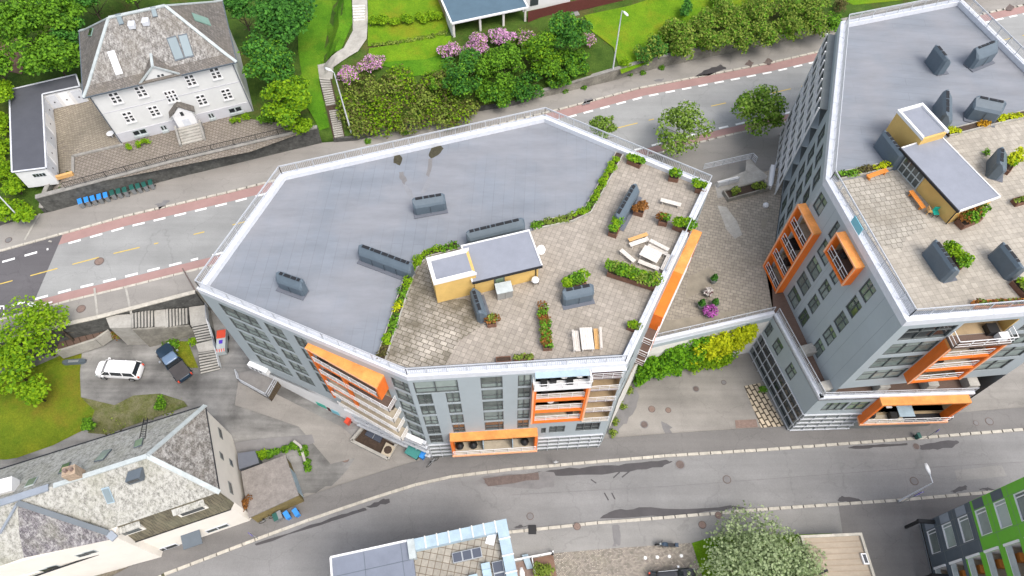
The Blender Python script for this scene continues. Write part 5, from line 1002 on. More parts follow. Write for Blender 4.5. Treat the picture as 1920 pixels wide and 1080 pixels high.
for (L0, R0, L1, R1, n) in (((628, 260), (645, 256), (617, 208), (635, 205), 13), ((612, 200), (630, 197), (600, 151), (619, 148), 12)):
    for i in range(n):
        k0, k1 = i / n, (i + .7) / n; q = [GH(*q0_(L0, L1, k0)), GH(*q0_(R0, R1, k0)), GH(*q0_(R0, R1, k1)), GH(*q0_(L0, L1, k1))]; zt_ = max(v_.z for v_ in q) + .14; m.hexa([(v_.x, v_.y, zt_ - .5) for v_ in q] + [(v_.x, v_.y, zt_) for v_ in q])
m.build('treads', 'concrete', t); m = MB()
for i in range(14):
    k0, k1 = i / 14, (i + 1) / 14; q = [GH(*q0_((626, 261), (598, 150), k0)), GH(*q0_((647, 256), (621, 147), k0)), GH(*q0_((647, 256), (621, 147), k1)), GH(*q0_((626, 261), (598, 150), k1))]; m.add([v_ + Vector((0, 0, .1)) for v_ in q], [(0, 1, 2, 3)])
m.build('string', 'soil', t, fix=False)
t = thing('garden_steps', 'short flight of white-edged steps on the garden path near the top edge', 'steps', GH(672, 25), 0, None, True); m = MB(); zz = GH(672, 38).z + .2; stepsZ(m, (663, 40), (684, 39), (661, 9), (684, 8), zz, zz + .9, 6); m.build('treads', 'warm_white', t)
# ================================================================ street stairs on the west, retaining wall below the pavement
wallrun('retaining_wall', 'dark retaining wall with pale coping below the pavement left of the middle block', [tuple(p) for p in reversed(SE_)][:0] or [tuple(P(x, y, NZ).to_2d()) for x, y in [(-60, 655), (60, 625), (127, 607), (183, 595), (367, 547)]], -.35, lambda p: NZ + .2, 'stone_wall', 'kerb_stone', -.1)
t = thing('street_stairs', 'worn concrete stairs in two turning runs from the pavement down to the yard', 'stairs', P(300, 600, 3), 0, None, True); m = MB()
def land(m, pts, z, zb=.0): m.prism([tuple(P(x, y, z).to_2d()) for x, y in pts][::-1], zb, z)
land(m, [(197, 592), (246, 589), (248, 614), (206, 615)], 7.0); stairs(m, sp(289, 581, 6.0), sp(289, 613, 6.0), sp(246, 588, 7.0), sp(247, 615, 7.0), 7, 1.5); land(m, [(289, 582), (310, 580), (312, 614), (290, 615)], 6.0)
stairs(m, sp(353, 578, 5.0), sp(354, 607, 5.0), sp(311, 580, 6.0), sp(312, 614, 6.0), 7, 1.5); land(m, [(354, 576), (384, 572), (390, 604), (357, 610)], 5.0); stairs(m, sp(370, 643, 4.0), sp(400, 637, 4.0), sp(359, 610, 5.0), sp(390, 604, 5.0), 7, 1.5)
land(m, [(367, 645), (399, 637), (404, 657), (373, 662)], 4.0); stairs(m, sp(377, 703, 2.9), sp(414, 694, 2.9), sp(372, 661, 4.0), sp(404, 656, 4.0), 8, 1.5); m.build('treads', ['concrete', 'stone_wall'], t)  # second material is the painted riser shade; the steps are concrete throughout
m = MB()
for pts, z in (([(247, 617), (355, 612)], None),): m.hexa([P(247, 615, 7) * 1, P(354, 607, 5), P(356, 612, 5), P(249, 620, 7)] and [Vector((p.x, p.y, .5)) for p in (P(247, 616, 7), P(354, 609, 5), P(356, 612, 5), P(249, 619, 7))] + [P(247, 616, 7.15), P(354, 609, 5.15), P(356, 612, 5.15), P(249, 619, 7.15)])
m.build('side_wall', 'concrete_old', t); prail_ = MB(); railing(prail_, [sp(390, 575, 5.0), sp(392, 604, 5.0), sp(402, 637, 4.0), sp(407, 656, 4.0), sp(416, 692, 2.9)], .9, None, 2, .03, (.5,)); prail_.build('handrail', 'steel', t)
m = MB(); m.sheet([P(x, y, 5.2) for x, y in [(118, 640), (180, 606), (205, 618), (196, 628), (160, 640), (125, 650)]]); struct('old_ramp', [P(x, y, 4.6 + .0) for x, y in [(105, 655), (118, 628), (183, 602), (207, 622), (190, 632), (160, 642), (120, 655)]], 'wood_deck')
m = MB(); pts = [P(x, y, 4.7) for x, y in [(106, 660), (140, 650), (180, 637), (205, 620)]]
for a, b in zip(pts, pts[1:]): m.bar(a - Vector((0, 0, .6)), b - Vector((0, 0, .6)), .25, 1.6)
tag(m.build('curb_wall', 'concrete', None), 'low pale concrete wall curving below the old brown ramp', 'wall')
m = MB()
for i in range(7): a, b = P(118 + i * 12, 629 - i * 4.6, 4.62), P(128 + i * 12, 652 - i * 4.8, 4.62); m.bar(a, b, .08, .03)
tag(m.build('ramp_joint', 'soil', None), 'dark cross joints on the old brown ramp', 'ramp joints')
# ================================================================ slate-roofed house, bottom left
e0, e1, e2 = P(385, 760, 9.6).to_2d(), P(412, 923, 9.6).to_2d(), None
uu = (P(412, 923, 9.6).to_2d() - P(385, 760, 9.6).to_2d()).normalized(); vv = Vector((uu.y, -uu.x)); vv = vv if vv.x < 0 else -vv      # vv runs west along the ridge
vv = (P(0, 880, 9.6).to_2d() - e0).normalized(); LB = 46.0
w0, w1 = e0 + vv * LB, e1 + vv * LB; mans = (P(433, 955, 5.8).to_2d()); w2 = mans + vv * (mans - P(232, 1026, 5.8).to_2d()).length; w3 = mans + vv * LB
bL = thing('house', 'long cream house with lichen-covered slate mansard roof, bottom left corner', 'house', (e0.x - 8, e0.y - 4, 0), 0, None, True)
rA1 = P(275, 855, 14.2); rA0 = Vector((*(rA1.to_2d() + vv * 40), 14.2)); E0, E1, W0_, W1_ = Vector((*e0, 9.6)), Vector((*e1, 9.6)), Vector((*w0, 9.6)), Vector((*w1, 9.6)); M1, M0 = Vector((*mans, 5.8)), Vector((*w2, 5.8)); M3 = Vector((*w3, 5.8)); W2_ = E1 + (M0 - M1)
m = MB(); m.add([E0, E1, rA1], [(0, 1, 2)], 1); m.add([E0, rA1, rA0, W0_], [(0, 1, 2, 3)], 0); m.add([E1, W1_, rA0, rA1], [(0, 1, 2, 3)], 0); m.add([M1, M0, W2_, E1], [(0, 1, 2, 3)], 2); m.add([E1, M1, Vector((E1.x, E1.y, 5.8))], [(0, 1, 2)], 2)
rfL = m.build('roof', ['slate_pale', 'slate_mid', 'slate_brown'], bL, fix=False)
m = MB(); m.bar(rA1, E0, .42, .12); m.bar(rA1, E1, .42, .12); m.bar(rA1, rA1.lerp(rA0, .19), .42, .12); m.build('ridge_cap', 'zinc_light', rfL); m = MB(); m.bar(rA1.lerp(rA0, .20), rA0, .6, .14); m.build('ridge_cap', 'slate_blue' if 'slate_blue' in M else plain('slate_blue', (.24, .27, .31), .6, .1).name, rfL)
gp0, gp1 = P(437, 803, 2.0).to_2d(), P(470, 977, .2).to_2d(); off_e = 0.18
WG = Wall((gp1.x, gp1.y), (e0.x + .15, e0.y - .1)); ed = [(mans.x, mans.y + .35), (e1.x + .12, e1.y), (e0.x + .12, e0.y - .15)]
m = MB(); foot = [(M3.x, M3.y + .3), (mans.x - .1, mans.y + .25), (e1.x - .05, e1.y + .1), (e0.x - .05, e0.y - .3), (w0.x, w0.y - .3)]; m.prism(foot, -.3, 5.75); m.prism([foot[0], (w1.x, w1.y + .1), (e1.x - .05, e1.y + .1), foot[3], foot[4]][1:], 5.75, 9.5); m.build('wall', 'cream_wall' if 'cream_wall' in M else plain('cream_wall', (.72, .68, .61), .8, .05, .7).name, bL)
WGa = Wall(foot[2], foot[3]); o_ = wins_px(WGa, [(413, 813), (415, 855), (433, 868), (432, 915)], .55, .9); print('gable win', o_)
for i, o in enumerate(o_):
    k = (1.1, .7, .7, 1.2)[i]; m = MB(); c = (o[0] + o[1]) / 2; WGa.box(m, c - k / 2, c + k / 2, o[2], o[3], .003, .05); f_ = m.build('window', 'mid_frame', bL); m = MB(); WGa.box(m, c - k / 2 + .1, c + k / 2 - .1, o[2] + .1, o[3] - .1, .052, .06); m.build('pane', 'pane_dark', f_)
WFa = Wall(foot[0], foot[1]); o_ = wins_px(WFa, [(425, 990), (320, 1022), (400, 1000)], 1.0, .5)
for px, py, w_, h_ in ((408, 990, 2.2, .9), (310, 1028, 2.4, .9), (212, 1052, 1.2, .9), (238, 1062, 2.6, .8), (368, 968 + 20, .01, .01)):
    s, z = wpx(WFa, px, py); 
    if w_ < .1: continue
    m = MB(); WFa.box(m, s - w_ / 2, s + w_ / 2, z - h_ / 2, z + h_ / 2, .003, .05); f_ = m.build('window', 'white_metal', bL); m = MB(); WFa.box(m, s - w_ / 2 + .1, s - .05, z - h_ / 2 + .1, z + h_ / 2 - .1, .052, .06); WFa.box(m, s + .05, s + w_ / 2 - .1, z - h_ / 2 + .1, z + h_ / 2 - .1, .052, .06); m.build('pane', 'pane_dark', f_)
m = MB(); m.bar(M1, M3, .12, .12); m.bar(E1, E0, .1, .1); m.bar(E0, W0_, .14, .12); m.build('gutter', 'slot_black', rfL)
s, z = wpx(WFa, 363, 1020, 1.0); m = MB(); c = WFa.p(s, 2.6, 0); m.hexa([c - WFa.d * .9 - Vector((0, 0, .1)), c + WFa.d * .9 - Vector((0, 0, .1)), c + WFa.d * .9 + WFa.n * 1.3 - Vector((0, 0, .5)), c - WFa.d * .9 + WFa.n * 1.3 - Vector((0, 0, .5)), c - WFa.d * .9, c + WFa.d * .9, c + WFa.d * .9 + WFa.n * 1.3 - Vector((0, 0, .4)), c - WFa.d * .9 + WFa.n * 1.3 - Vector((0, 0, .4))]); m.build('door_canopy', 'slate_panel', bL)
plB, plFt, plE = (E0, rA1, W0_), (E1, rA1, W1_), (E0, E1, rA1)
skylight(rfL, [(190, 915), (204, 912), (216, 940), (202, 944)], plFt, 'zinc', 'pane_sky'); skylight(rfL, [(187, 848), (205, 845), (200, 862), (184, 866)], plB, 'slate_panel', 'pane'); skylight(rfL, [(116, 874), (132, 868), (128, 884), (112, 889)], plB, 'slate_panel', 'pane_green'); skylight(rfL, [(52, 902), (70, 896), (66, 909), (48, 915)], plB, 'zinc_light', 'pane_green'); skylight(rfL, [(255, 828), (271, 822), (266, 836), (250, 842)], plB, 'slate_panel', 'pane_green')
x, n = onroof(258, 893, plFt); m = MB(); q = x; m.ob(q + vv.to_3d() * .6 - Vector((0, .5, .2)), -vv.to_3d() * 1.2, (0, .9, 0), (0, 0, .9)); dm = m.build('dormer', 'slate_panel', rfL); m = MB(); m.ob(q + vv.to_3d() * .5 - Vector((0, .52, -.1)), -vv.to_3d() * .9, (0, .02, 0), (0, 0, .5)); m.build('pane', 'car_glass', dm)
x, n = onroof(143, 893, plFt); m = MB(); m.ob(x + Vector((-.5, -.4, -.6)), (1.0, .3, 0), (-.25, .8, 0), (0, 0, 1.7)); ch = m.build('chimney', 'chimney_brick', rfL); m = MB()
for i in range(2): m.lathe(x + Vector((-.3 + .45 * i, .1 + .12 * i, 1.1)), [(.16, 0), (.16, .35)], 8)
m.build('chimney_pot', 'rust', ch)
t_ = [onroof(px, py, plB)[0] for px, py in ((262, 822), (270, 785), (272, 823), (277, 784))]; m = MB(); m.bar(t_[0], t_[1], .06, .08); m.bar(t_[2], t_[3], .06, .08)
for i in range(1, 9): m.bar(t_[0].lerp(t_[1], i / 9), t_[2].lerp(t_[3], i / 9), .05, .06)
m.build('roof_ladder', 'black', rfL)
x, n = onroof(12, 923, plB); m = MB(); m.ob(x + Vector((-1, -.5, -.5)), (1.8, .5, 0), (-.4, 1.2, 0), (0, 0, 1.1)); m.build('roof_box', 'bright_white', rfL)
for s_, w_ in ((1.0, 0), (0, 0)):
    px, py = ((248, 1003), (363, 961))[int(s_)]; s, z = wpx(WFa, px, py, .2); hwid = 1.25; zt = 8.9; q0 = WFa.p(s - hwid, 7.6, .12); dd = -WFa.n * 2.2
    m = MB(); m.ob(q0, WFa.d * hwid * 2, dd, (0, 0, zt - 7.6)); dm = m.build('dormer', 'cream_wall', rfL); m = MB(); m.ob(q0 + WFa.n * .01 + WFa.d * .25 + Vector((0, 0, .25)), WFa.d * (hwid * 2 - .5), WFa.n * .03, (0, 0, .8)); m.build('pane', 'pane_dark', dm)
    a_ = WFa.p(s - hwid - .15, zt + .02, .3); c_ = WFa.p(s - hwid - .15, zt + 1.5, -2.1); m = MB(); u_ = WFa.d * (hwid * 2 + .3); m.hexa([a_, a_ + u_, c_ + u_, c_] + [v_ + Vector((0, 0, .12)) for v_ in (a_, a_ + u_, c_ + u_, c_)]); m.build('dormer_roof', 'slate_pale', dm)
# cross wing to the south, its roof runs off the picture
a_, b_, c_, d_ = P(33, 943, 14.0), P(204, 1000, 9.9), P(216, 1010, 9.7), P(-60, 1082, 9.7); a2 = P(-120, 1010, 14.0)
m = MB(); m.add([a_, b_, c_, P(45, 1046, 9.7), P(36, 1000, 11.8)], [(0, 1, 2, 3, 4)], 1); m.add([a_, P(36, 1000, 11.8), P(45, 1046, 9.7), d_, P(-90, 1000, 12.5)], [(0, 1, 2, 3, 4)], 0); wr = m.build('wing_roof', ['slate_pale', 'slate_dark'], bL, fix=False)
m = MB(); m.bar(a_ + Vector((0, 0, .08)), b_ + Vector((0, 0, .08)), .45, .16); m.build('valley_flashing', 'slate_panel', wr); m = MB(); m.bar(b_, c_, .6, .3); m.build('verge_cap', 'slate_blue', wr); m = MB(); m.bar(a_, P(0, 1000, 12.6), .2, .12); m.build('verge_cap', 'slate_blue', wr)
wf = [P(216, 1010, 9.7), P(45, 1046, 9.7), P(-60, 1082, 9.7)]
wgp = [(wf[0].x - .2, wf[0].y + .2), (wf[0].x - .2, wf[0].y + 6), (wf[2].x, wf[2].y + 8), (wf[2].x, wf[2].y + .2)]
m = MB(); m.prism(wgp[::-1] if False else [wgp[3], wgp[0], wgp[1], wgp[2]], -.3, 9.6); m.build('wing_wall', 'cream_wall', bL)
WW = Wall(wgp[3], wgp[0])
for px, py in ((170, 1035), (155, 1040), (100, 1063), (87, 1068)):
    s, z = wpx(WW, px, py); m = MB(); WW.box(m, s - .5, s + .5, z - .45, z + .45, .003, .04); f_ = m.build('window', 'zinc_light', bL); m = MB(); WW.box(m, s - .4, s + .4, z - .35, z + .35, .042, .05); m.build('pane', 'pane_dark', f_)
# low garage east of it
gq = [P(x, y, 2.8).to_2d() for x, y in [(452, 884), (535, 853), (560, 928), (466, 971)]]; g_ = ccw([tuple(q) for q in gq]); bK = thing('garage', 'low garage with rough grey-brown flat roof beside the slate-roofed house', 'garage', (gq[3].x, gq[3].y, 0), 0, None, True)
m = MB(); m.prism(inset(g_, .1), -.2, 2.6); m.build('wall', 'olive_wall', bK); m = MB(); m.prism(g_, 2.6, 2.8); m.build('roof', 'garage_felt', bK); iE2 = facing(g_, (1, .1)); W_ = side(inset(g_, .1), iE2); m = MB(); W_.box(m, .5, W_.L - 1.2, .05, 2.2, .003, .06); m.build('garage_door', 'zinc', bK)
bush('dead_climber', 'dry brown climber on the garage roof against the cream gable', P(461, 945, 2.8), .75, .5, 'leaf_rust', 260, .16)
m = MB(); m.prism([tuple(P(x, y, 2.4).to_2d()) for x, y in [(448, 880), (445, 850), (478, 845), (486, 868)]][::-1], -.1, 2.4); tag(m.build('shed', 'dark_roof', None), 'small dark flat-roofed shed between the cream house and the hedge', 'shed')
# ================================================================ house with porch, top centre
bC = thing('house', 'white house with blue-grey porch roof on posts behind pink rhododendrons, top centre', 'house', P(900, 20, 10), 0, None, True)
zr = 13.3; pr = [P(847, 44, zr).to_2d(), P(990, 14, zr).to_2d()]; ud = (pr[1] - pr[0]).normalized(); vd = Vector((-ud.y, ud.x)); pl_ = (pr[1] - pr[0]).length; z0 = 10.3
q0, q1_ = pr[0], pr[1]; pq = [tuple(q0), tuple(q1_), tuple(q1_ + vd * 9), tuple(q0 + vd * 9)]
m = MB(); m.prism(pq, zr - .12, zr); r_ = m.build('roof', 'blue_roof', bC); m = MB(); [m.bar((*pq[i], zr - .02), (*pq[(i + 1) % 4], zr - .02), .22, .22) for i in range(4)]; m.build('roof_trim', 'bright_white', r_)
Wc = Wall(pq[0], pq[1]); 
for s in (.25, Wc.L * .37, Wc.L * .68, Wc.L - .3): m = MB(); Wc.box(m, s - .14, s + .14, z0, zr - .14, -.42, -.14); m.build('post', 'warm_white', bC)
m = MB(); Wc.box(m, 0, Wc.L, z0 - .4, z0, -3.5, -.1); m.build('porch_floor', 'wood_deck', bC); m = MB(); Wc.box(m, .0, Wc.L, z0 - 1.5, z0 - .4, -3.2, -.15); m.build('foundation', 'white_paint', bC)
m = MB(); Wc.box(m, 0, Wc.L, z0, zr - .15, -8.5, -3.3); m.build('wall', 'tan_wall', bC); m = MB(); Wc.box(m, .0, .15, z0 - .4, zr - .15, -3.3, -.42); m.build('side_wall', 'white_paint', bC)
m = MB(); Wc.box(m, 1.6, 4.2, z0, z0 + .45, -1.7, -1.25); m.build('porch_bench', 'wood_tan', bC); m = MB(); Wc.box(m, Wc.L + .0, Wc.L + 7, z0 - .5, z0 + 3.2, -9, -3.6 + 1.6); m.build('main_wall', 'bright_white', bC); m = MB(); Wc.box(m, Wc.L - .5, Wc.L + 7.3, z0 + 3.2, z0 + 3.4, -9.5, -1.8); m.build('main_roof', 'blue_roof', bC); m = MB(); Wc.box(m, Wc.L + 1.0, Wc.L + 2.2, z0 + 1.6, z0 + 2.6, -1.995, -1.95); m.build('window', 'pane_dark', bC)
m = MB(); Wc.box(m, Wc.L, Wc.L + 8, z0 - .5, z0 - .3, -2.0, -.5); m.build('patio', 'gravel', bC)
# red fence
fp = [GH(x, y) for x, y in [(990, 42), (1055, 26), (1130, 10), (1240, -16), (1330, -36)]]; t = thing('board_fence', 'dark red board fence along the upper edge of the lime lawn', 'fence', fp[0], 0, None, True); m = MB()
for a, b in zip(fp, fp[1:]):
    n_ = int((b - a).length / .16)
    for i in range(n_): p_ = a.lerp(b, i / n_); q_ = a.lerp(b, (i + .85) / n_); m.hexa([p_, q_, q_ + Vector((-.03, .05, 0)), p_ + Vector((-.03, .05, 0))] + [v_ + Vector((0, 0, 1.7)) for v_ in (p_, q_, q_ + Vector((-.03, .05, 0)), p_ + Vector((-.03, .05, 0)))])
m.build('boards', 'red_fence', t); m = MB()
for a, b in zip(fp, fp[1:]): m.bar(a + Vector((0, .08, 1.5)), b + Vector((0, .08, 1.5)), .05, .1); m.bar(a + Vector((0, .08, .4)), b + Vector((0, .08, .4)), .05, .1)
m.build('rails', 'red_fence', t)
# ================================================================ flat-roofed block, bottom edge
zs = 10.0; a, b, c, d = [P(x, y, zs).to_2d() for x, y in [(620, 1045), (770, 1012), (945, 974), (967, 1080)]]; ud = (c - a).normalized(); vd = Vector((ud.y, -ud.x)); Lx = (c - a).length
bS = thing('apartment_building', 'flat-roofed block with glazed roof terrace at the bottom edge of the picture', 'apartment building', (a.x + 7, a.y - 6, 0), 0, None, True)
sx = (b - a).length; sq = [tuple(a), tuple(c), tuple(c + vd * 13), tuple(a + vd * 13)]; sq = ccw(sq); m = MB(); m.prism(inset(sq, .2), 0, zs - 1.25); m.build('wall', 'warm_white', bS)
A3, D3, V3 = a.to_3d(), ud.to_3d(), vd.to_3d(); o = lambda s, t_, z: A3 + D3 * s + V3 * t_ + Vector((0, 0, z))
m = MB(); m.ob(o(0, 0, zs - 1.24), D3 * sx, V3 * 13, (0, 0, 1.14)); m.build('roof', 'dark_roof3' if 'dark_roof3' in M else plain('dark_roof3', (.16, .18, .225), .5, .08, .8).name, bS); m = MB(); m.ob(o(sx, 0, zs - 1.2), D3 * (Lx - sx), V3 * 13, (0, 0, .5)); m.build('roof_terrace', 'south_tiles', bS)
m = MB(); m.bar(o(0, .0, zs), o(sx, 0, zs), .14, .25); m.bar(o(0, 0, zs), o(0, 13, zs), .14, .25); m.build('roof_edge', 'bright_white', bS); m = MB()
for s, t_ in ((2.8, 0), (6.0, 0)): m.bar(o(s, .1, zs - .09), o(s, 13, zs - .09), .04, .02)
for t_ in (1.6, 3.2, 4.8): m.bar(o(.1, t_, zs - .09), o(sx - .1, t_, zs - .09), .04, .02)
m.build('roof_seam', 'slate_panel', bS)
m = MB(); m.ob(o(sx, 0, zs - .7), D3 * (Lx - sx + .2), V3 * .95, (0, 0, .85)); m.ob(o(Lx - .75, .95, zs - .7), D3 * .95, V3 * 12, (0, 0, .85)); gl = m.build('glazed_parapet', 'zinc', bS); m = MB()
for i in range(8): s = sx + .2 + i * (Lx - sx) / 8; m.bar(o(s, -.05, zs + .18), o(s, 1.0, zs + .18), .1, .07)
for i in range(7): t_ = 1.6 + i * 1.4; m.bar(o(Lx - .8, t_, zs + .18), o(Lx + .25, t_, zs + .18), .1, .07)
m.build('glazing_bar', 'warm_white', gl); m = MB(); m.ob(o(sx - .3, 0, zs - .6), D3 * .6, V3 * 1.6, (0, 0, .9)); m.build('corner_box', 'zinc_light', bS)
def panel(s, t_, w_, n_, hz_):
    m = MB(); m.ob(o(s, t_, zs - .68), D3 * (w_ * n_ if hz_ else w_), V3 * (w_ if hz_ else w_ * n_), (0, 0, .3)); f = m.build('rooflight', 'steel', bS); g = MB()
    for i in range(n_): g.ob(o(s + (i * w_ if hz_ else 0) + .06, t_ + (0 if hz_ else i * w_) + .06, zs - .38), D3 * (w_ - .12), V3 * (w_ - .12), (0, 0, .03))
    g.build('pane', 'car_glass2' if 'car_glass2' in M else plain('car_glass2', (.075, .085, .11), .15, .05).name, f)
panel(sx + 3.3, 1.75, .85, 3, True); panel(sx + 2.2, 3.6, .9, 2, False); panel(Lx - 1.75, 3.2, .95, 4, False)
m = MB(); m.ob(o(Lx - 2.0, 1.5, zs - .69), (.75, -.2, 0), (.25, .95, 0), (0, 0, .12)); m.build('hatch', 'bright_white', bS); m = MB()
for s, t_, L_ in ((sx + 4.4, 3.9, 1.6), (sx + 5.6, 3.2, 2.4)): m.ob(o(s, t_, zs - .68), D3 * .75, V3 * L_, (0, 0, .35)); m.ob(o(s, t_, zs - .33), D3 * .75, V3 * .5, (0, .0, .4))
m.build('sun_lounger', 'zinc', bS)
Wn = Wall((c.x, c.y), (a.x, a.y))
# ================================================================ green and slate clad block, bottom right
k0, k1 = P(1722, 984, 0).to_2d(), P(1745, 1080, 0).to_2d(); dn = (k1 - k0).normalized(); k1 = k0 + dn * 16; nn_ = Vector((-dn.y, dn.x)); nn_ = nn_ if nn_.x > 0 else -nn_
WK = Wall(k0, k1); 
if WK.n.x > 0: WK.n = -WK.n
bN = thing('apartment_building', 'block clad in bright green and slate panels with tall windows, bottom right corner', 'apartment building', (k0.x + 3, k0.y - 3, 0), 0, None, True); ZN = 17.5
kq = ccw([tuple(k0), tuple(k1), tuple(k1 + nn_ * 14), tuple(k0 + nn_ * 14)])
wn = []; bl = []
for i in range(6):
    z = 1.1 + i * 2.77; wn.append((.9, 3.1, z, z + 1.65)); bl.append((4.5, 9.0, z - .1, z + 1.9, 1.5)); bl.append((9.8, 14.5, z - .1, z + 1.9, 1.5))
m = MB(); mi_ = lambda s0, s1, z0, z1, ops, k: facade(m, WK, s0, s1, z0, z1, ops, k, 2)
mi_(0, 4.3, -.1, 9.1, [w_ for w_ in wn if w_[3] < 9.1], 1); mi_(0, 4.3, 9.1, ZN, [w_ for w_ in wn if w_[2] > 9.1], 0); mi_(4.3, 16, -.1, 6.3, [w_ for w_ in bl if w_[3] < 6.3], 1); mi_(4.3, 16, 6.3, ZN, [w_ for w_ in bl if w_[2] > 6.3], 0)
Wq = [Wall(kq[i], kq[(i + 1) % 4]) for i in range(4)]
for W_ in Wq:
    if abs(W_.d.dot(WK.d)) > .9 and (W_.p(1, 0) - WK.p(1, 0)).length < 20 and abs((W_.a - WK.a).dot(WK.n)) < .5: continue
    facade(m, W_, 0, W_.L, -.1, ZN, [], 1)
m.build('panel_facade', ['green_panel', 'slate_panel', 'warm_white'], bN)
m = MB(); m.prism(kq, ZN - .1, ZN + .1); m.build('roof', 'zinc', bN)
for w_ in wn: window(WK, *w_[:4], bN, (.15,), (), 'bright_white', 'pane', .07, .2)
for i, w_ in enumerate(bl):
    m = MB(); WK.box(m, w_[0] - .22, w_[0] - .02, w_[2], w_[3], .003, .12); m.build('balcony_edge', 'bright_white', bN); m = MB(); WK.box(m, w_[0], w_[1], w_[2], w_[2] + .75, -.1, -.06); m.build('balcony_glass', 'zinc_light', bN); m = MB(); WK.box(m, w_[0] + .01, w_[1] - .01, w_[2] + .003, w_[2] + .05, -1.48, -.12); m.build('balcony_floor', 'deck_beige', bN)
for w_ in bl[::2]: m = MB(); WK.box(m, w_[0] + .5, w_[0] + 1.2, w_[2] + .05, w_[2] + .6, -1.2, -.6); m.build('balcony_chair', 'wood_orange', bN)
for i in range(5): m = MB(); z = 1.1 + i * 2.77; WK.box(m, .04, .82, z + .05, z + 1.6, .003, .02); m.build('panel', 'slate_panel' if i > 2 else 'slate_blue', bN)
m = MB()
for z in (.6, 3.3, 6.1, 8.85, 11.6, 14.4): WK.box(m, .0, 4.25, z - .02, z + .02, .001, .004)
for s in (.86, 3.2): WK.box(m, s - .015, s + .015, 0, ZN, .0055, .008)
m.build('panel_joint', 'mid_frame', bN)
for s in (.2, 5.2): m = MB(); WK.box(m, s, s + .35, 2.7, 3.05, .003, 1.6); WK.box(m, s + .05, s + .3, 0, 2.7, 1.3, 1.55); m.build('canopy_beam', 'black', bN); m = MB(); WK.box(m, .55, 5.2, 2.75, 2.85, 1.3, 1.4); m.build('canopy_rail', 'rail_metal', bN)
# beige garage roof
zq = 3.0; e_ = [P(x, y, zq).to_2d() for x, y in [(1500, 1004), (1615, 999), (1642, 1085), (1520, 1110)]]; dd = (e_[2] - e_[1]); e_ = [tuple(e_[0]), tuple(e_[1]), tuple(e_[1] + dd * 2.5), tuple(e_[0] + dd * 2.5)]; e_ = ccw(e_)
bQ = thing('garage', 'low garage with flat beige roof and pale parapet beside the grey-green willow', 'garage', (34, 12, 0), 0, None, True); m = MB(); m.prism(inset(e_, .1), 0, zq - .3); m.build('wall', 'warm_white', bQ); m = MB(); m.prism(e_, zq - .3, zq - .12); m.build('roof', 'beige_roof', bQ); rim('parapet', e_, .25, zq - .12, zq + .12, 'kerb_stone', bQ)
m = MB(); q_ = P(1620, 1048, zq); m.ob(q_ + Vector((-.15, -.5, -.1)), (.5, 0, 0), (-.1, 1.0, 0), (0, 0, .25)); hb_ = m.build('roof_hatch', 'bright_white', bQ); m = MB(); m.ob(q_ + Vector((-.05, -.38, .151)), (.3, 0, 0), (-.07, .76, 0), (0, 0, .02)); m.build('pane', 'car_glass', hb_)
m = MB()
for i in range(9): a_ = P(1500, 1008 + i * 11, zq - .11); b_ = P(1614 + i * 3.2, 1003 + i * 11, zq - .11); m = MB(); m.bar(a_, b_, .07, .02); m.build('roof_batten', 'wood_tan3' if 'wood_tan3' in M else plain('wood_tan3', (.33, .26, .19), .85, .15).name, bQ)
m = MB(); m.bar(P(1535, 1076, zq - .05), P(1552, 1069, zq - .05), .2, .1); m.build('roof_pipe', 'black', bQ)
print('gable px', wpx(HF, 286, 127, .3), wpx(HF, 264, 157, .3), wpx(HF, 337, 138, .3), wpx(HF, 345, 196, 1.0), wpx(HF, 345, 240, 1.5), 'eave', wpx(HF, 155, 182, .0), wpx(HF, 443, 115, 0))
# ================================================================ vegetation
def T(lab, px, py, H, R, mat, n=2600, size=.34, zg=None, zs=.8, name='leafy_tree', **k):
    zg_ = zg if zg is not None else 10.0
    for _ in range(4):
        p = P(px, py, zg_ + H - R * zs)
        if zg is None: zg_ = hz(p.x, p.y)
    p.z = zg_; return tree(name, lab, p, H, R, mat, n, size, zs=zs, **k)
def B_(lab, px, py, R, H, mat, n=700, size=.24, zg=None, name='bush', **k):
    zg_ = zg if zg is not None else 9.0
    for _ in range(4):
        p = P(px, py, zg_ + H * .5)
        if zg is None: zg_ = hz(p.x, p.y)
    p.z = zg_; return bush(name, lab, p, R, H, mat, n, size, **k)
gw = 'trees and bushes in the wood at the top left'
T('broad green tree overlapping the roof end of the garages', 93, 100, 8, 4.0, 'leaf_green', 4800, .38, nc=22, group=gw); T('tall light green tree in the top left corner', 30, 45, 9, 3.8, 'leaf_green', 4200, .38, nc=20, group=gw)
T('green tree between the corner tree and the villa roof', 108, 25, 9, 3.5, 'leaf_green', 3600, .36, nc=18, group=gw); T('deep green tree at the top edge left of the villa ridge', 160, -15, 9, 3.5, 'leaf_deep', 3000, .36, nc=18, group=gw)
T('tree at the very top behind the villa ridge', 235, -30, 9, 3.5, 'leaf_green', 2600, .36, group=gw); T('tree at the left edge beside the bare dirt patch', -15, 120, 7, 3.0, 'leaf_green', 2400, .36, group=gw); T('bushy tree just left of the garage roof corner', 8, 175, 5, 2.0, 'leaf_lime', 1800, .3, group=gw)
T('topmost tree at the left picture corner', -30, -10, 9, 4, 'leaf_deep', 2200, .38, group=gw); T('dark tree squeezed above the garage, left of the villa eaves', 120, 70, 7, 2.6, 'leaf_deep', 2400, .34, group=gw)
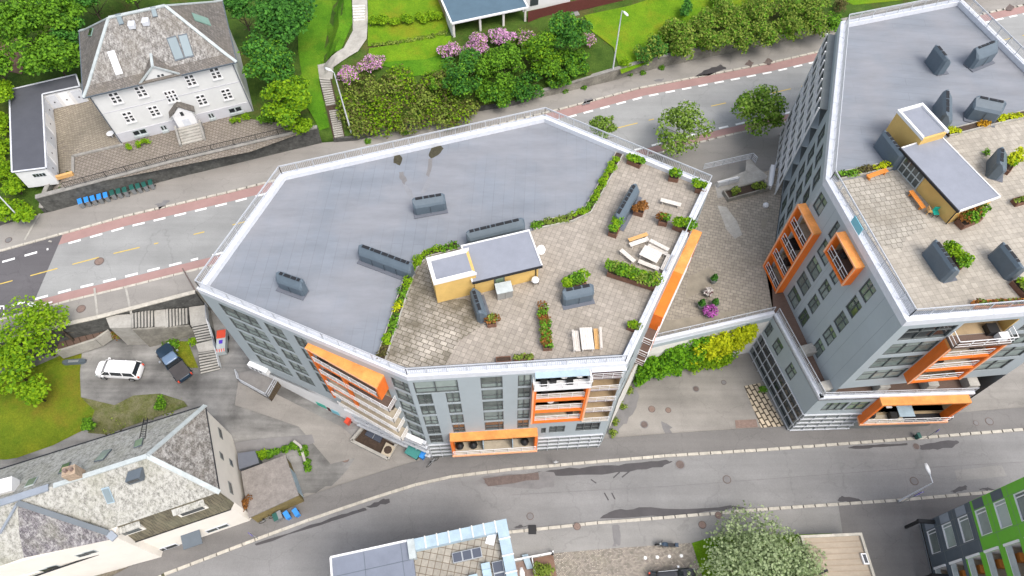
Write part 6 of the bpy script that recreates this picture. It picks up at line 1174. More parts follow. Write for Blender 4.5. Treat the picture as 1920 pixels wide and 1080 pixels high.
for i, (x, y, R) in enumerate([(2, 230, 1.8), (0, 275, 1.8), (4, 320, 1.6), (30, 352, 1.5), (12, 392, 1.7), (44, 398, 1.3)]):
    B_(['yellow-green bush left of the garage, upper one', 'yellow-green bush at the left edge beside the garage middle', 'yellow-green bush at the left edge near the garage front', 'lime bush directly below the garage front wall', 'lime bush at the left edge above the pavement entrance', 'small lime bush beside the slanting street lamp, far left'][i], x, y, R, 2.4, 'leaf_lime', 1100, .26, group='lime bushes left of the garages')
ge = 'trees between the villa and the lawn'
T('large dark green tree at the top, right of the villa roof', 522, 38, 9, 4.7, 'leaf_deep', 7000, .36, nc=24, group=ge); T('green tree below the large one, right of the villa', 512, 118, 7.5, 3.6, 'leaf_green', 4600, .34, mats=['leaf_deep', 'leaf_green'], group=ge)
T('small dark tree at the villa back corner', 450, 15, 8, 2.4, 'leaf_deep', 1800, .34, group=ge); T('bright lime round tree above the end of the villa wall', 541, 188, 6, 3.3, 'leaf_lime', 5200, .32, nc=22, group=ge, mats=['leaf_lime', 'leaf_green'])
T('green tree top at the upper edge, left of the lawn', 560, -25, 8, 3, 'leaf_green', 1800, .34, group=ge)
B_('low green bushes spilling over the villa wall under the lime tree', 560, 235, 1.9, 1.4, 'leaf_lime', 1100, .24); B_('low green bush on the bank left of the lime tree', 500, 225, 1.1, 1.2, 'leaf_green', 500, .22)
# clipped hedges
def hedge(lab, pts, w_, h, mat, n, zf=hz, mats=None, size=.22, name='hedge'):
    q = [PF(x, y, zf) for x, y in pts]; t = thing(name, lab, 'hedge', q[0], 0, None, True); SEED[0] += 1; m = MB()
    for a, b in zip(q, q[1:]):
        for k in range(int((b - a).length / 1.2) + 1): p = a.lerp(b, min(1, k * 1.2 / (b - a).length)); m.tube([p - Vector((0, 0, .1)), p + Vector((0, 0, h * .6))], .05, 5)
    m.build('stem', 'bark', t); ms = mats or [mat]; leafobj('foliage', [strip_leaves(q, w_, h, n // len(ms), size, SEED[0] + 31 * k) for k in range(len(ms))], ms, t); return t
hedge('dense lime hedge beside the path, left of the porch house', [(695, 50), (740, 46), (790, 42), (832, 34)], 1.5, 1.3, 'leaf_lime', 3600); hedge('low flower border under the lime hedge', [(700, 88), (770, 78), (838, 62)], .7, .4, 'leaf_olive', 500)
B_('rhododendron covered in pink blossom beside the path bend', 698, 116, 1.75, 2.4, 'leaf_green', 1900, .2, mats=['blossom', 'blossom', 'leaf_olive'], name='rhododendron'); B_('smaller pink rhododendron right of the lamp head', 652, 138, 1.7, 2.2, 'blossom', 1800, .2, mats=['blossom', 'blossom', 'leaf_lime'], name='rhododendron')
B_('pink rhododendron at the left foot of the porch', 848, 90, 1.6, 2.6, 'blossom', 1700, .2, mats=['blossom', 'blossom', 'leaf_olive'], name='rhododendron'); B_('pink rhododendron in front of the porch posts', 893, 78, 1.8, 2.8, 'blossom', 2200, .2, mats=['blossom', 'blossom', 'blossom', 'leaf_olive'], name='rhododendron'); B_('pink rhododendron below the right porch post', 938, 66, 1.8, 2.8, 'blossom', 2200, .2, mats=['blossom', 'blossom', 'blossom', 'leaf_green'], name='rhododendron')
B_('faded rhododendron with few flowers right of the porch', 985, 72, 1.6, 1.8, 'leaf_olive', 1100, .22, mats=['leaf_olive', 'leaf_green', 'blossom'], name='rhododendron'); B_('faded mauve shrub at the right side of the tall dark tree', 1105, 75, 1.1, 2.2, 'leaf_olive', 500, .2, mats=['leaf_olive', 'blossom'], name='rhododendron')
gb = 'leafy trees along the bank below the porch house'
for lab, x, y, R, H, mt, n in [('big green tree left of centre on the bank, beside the brown scrub', 872, 142, 3.2, 5, ['leaf_deep', 'leaf_green'], 3800), ('big light green tree at the middle of the bank', 945, 128, 3.4, 5, ['leaf_green', 'leaf_green', 'leaf_lime'], 4200), ('green tree reaching down to the pavement wall', 925, 170, 2.7, 3.4, ['leaf_green', 'leaf_deep'], 2600), ('green tree right of the middle of the bank', 1018, 108, 3.3, 5, ['leaf_green', 'leaf_lime'], 3600), ('tall dark blue-green tree beside the red fence', 1072, 58, 2.9, 6.5, ['leaf_deep', 'leaf_green'], 4000), ('low green tree beside the flood-lamp post', 1080, 122, 2.2, 2.6, ['leaf_green', 'leaf_deep'], 1700), ('small green tree under the dark tree', 1045, 150, 2.0, 2.2, ['leaf_green', 'leaf_deep'], 1100), ('small round green tree at the left end of the bank trees', 815, 160, .9, 1.8, ['leaf_green'], 600), ('green tree above the pavement wall, below the middle one', 985, 165, 2.4, 2.8, ['leaf_deep', 'leaf_green'], 1500)]:
    T(lab, x, y, H, R, mt[0], n, .30, mats=mt, nc=20, group=gb, trunk=.12)
# scrub on the bank
sc = [(660, 180), (680, 215), (700, 180), (720, 210), (735, 165), (760, 190), (780, 220), (745, 235), (800, 195), (820, 215), (850, 215), (700, 240), (665, 235), (840, 190), (880, 208), (650, 200), (690, 165), (715, 195), (745, 205), (765, 170), (785, 180), (810, 160), (830, 160), (735, 225), (680, 245), (720, 245), (765, 240), (800, 232), (835, 228), (860, 225), (660, 215), (750, 150)]
cs = []; rs = []
for x, y in sc: q = GH(x, y); cs.append((q.x, q.y, q.z + .3)); rs.append(random.uniform(1.2, 2.0))
for nm, mt, n, sd_, sub in (('scrub', 'leaf_brown', 3600, 900, slice(0, None)), ('scrub', 'leaf_olive', 4600, 901, slice(0, None, 2)), ('scrub', 'leaf_lime', 3000, 902, slice(1, None, 2))):
    o = leafobj(nm, [leaves(n, cs[sub], rs[sub], .26, .4, sd_)], [mt], None, 'stuff'); o['label'] = 'tangled brown and green scrub covering the bank between the garden steps and the trees'; o['category'] = 'scrub'
wcs = []; 
for x, y in [(560, 268), (690, 266), (760, 250), (1010, 178), (1095, 165), (1060, 172), (1205, 138), (1180, 140), (1240, 128)]: q = P(x, y, NZ + .15); wcs.append((q.x, q.y, NZ + .2))
o = leafobj('weeds', [leaves(1100, wcs, [.45] * len(wcs), .16, .5, 950)], ['leaf_green'], None, 'stuff'); o['label'] = 'weeds growing at the foot of the pavement walls'; o['category'] = 'weeds'
# long hedge of big bushes on the right
gh_ = 'big olive bushes of the long garden hedge'
hp = [(1224, 92, 2.3), (1283, 86, 2.2), (1334, 77, 2.2), (1384, 69, 2.3), (1434, 60, 2.3), (1484, 52, 2.3), (1534, 46, 2.3), (1268, 55, 2.3), (1318, 44, 2.4), (1370, 34, 2.4), (1420, 25, 2.4), (1472, 18, 2.4), (1522, 12, 2.4)]
ho = ['dark rounded end bush', 'second bush from the left end', 'third bush', 'fourth bush, above the concrete wall', 'fifth bush', 'sixth bush', 'last bush by the apartment tower']
for i, (x, y, R) in enumerate(hp):
    lab = (ho[i] + ' in the wall-side row of the long olive hedge') if i < 7 else (['first', 'second', 'third', 'fourth', 'fifth', 'sixth'][i - 7] + ' bush from the left in the lawn-side row of the long olive hedge')
    B_(lab, x, y, R, 3.2, 'leaf_olive', 1900, .26, mats=['leaf_deep', 'leaf_olive'] if i == 0 else ['leaf_olive', 'leaf_olive', 'leaf_green'], nc=14, group=gh_, name='hedge_bush')
B_('dark green conifer-like shrub above the olive hedge', 1288, 15, 1.3, 3.0, 'leaf_deep', 900, .22); B_('green shrub at the lawn top right of the fence', 1345, 5, 1.6, 2.4, 'leaf_green', 900, .24, mats=['leaf_green', 'leaf_olive']); B_('olive shrub at the top edge above the hedge', 1425, -2, 1.8, 2.6, 'leaf_olive', 900, .24); B_('green bush against the corner of the apartment tower', 1558, 45, 1.5, 2.8, 'leaf_green', 1100, .24); B_('brown-green thin bush at the top beside the apartment tower', 1580, 8, 1.2, 2.4, 'leaf_brown', 500, .2)
B_('small lime bush on the lawn edge right of the lamp post', 1172, 118, .9, 1.0, 'leaf_lime', 400, .18)
# street trees
gs_ = 'young street trees on the pavement'
T('street tree with open crown and flowers, left of the round one', 1283, 246, 6.5, 3.7, 'leaf_street', 2700, .30, zg=NZ + .1, nc=17, zs=.7, group=gs_, name='street_tree', trunk=.14); T('fuller round street tree beside the apartment tower', 1427, 209, 6.6, 3.7, 'leaf_green', 3900, .32, zg=NZ + .1, nc=20, zs=.75, group=gs_, name='street_tree', mats=['leaf_street', 'leaf_green']); T('street tree mostly hidden behind the roof railing', 1133, 240, 5.5, 2.2, 'leaf_street', 1200, .3, zg=NZ + .1, nc=12, group=gs_, name='street_tree')
# west
T('big lime tree leaning over the pavement at the left edge', 58, 632, 7.5, 3.9, 'leaf_lime', 2100, .30, zg=3.0, nc=20, mats=['leaf_lime', 'leaf_lime'], trunk=.2); T('lime tree at the left edge below the pavement', 15, 690, 6, 3.0, 'leaf_green', 1900, .3, zg=3.0, mats=['leaf_lime', 'leaf_green']); T('sparse thin tree with bare twigs, right of the big lime tree', 95, 600, 8, 2.4, 'leaf_olive', 700, .28, zg=3.0, nc=12, mats=['leaf_lime', 'leaf_olive']); T('light green tree top over the yard lawn', 60, 735, 4, 1.9, 'leaf_lime', 1100, .28, zg=3.0)
B_('orange-brown shrub at the top of the street stairs', 216, 628, .7, 1.0, 'leaf_rust', 240, .16, zg=4.4, mats=['leaf_olive', 'leaf_rust']); B_('green weeds bush beside the dark pickup', 322, 645, 1.0, .7, 'leaf_green', 420, .18, zg=3); B_('lime weeds along the street stairs', 362, 640, .6, .8, 'leaf_lime', 260, .16, zg=3); B_('green bush at the corner of the rough verge', 165, 795, .9, 1.0, 'leaf_green', 500, .2, zg=3); B_('small green bush behind the slate roof edge', 302, 755, .8, .9, 'leaf_green', 360, .18, zg=3)
r_ = np.random.default_rng(5); vc = [GY(x, y) for x, y in [(190, 770), (215, 775), (240, 765), (265, 750), (290, 752), (315, 762), (335, 750), (205, 800), (230, 785), (280, 770)]]
o = leafobj('verge_weeds', [leaves(500, [(p.x, p.y, p.z - .3) for p in vc], [1.0] * len(vc), .18, .5, 960, .3), leaves(350, [(p.x, p.y, p.z - .4) for p in vc], [1.2] * len(vc), .2, .5, 961, .3)], ['leaf_olive', 'leaf_brown'], None, 'stuff'); o['label'] = 'sparse weeds on the rough verge above the slate roof'; o['category'] = 'weeds'
hedge('L-shaped green hedge round the paved corner beside the low garage', [(492, 862), (520, 850), (555, 840), (572, 845), (582, 880)], .8, .9, 'leaf_green', 1500, zf=yz); B_('bright green bush with pale flower at the hedge end', 490, 853, .75, 1.4, 'leaf_lime', 420, .18, zg=GY(490, 860).z)
fr = [GY(x, y) + Vector((0, 0, .95)) for x, y in [(555, 832), (568, 842), (576, 870)]]; m = MB()
for a, b in zip(fr, fr[1:]): m.bar(a, b, .25, .12)
tag(m.build('fence_rail', 'concrete', None), 'weathered pale rail on top of the small hedge by the low garage', 'rail')
T('big grey-green willow beside the beige garage roof', 1436, 1088, 4.6, 6.2, 'leaf_grey', 14000, .24, zg=.15, nc=46, zs=.36, trunk=.22); B_('dense green shrub in the fenced bed beside the terrace block', 1020, 1072, 1.2, 1.4, 'leaf_olive', 700, .18, zg=.15); B_('green bush at the lower right of the willow', 1500, 1068, 1.2, 1.6, 'leaf_lime', 700, .2, zg=.15)
for i, (x, y) in enumerate([(1155, 790), (1165, 760), (1180, 730), (1150, 812)]): B_(['low moss bush at the foot of the middle block, second from the street', 'low moss bush at the foot of the middle block, third from the street', 'low moss bush under the ivy end', 'low moss bush at the corner of the middle block nearest the street'][i], x, y, .55, .5, 'leaf_olive', 160, .16, zg=.02, group='low bushes on the forecourt edge')
B_('green bush beside the glass front of the apartment tower', 1432, 731, .55, .8, 'leaf_green', 220, .15, zg=.05)
# ================================================================ planters and planting on the roof terraces
def planter(lab, a, b, z, wd, h, mats, n, over=1.15, leafh=.7, group=None, size=.2, mat='planter_wood'):
    a, b = P(*a, z), P(*b, z); u = (b - a).normalized(); L = (b - a).length; nn = Vector((-u.y, u.x, 0)) * wd; c = (a + b) / 2; t = thing('planter', lab, 'planter', c, 0, group, True); m = MB(); o = a - nn / 2
    th = .06; m.ob(o, u * L, nn * (th / wd), (0, 0, h)); m.ob(o + nn * (1 - th / wd), u * L, nn * (th / wd), (0, 0, h)); m.ob(o + nn * (th / wd), u * th, nn * (1 - 2 * th / wd), (0, 0, h)); m.ob(o + nn * (th / wd) + u * (L - th), u * th, nn * (1 - 2 * th / wd), (0, 0, h)); m.build('box', mat, t)
    m = MB(); m.ob(o + nn * (th / wd) + u * th, u * (L - 2 * th), nn * (1 - 2 * th / wd), (0, 0, h - .1)); m.build('soil', 'soil', t); SEED[0] += 1
    if n: leafobj('plants', [strip_leaves([a + Vector((0, 0, h)), b + Vector((0, 0, h))], wd * over, leafh, n // len(mats), size, SEED[0] + 13 * k) for k in range(len(mats))], mats, t)
    return t
z = ZAR + .03; gp_ = 'planters on the middle roof terrace'
planter('long brown planter with bushy green plants beside the picnic benches', (1140, 510), (1228, 538), z, 1.0, .6, ['leaf_green', 'leaf_olive', 'leaf_lime'], 1900, 1.2, .9, gp_); planter('narrow planter strip with green plants and earth, below the roof vent', (1017, 582), (1027, 658), z, .75, .45, ['leaf_green', 'leaf_rust', 'leaf_olive'], 1100, 1.1, .5, gp_)
planter('tall green planter at the lower end of the slanting roof vent', (1147, 445), (1163, 408), z, .8, .5, ['leaf_green', 'leaf_lime'], 900, 1.2, .9, gp_); planter('planter with lime plants beside the upper right parapet', (1262, 424), (1294, 436), z, .85, .6, ['leaf_lime', 'leaf_green'], 600, 1.2, .9, gp_)
planter('small square planter with rusty and green plants near the single bench', (1234, 417), (1250, 420), z, .75, .55, ['leaf_green', 'leaf_rust'], 260, 1.1, .6, gp_); planter('square planter with rust-red shrub beside the slanting roof vent', (1188, 397), (1206, 402), z, .8, .55, ['leaf_rust'], 420, 1.2, .8, gp_)
planter('small planter at the top corner of the terrace, three green clumps', (1178, 301), (1202, 311), z, .95, .5, ['leaf_lime', 'leaf_green'], 360, .9, .4, gp_); planter('small planter with tall green tuft by the upper parapet', (1253, 335), (1271, 338), z, .7, .5, ['leaf_green', 'leaf_lime'], 300, 1.1, .9, gp_); planter('small planter with green tuft near the upper right terrace corner', (1303, 356), (1323, 361), z, .75, .55, ['leaf_green', 'leaf_lime'], 360, 1.1, .9, gp_)
planter('planter with lime bush hidden behind the free-standing roof vent', (1064, 538), (1096, 530), z, .9, .6, ['leaf_lime', 'leaf_green'], 700, 1.2, 1.0, gp_); planter('small weedy planter by the lower right parapet', (1177, 612), (1196, 620), z, .7, .4, ['leaf_olive', 'leaf_lime'], 260, 1.1, .5, gp_); planter('round-looking rusty planter near the upright vent', (913, 607), (930, 605), z, .85, .45, ['leaf_rust', 'leaf_olive'], 260, .95, .4, gp_)
planter('empty dark planter at the lower parapet, left of the narrow strip', (930, 678), (958, 676), z, .5, .4, ['leaf_olive'], 0, group=gp_); planter('sparse planter at the lower parapet, next to the narrow strip', (964, 675), (1000, 672), z, .5, .4, ['leaf_olive'], 120, 1, .3, gp_)
def border(lab, pts, z, segs, w_=.75):
    """raised edge planting between membrane and paving"""
    q = [P(x, y, z) for x, y in pts]; t = thing('planting_border', lab, 'planting border', q[0], 0, None, True); m = MB(); s = MB(); n = off(q, w_)
    for a, b, c, d in zip(q, q[1:], n[1:], n): m.hexa([a, b, c, d] + [v_ + Vector((0, 0, .16)) for v_ in (a, b, c, d)]); s.bar(a + Vector((0, 0, .12)), b + Vector((0, 0, .12)), .12, .3); s.bar(d + Vector((0, 0, .12)), c + Vector((0, 0, .12)), .08, .3)
    m.build('soil', 'soil', t); s.build('edging', 'concrete', t); mid_ = [(a + b) / 2 for a, b in zip(q, n)]; L = [0]
    for a, b in zip(mid_, mid_[1:]): L.append(L[-1] + (b - a).length)
    def at(d):
        for i in range(len(mid_) - 1):
            if L[i] <= d <= L[i + 1]: return mid_[i].lerp(mid_[i + 1], (d - L[i]) / (L[i + 1] - L[i]))
        return mid_[-1]
    for f0, f1, mt, h in segs:
        SEED[0] += 1; k = max(2, int((f1 - f0) * L[-1] / .8)); pp = [at((f0 + (f1 - f0) * i / k) * L[-1]) + Vector((0, 0, .1)) for i in range(k + 1)]; leafobj('plants', [strip_leaves(pp, w_ * 1.1, h, int((f1 - f0) * L[-1] * 130), .17, SEED[0])], [mt], t)
    return t
border('curving planting border between grey roof and worn paving, left half', [(723, 676), (742, 620), (779, 508), (802, 483), (860, 468)], ZAR, [(0, .08, 'leaf_brown', .4), (.08, .17, 'leaf_lime', .5), (.18, .3, 'leaf_green', .4), (.32, .38, 'leaf_yellow', .45), (.38, .48, 'leaf_green', .4), (.49, .66, 'leaf_lime', .6), (.68, .8, 'leaf_lime', .5), (.81, .88, 'leaf_lime', .55), (.89, .99, 'leaf_green', .4)])
border('curving planting border between grey roof and terrace, upper right half', [(1000, 432), (1074, 416), (1108, 400), (1168, 292)], ZAR, [(0, .08, 'leaf_green', .35), (.08, .18, 'leaf_olive', .35), (.19, .28, 'leaf_olive', .4), (.3, .42, 'leaf_lime', .45), (.43, .5, 'leaf_green', .35), (.5, .96, 'leaf_lime', .55)])
z = ZBR + .03; gq_ = 'planters on the tower roof terrace'
border('flower trough along the grey roof edge, left of the yellow stair house', [(1572, 338), (1672, 317)], ZBR, [(.02, .25, 'leaf_green', .5), (.3, .4, 'leaf_olive', .4), (.45, .6, 'leaf_brown', .6), (.72, .98, 'leaf_yellow', .5)]); border('flower trough with orange plants right of the yellow stair house', [(1778, 257), (1860, 236), (1960, 212)], ZBR, [(.0, .13, 'leaf_yellow', .4), (.3, .44, 'leaf_orange', .35), (.52, .75, 'leaf_yellow', .4)])
planter('planter with big green bush at the corner of the yellow stair house', (1795, 425), (1830, 410), z, .9, .6, ['leaf_green', 'leaf_green', 'leaf_rust'], 900, 1.3, 1.1, gq_, .2); planter('planter with lime bush right of the large tilted vent', (1768, 480), (1802, 505), z, .9, .5, ['leaf_lime', 'leaf_green', 'leaf_lime'], 1100, 1.3, 1.2, gq_); planter('planter with bright lime shrub beside the small roof vent', (1880, 325), (1898, 300), z, .8, .5, ['leaf_yellow', 'leaf_lime'], 700, 1.3, 1.0, gq_)
planter('long low planter of earth along the tower parapet', (1822, 574), (1920, 570), z, .6, .45, ['leaf_olive', 'leaf_rust'], 260, .9, .25, gq_, mat='wood_orange'); planter('small planter near the right picture edge', (1898, 383), (1925, 376), z, .7, .45, ['leaf_olive'], 160, .9, .3, gq_); planter('planter box at the right edge below the last vent', (1898, 530), (1925, 560), z, .8, .5, ['leaf_lime', 'leaf_olive'], 300, 1, .5, gq_)
B_('small green tree sprig behind the small roof vent', 1852, 286, .4, .6, 'leaf_green', 120, .14, zg=ZBR)
# ================================================================ furniture on the terraces
def bench(lab, a, b, z, wd=.42, h=.45, mat='wood_grey', group=None, name='bench', back=0):
    a, b = P(*a, z + h), P(*b, z + h); a.z = b.z = z; u = (b - a).normalized(); L = (b - a).length; c = (a + b) / 2; t = thing(name, lab, 'bench', (c.x, c.y, z), math.atan2(u.y, u.x), group); m = MB(); g = wd / 3
    for i in range(3): m.box(-L / 2, L / 2, -wd / 2 + i * g + .01, -wd / 2 + (i + 1) * g - .01, h - .05, h)
    m.build('seat', mat, t)
    for s in (-1, 1): m = MB(); m.box(s * L * .38 - .05, s * L * .38 + .05, -wd * .42, wd * .42, 0, h - .052); m.build('leg', mat, t)
    if back: m = MB(); m.box(-L / 2, L / 2, back * wd / 2, back * wd / 2 + .05 * back, h + .1, h + .5) if back > 0 else m.box(-L / 2, L / 2, -wd / 2 - .05, -wd / 2, h + .1, h + .5); m.build('backrest', mat, t)
    return t
def ptable(lab, a, b, z, wd, mat='wood_grey', h=.74):
    a, b = P(*a, z + h), P(*b, z + h); u = (b - a).normalized(); L = (b - a).length; c = (a + b) / 2; t = thing('garden_table', lab, 'table', (c.x, c.y, z), math.atan2(u.y, u.x)); m = MB(); k = 5; g = wd / k
    for i in range(k): m.box(-L / 2, L / 2, -wd / 2 + i * g + .008, -wd / 2 + (i + 1) * g - .008, h - .05, h)
    m.build('tabletop', mat, t)
    for sx in (-1, 1):
        for sy in (-1, 1): m = MB(); m.box(sx * L * .42 - .045, sx * L * .42 + .045, sy * wd * .38 - .045, sy * wd * .38 + .045, 0, h - .052); m.build('leg', mat, t)
    return t
z = ZAR + .03; gn = 'benches round the tables of the middle roof terrace'
ptable('wide weathered table in the ring of benches on the roof terrace', (1204, 468), (1237, 484), z, 1.25); ptable('upright weathered table between benches near the lower parapet', (1098, 614), (1103, 655), z, 1.05)
bench('tan bench at the upper left of the bench ring', (1179, 450), (1214, 438), z, .38, mat='wood_tan', group=gn); bench('grey bench just below the tan one in the bench ring', (1181, 459), (1216, 447), z, .45, group=gn); bench('back bench at the top right of the bench ring', (1219, 450), (1254, 468), z, .38, .75, group=gn); bench('grey bench between the wide table and the back bench', (1215, 459), (1251, 476), z, .4, group=gn)
bench('separate grey bench slanting at the left of the bench ring', (1164, 468), (1190, 490), z, .42, group=gn); bench('grey bench below the wide table', (1197, 489), (1236, 504), z, .42, group=gn); bench('grey bench at the right end of the bench ring', (1256, 477), (1242, 506), z, .45, group=gn); bench('outermost bench at the right, nearest the parapet', (1265, 478), (1251, 507), z, .25, .7, group=gn)
bench('single pale bench standing alone near the upper parapet', (1239, 374), (1277, 384), z, .45, group=gn); bench('grey bench left of the upright table, nearest to it', (1080, 620), (1084, 658), z, .42, group=gn); bench('outer left bench back of the lower table group', (1074, 618), (1078, 657), z, .2, .8, group=gn); bench('tan bench right of the upright table', (1117, 616), (1120, 654), z, .4, mat='wood_tan', group=gn); bench('outer right bench back of the lower table group', (1126, 613), (1128, 652), z, .2, .8, group=gn)
z = ZBR + .03; bench('orange bench beside the flower trough on the tower roof', (1627, 331), (1664, 318), z, .45, mat='wood_orange'); bench('orange bench against the yellow stair house wall on the tower', (1708, 357), (1733, 390), z, .45, mat='wood_orange'); 
p = P(1750, 404, z); t = thing('garden_chair', 'small green chair at the corner of the yellow stair house', 'chair', p); m = MB(); m.box(-.25, .25, -.25, .25, .4, .45); m.build('seat', 'teal', t); m = MB(); m.box(-.25, .25, .22, .27, .45, .9); m.build('backrest', 'teal', t)
for sx in (-1, 1):
    for sy in (-1, 1): m = MB(); m.box(sx * .22 - .02, sx * .22 + .02, sy * .22 - .02, sy * .22 + .02, 0, .398); m.build('leg', 'black', t)
t = thing('garden_chair', 'small wooden chair left of the green one on the tower roof', 'chair', P(1739, 400, z)); m = MB(); m.box(-.22, .22, -.22, .22, .38, .43); m.build('seat', 'wood_tan', t); m = MB(); m.box(-.25, -.2, -.22, .22, .43, .85); m.build('backrest', 'wood_tan', t)
for sx in (-1, 1):
    for sy in (-1, 1): m = MB(); m.box(sx * .19 - .02, sx * .19 + .02, sy * .19 - .02, sy * .19 + .02, 0, .378); m.build('leg', 'wood_tan', t)
# storage box by stair house A, satellite dish, small grill
p = P(945, 552, ZAR + .03); t = thing('storage_cabinet', 'pale metal cabinet standing against the yellow stair house', 'cabinet', p, math.radians(14)); m = MB(); m.box(-.68, .68, -.45, .45, 0, 1.05); m.build('cabinet_body', 'steel', t); m = MB(); m.hexa([(-.72, -.5, 1.06), (.72, -.5, 1.06), (.72, .48, 1.25), (-.72, .48, 1.25), (-.72, -.5, 1.12), (.72, -.5, 1.12), (.72, .48, 1.31), (-.72, .48, 1.31)]); m.build('lid', 'zinc_light', t); m = MB(); m.box(-.01, .01, -.465, -.452, .05, 1.0); m.build('door_seam', 'slot_black', t)
p = P(1003, 533, ZAR + .03); t = thing('kettle_grill', 'small round grill with white lid at the corner of the stair house', 'grill', p); m = MB(); m.lathe((0, 0, 0), [(.1, .35), (.3, .5), (.36, .7)], 14); m.build('bowl', 'black', t); m = MB(); m.lathe((0, 0, 0), [(.36, .72), (.28, .9), (.08, .98)], 14); m.build('lid', 'white_paint', t)
for k in range(3): a = k * 2.1; m = MB(); m.tube([(math.cos(a) * .15, math.sin(a) * .15, .5), (math.cos(a) * .32, math.sin(a) * .32, 0)], .02, 6); m.build('leg', 'black', t)
p = P(1013, 468, ZAR + 2.2); t = thing('satellite_dish', 'white satellite dish on the end wall of the yellow stair house', 'satellite dish', p); m = MB(); m.lathe((0, 0, 0), [(.42, .16), (.3, .06), (.12, 0), (.02, -.01)], 18); o = m.build('dish', 'bright_white', t); o.rotation_euler = (math.radians(35), math.radians(30), 0); m = MB(); m.tube([(0, 0, 0), (-.35, .05, -.25)], .03, 6); m.build('bracket', 'steel', t)
p = P(1611, 416, ZB + .5); t = thing('banner', 'light blue cloth hung on the roof railing of the tower', 'banner', p, 0, None, True); a, b = P(1603, 404, ZB + 1.1), P(1618, 430, ZB + 1.1); m = MB(); m.hexa([a - Vector((0, 0, .9)), b - Vector((0, 0, .9)), b + Vector((.04, 0, -.9)), a + Vector((.04, 0, -.9)), a, b, b + Vector((.04, 0, 0)), a + Vector((.04, 0, 0))]); m.build('cloth', 'cyan_paint', t)
# ================================================================ vehicles
def rrect(x0, x1, w_, z, r=.25, n=4, taper=(1, 1)):
    pts = []; hw = w_ / 2
    for cx, cy, a0, tp in ((x1 - r, hw - r, 0, taper[1]), (x0 + r, hw - r, 90, taper[0]), (x0 + r, -hw + r, 180, taper[0]), (x1 - r, -hw + r, 270, taper[1])):
        for i in range(n + 1): a = math.radians(a0 + 90 * i / n); pts.append(Vector((cx + r * math.cos(a), (cy + r * math.sin(a)) * tp, z)))
    return pts
def wheel(t, x, y, r=.34, w_=.22):
    m = MB(); m.tube([(x, y - w_ / 2, r), (x, y + w_ / 2, r)], r, 16); o = m.build('wheel', 'tyre', t); s = 1 if y > 0 else -1; m = MB(); m.tube([(x, y + s * (w_ / 2 - .02), r), (x, y + s * (w_ / 2 + .015), r)], r * .6, 12); m.build('rim', 'steel', o)
def car(name, lab, cat, p, rz, L, Wd, H, body, kind):
    t = thing(name, lab, cat, p, rz); h = L / 2; tp = (.93, .90)
    hb = {'suv': .98, 'van': 1.14}.get(kind, .92)
    m = MB(); m.loft([rrect(-h + .05, h - .05, Wd * .94, .26, .3, 4, tp), rrect(-h, h, Wd, .45, .35, 4, tp), rrect(-h, h - .02, Wd, .72, .4, 4, tp), rrect(-h + .06, h - .12, Wd * .95, hb, .4, 4, tp)]); m.build('body', body, t, smooth=True, bevel=.03)
    if kind == 'van': f0, f1, r0, r1 = h - .75, h - 1.45, -h + .12, -h + .42
    elif kind == 'pickup': f0, f1, r0, r1 = h - 1.45, h - 2.05, -.62, -.42
    else: f0, f1, r0, r1 = h - 1.25, h - 1.95, -h + .15, -h + .65
    m = MB(); m.loft([rrect(r0, f0, Wd * .93, hb - .02, .2, 3, (1, .95)), rrect(r1, f1, Wd * .78, H - .05, .2, 3, (1, .97))]); m.build('windows', 'car_glass', t, smooth=False)
    m = MB(); m.loft([rrect(r1 - .12, f1 + .1, Wd * .80, H - .09, .2, 3, (1, .97)), rrect(r1 - .02, f1, Wd * .76, H, .25, 3, (1, .97)), rrect(r1 + .2, f1 - .2, Wd * .6, H + .03, .2, 3)]); m.build('roof', body if kind != 'pickup' else 'glass_blue', t, smooth=True)
    for s in (-1, 1):
        for k, x in enumerate(((r0 + r1) / 2 - .02, (r1 + f1) / 2 + (.25 if kind == 'pickup' else -.5), (f0 + f1) / 2)) if kind != 'van' else enumerate(((r0 + r1) / 2, -.9, .45, (f0 + f1) / 2)):
            m = MB(); x2 = x if 0 < k and x != (f0 + f1) / 2 else (f1 + .03 if k else r1 - .03); m.bar((x if k not in (0,) and x != (f0 + f1) / 2 else (f0 if k else r0), s * Wd * .47, hb - .02), (x2, s * Wd * .395, H - .06), .09, .05); m.build('window_pillar', body, t)
    for s in (-1, 1):
        m = MB(); m.box(f0 - .55, f0 - .35, min(s * Wd * .5, s * (Wd * .5 + .2)), max(s * Wd * .5, s * (Wd * .5 + .2)), hb + .02, hb + .2); m.build('wing_mirror', body if kind == 'van' else 'steel', t)
        m = MB(); m.box(h - .30, h - .07, s * Wd * .36 - .16, s * Wd * .36 + .12, .62, .76); m.build('headlight', 'zinc_light', t); m = MB(); m.box(-h - .01, -h + .12, s * Wd * .40 - .08, s * Wd * .40 + .06, .6, .9); m.build('tail_light', 'red_plastic', t)
        for x in (h - .85, -h + .9): wheel(t, x, s * (Wd / 2 - .11))
    return t
yv = GY(230, 700); tv = car('parked_van', 'white people carrier parked alone on the gravel yard', 'van', GY(230, 699), math.radians(177), 4.85, 1.92, 1.75, 'car_white', 'van')
a, b = GY(312, 655), GY(352, 708); rzp = math.atan2(a.y - b.y, a.x - b.x); tp_ = car('pickup_truck', 'dark blue pickup with covered bed parked beside the street stairs', 'pickup', GY(330, 684), rzp, 5.3, 1.9, 1.7, 'car_navy', 'pickup')
m = MB(); m.box(-2.55, -.68, -.82, .82, .93, 1.02); m.build('bed_cover', 'bed_cover', tp_)
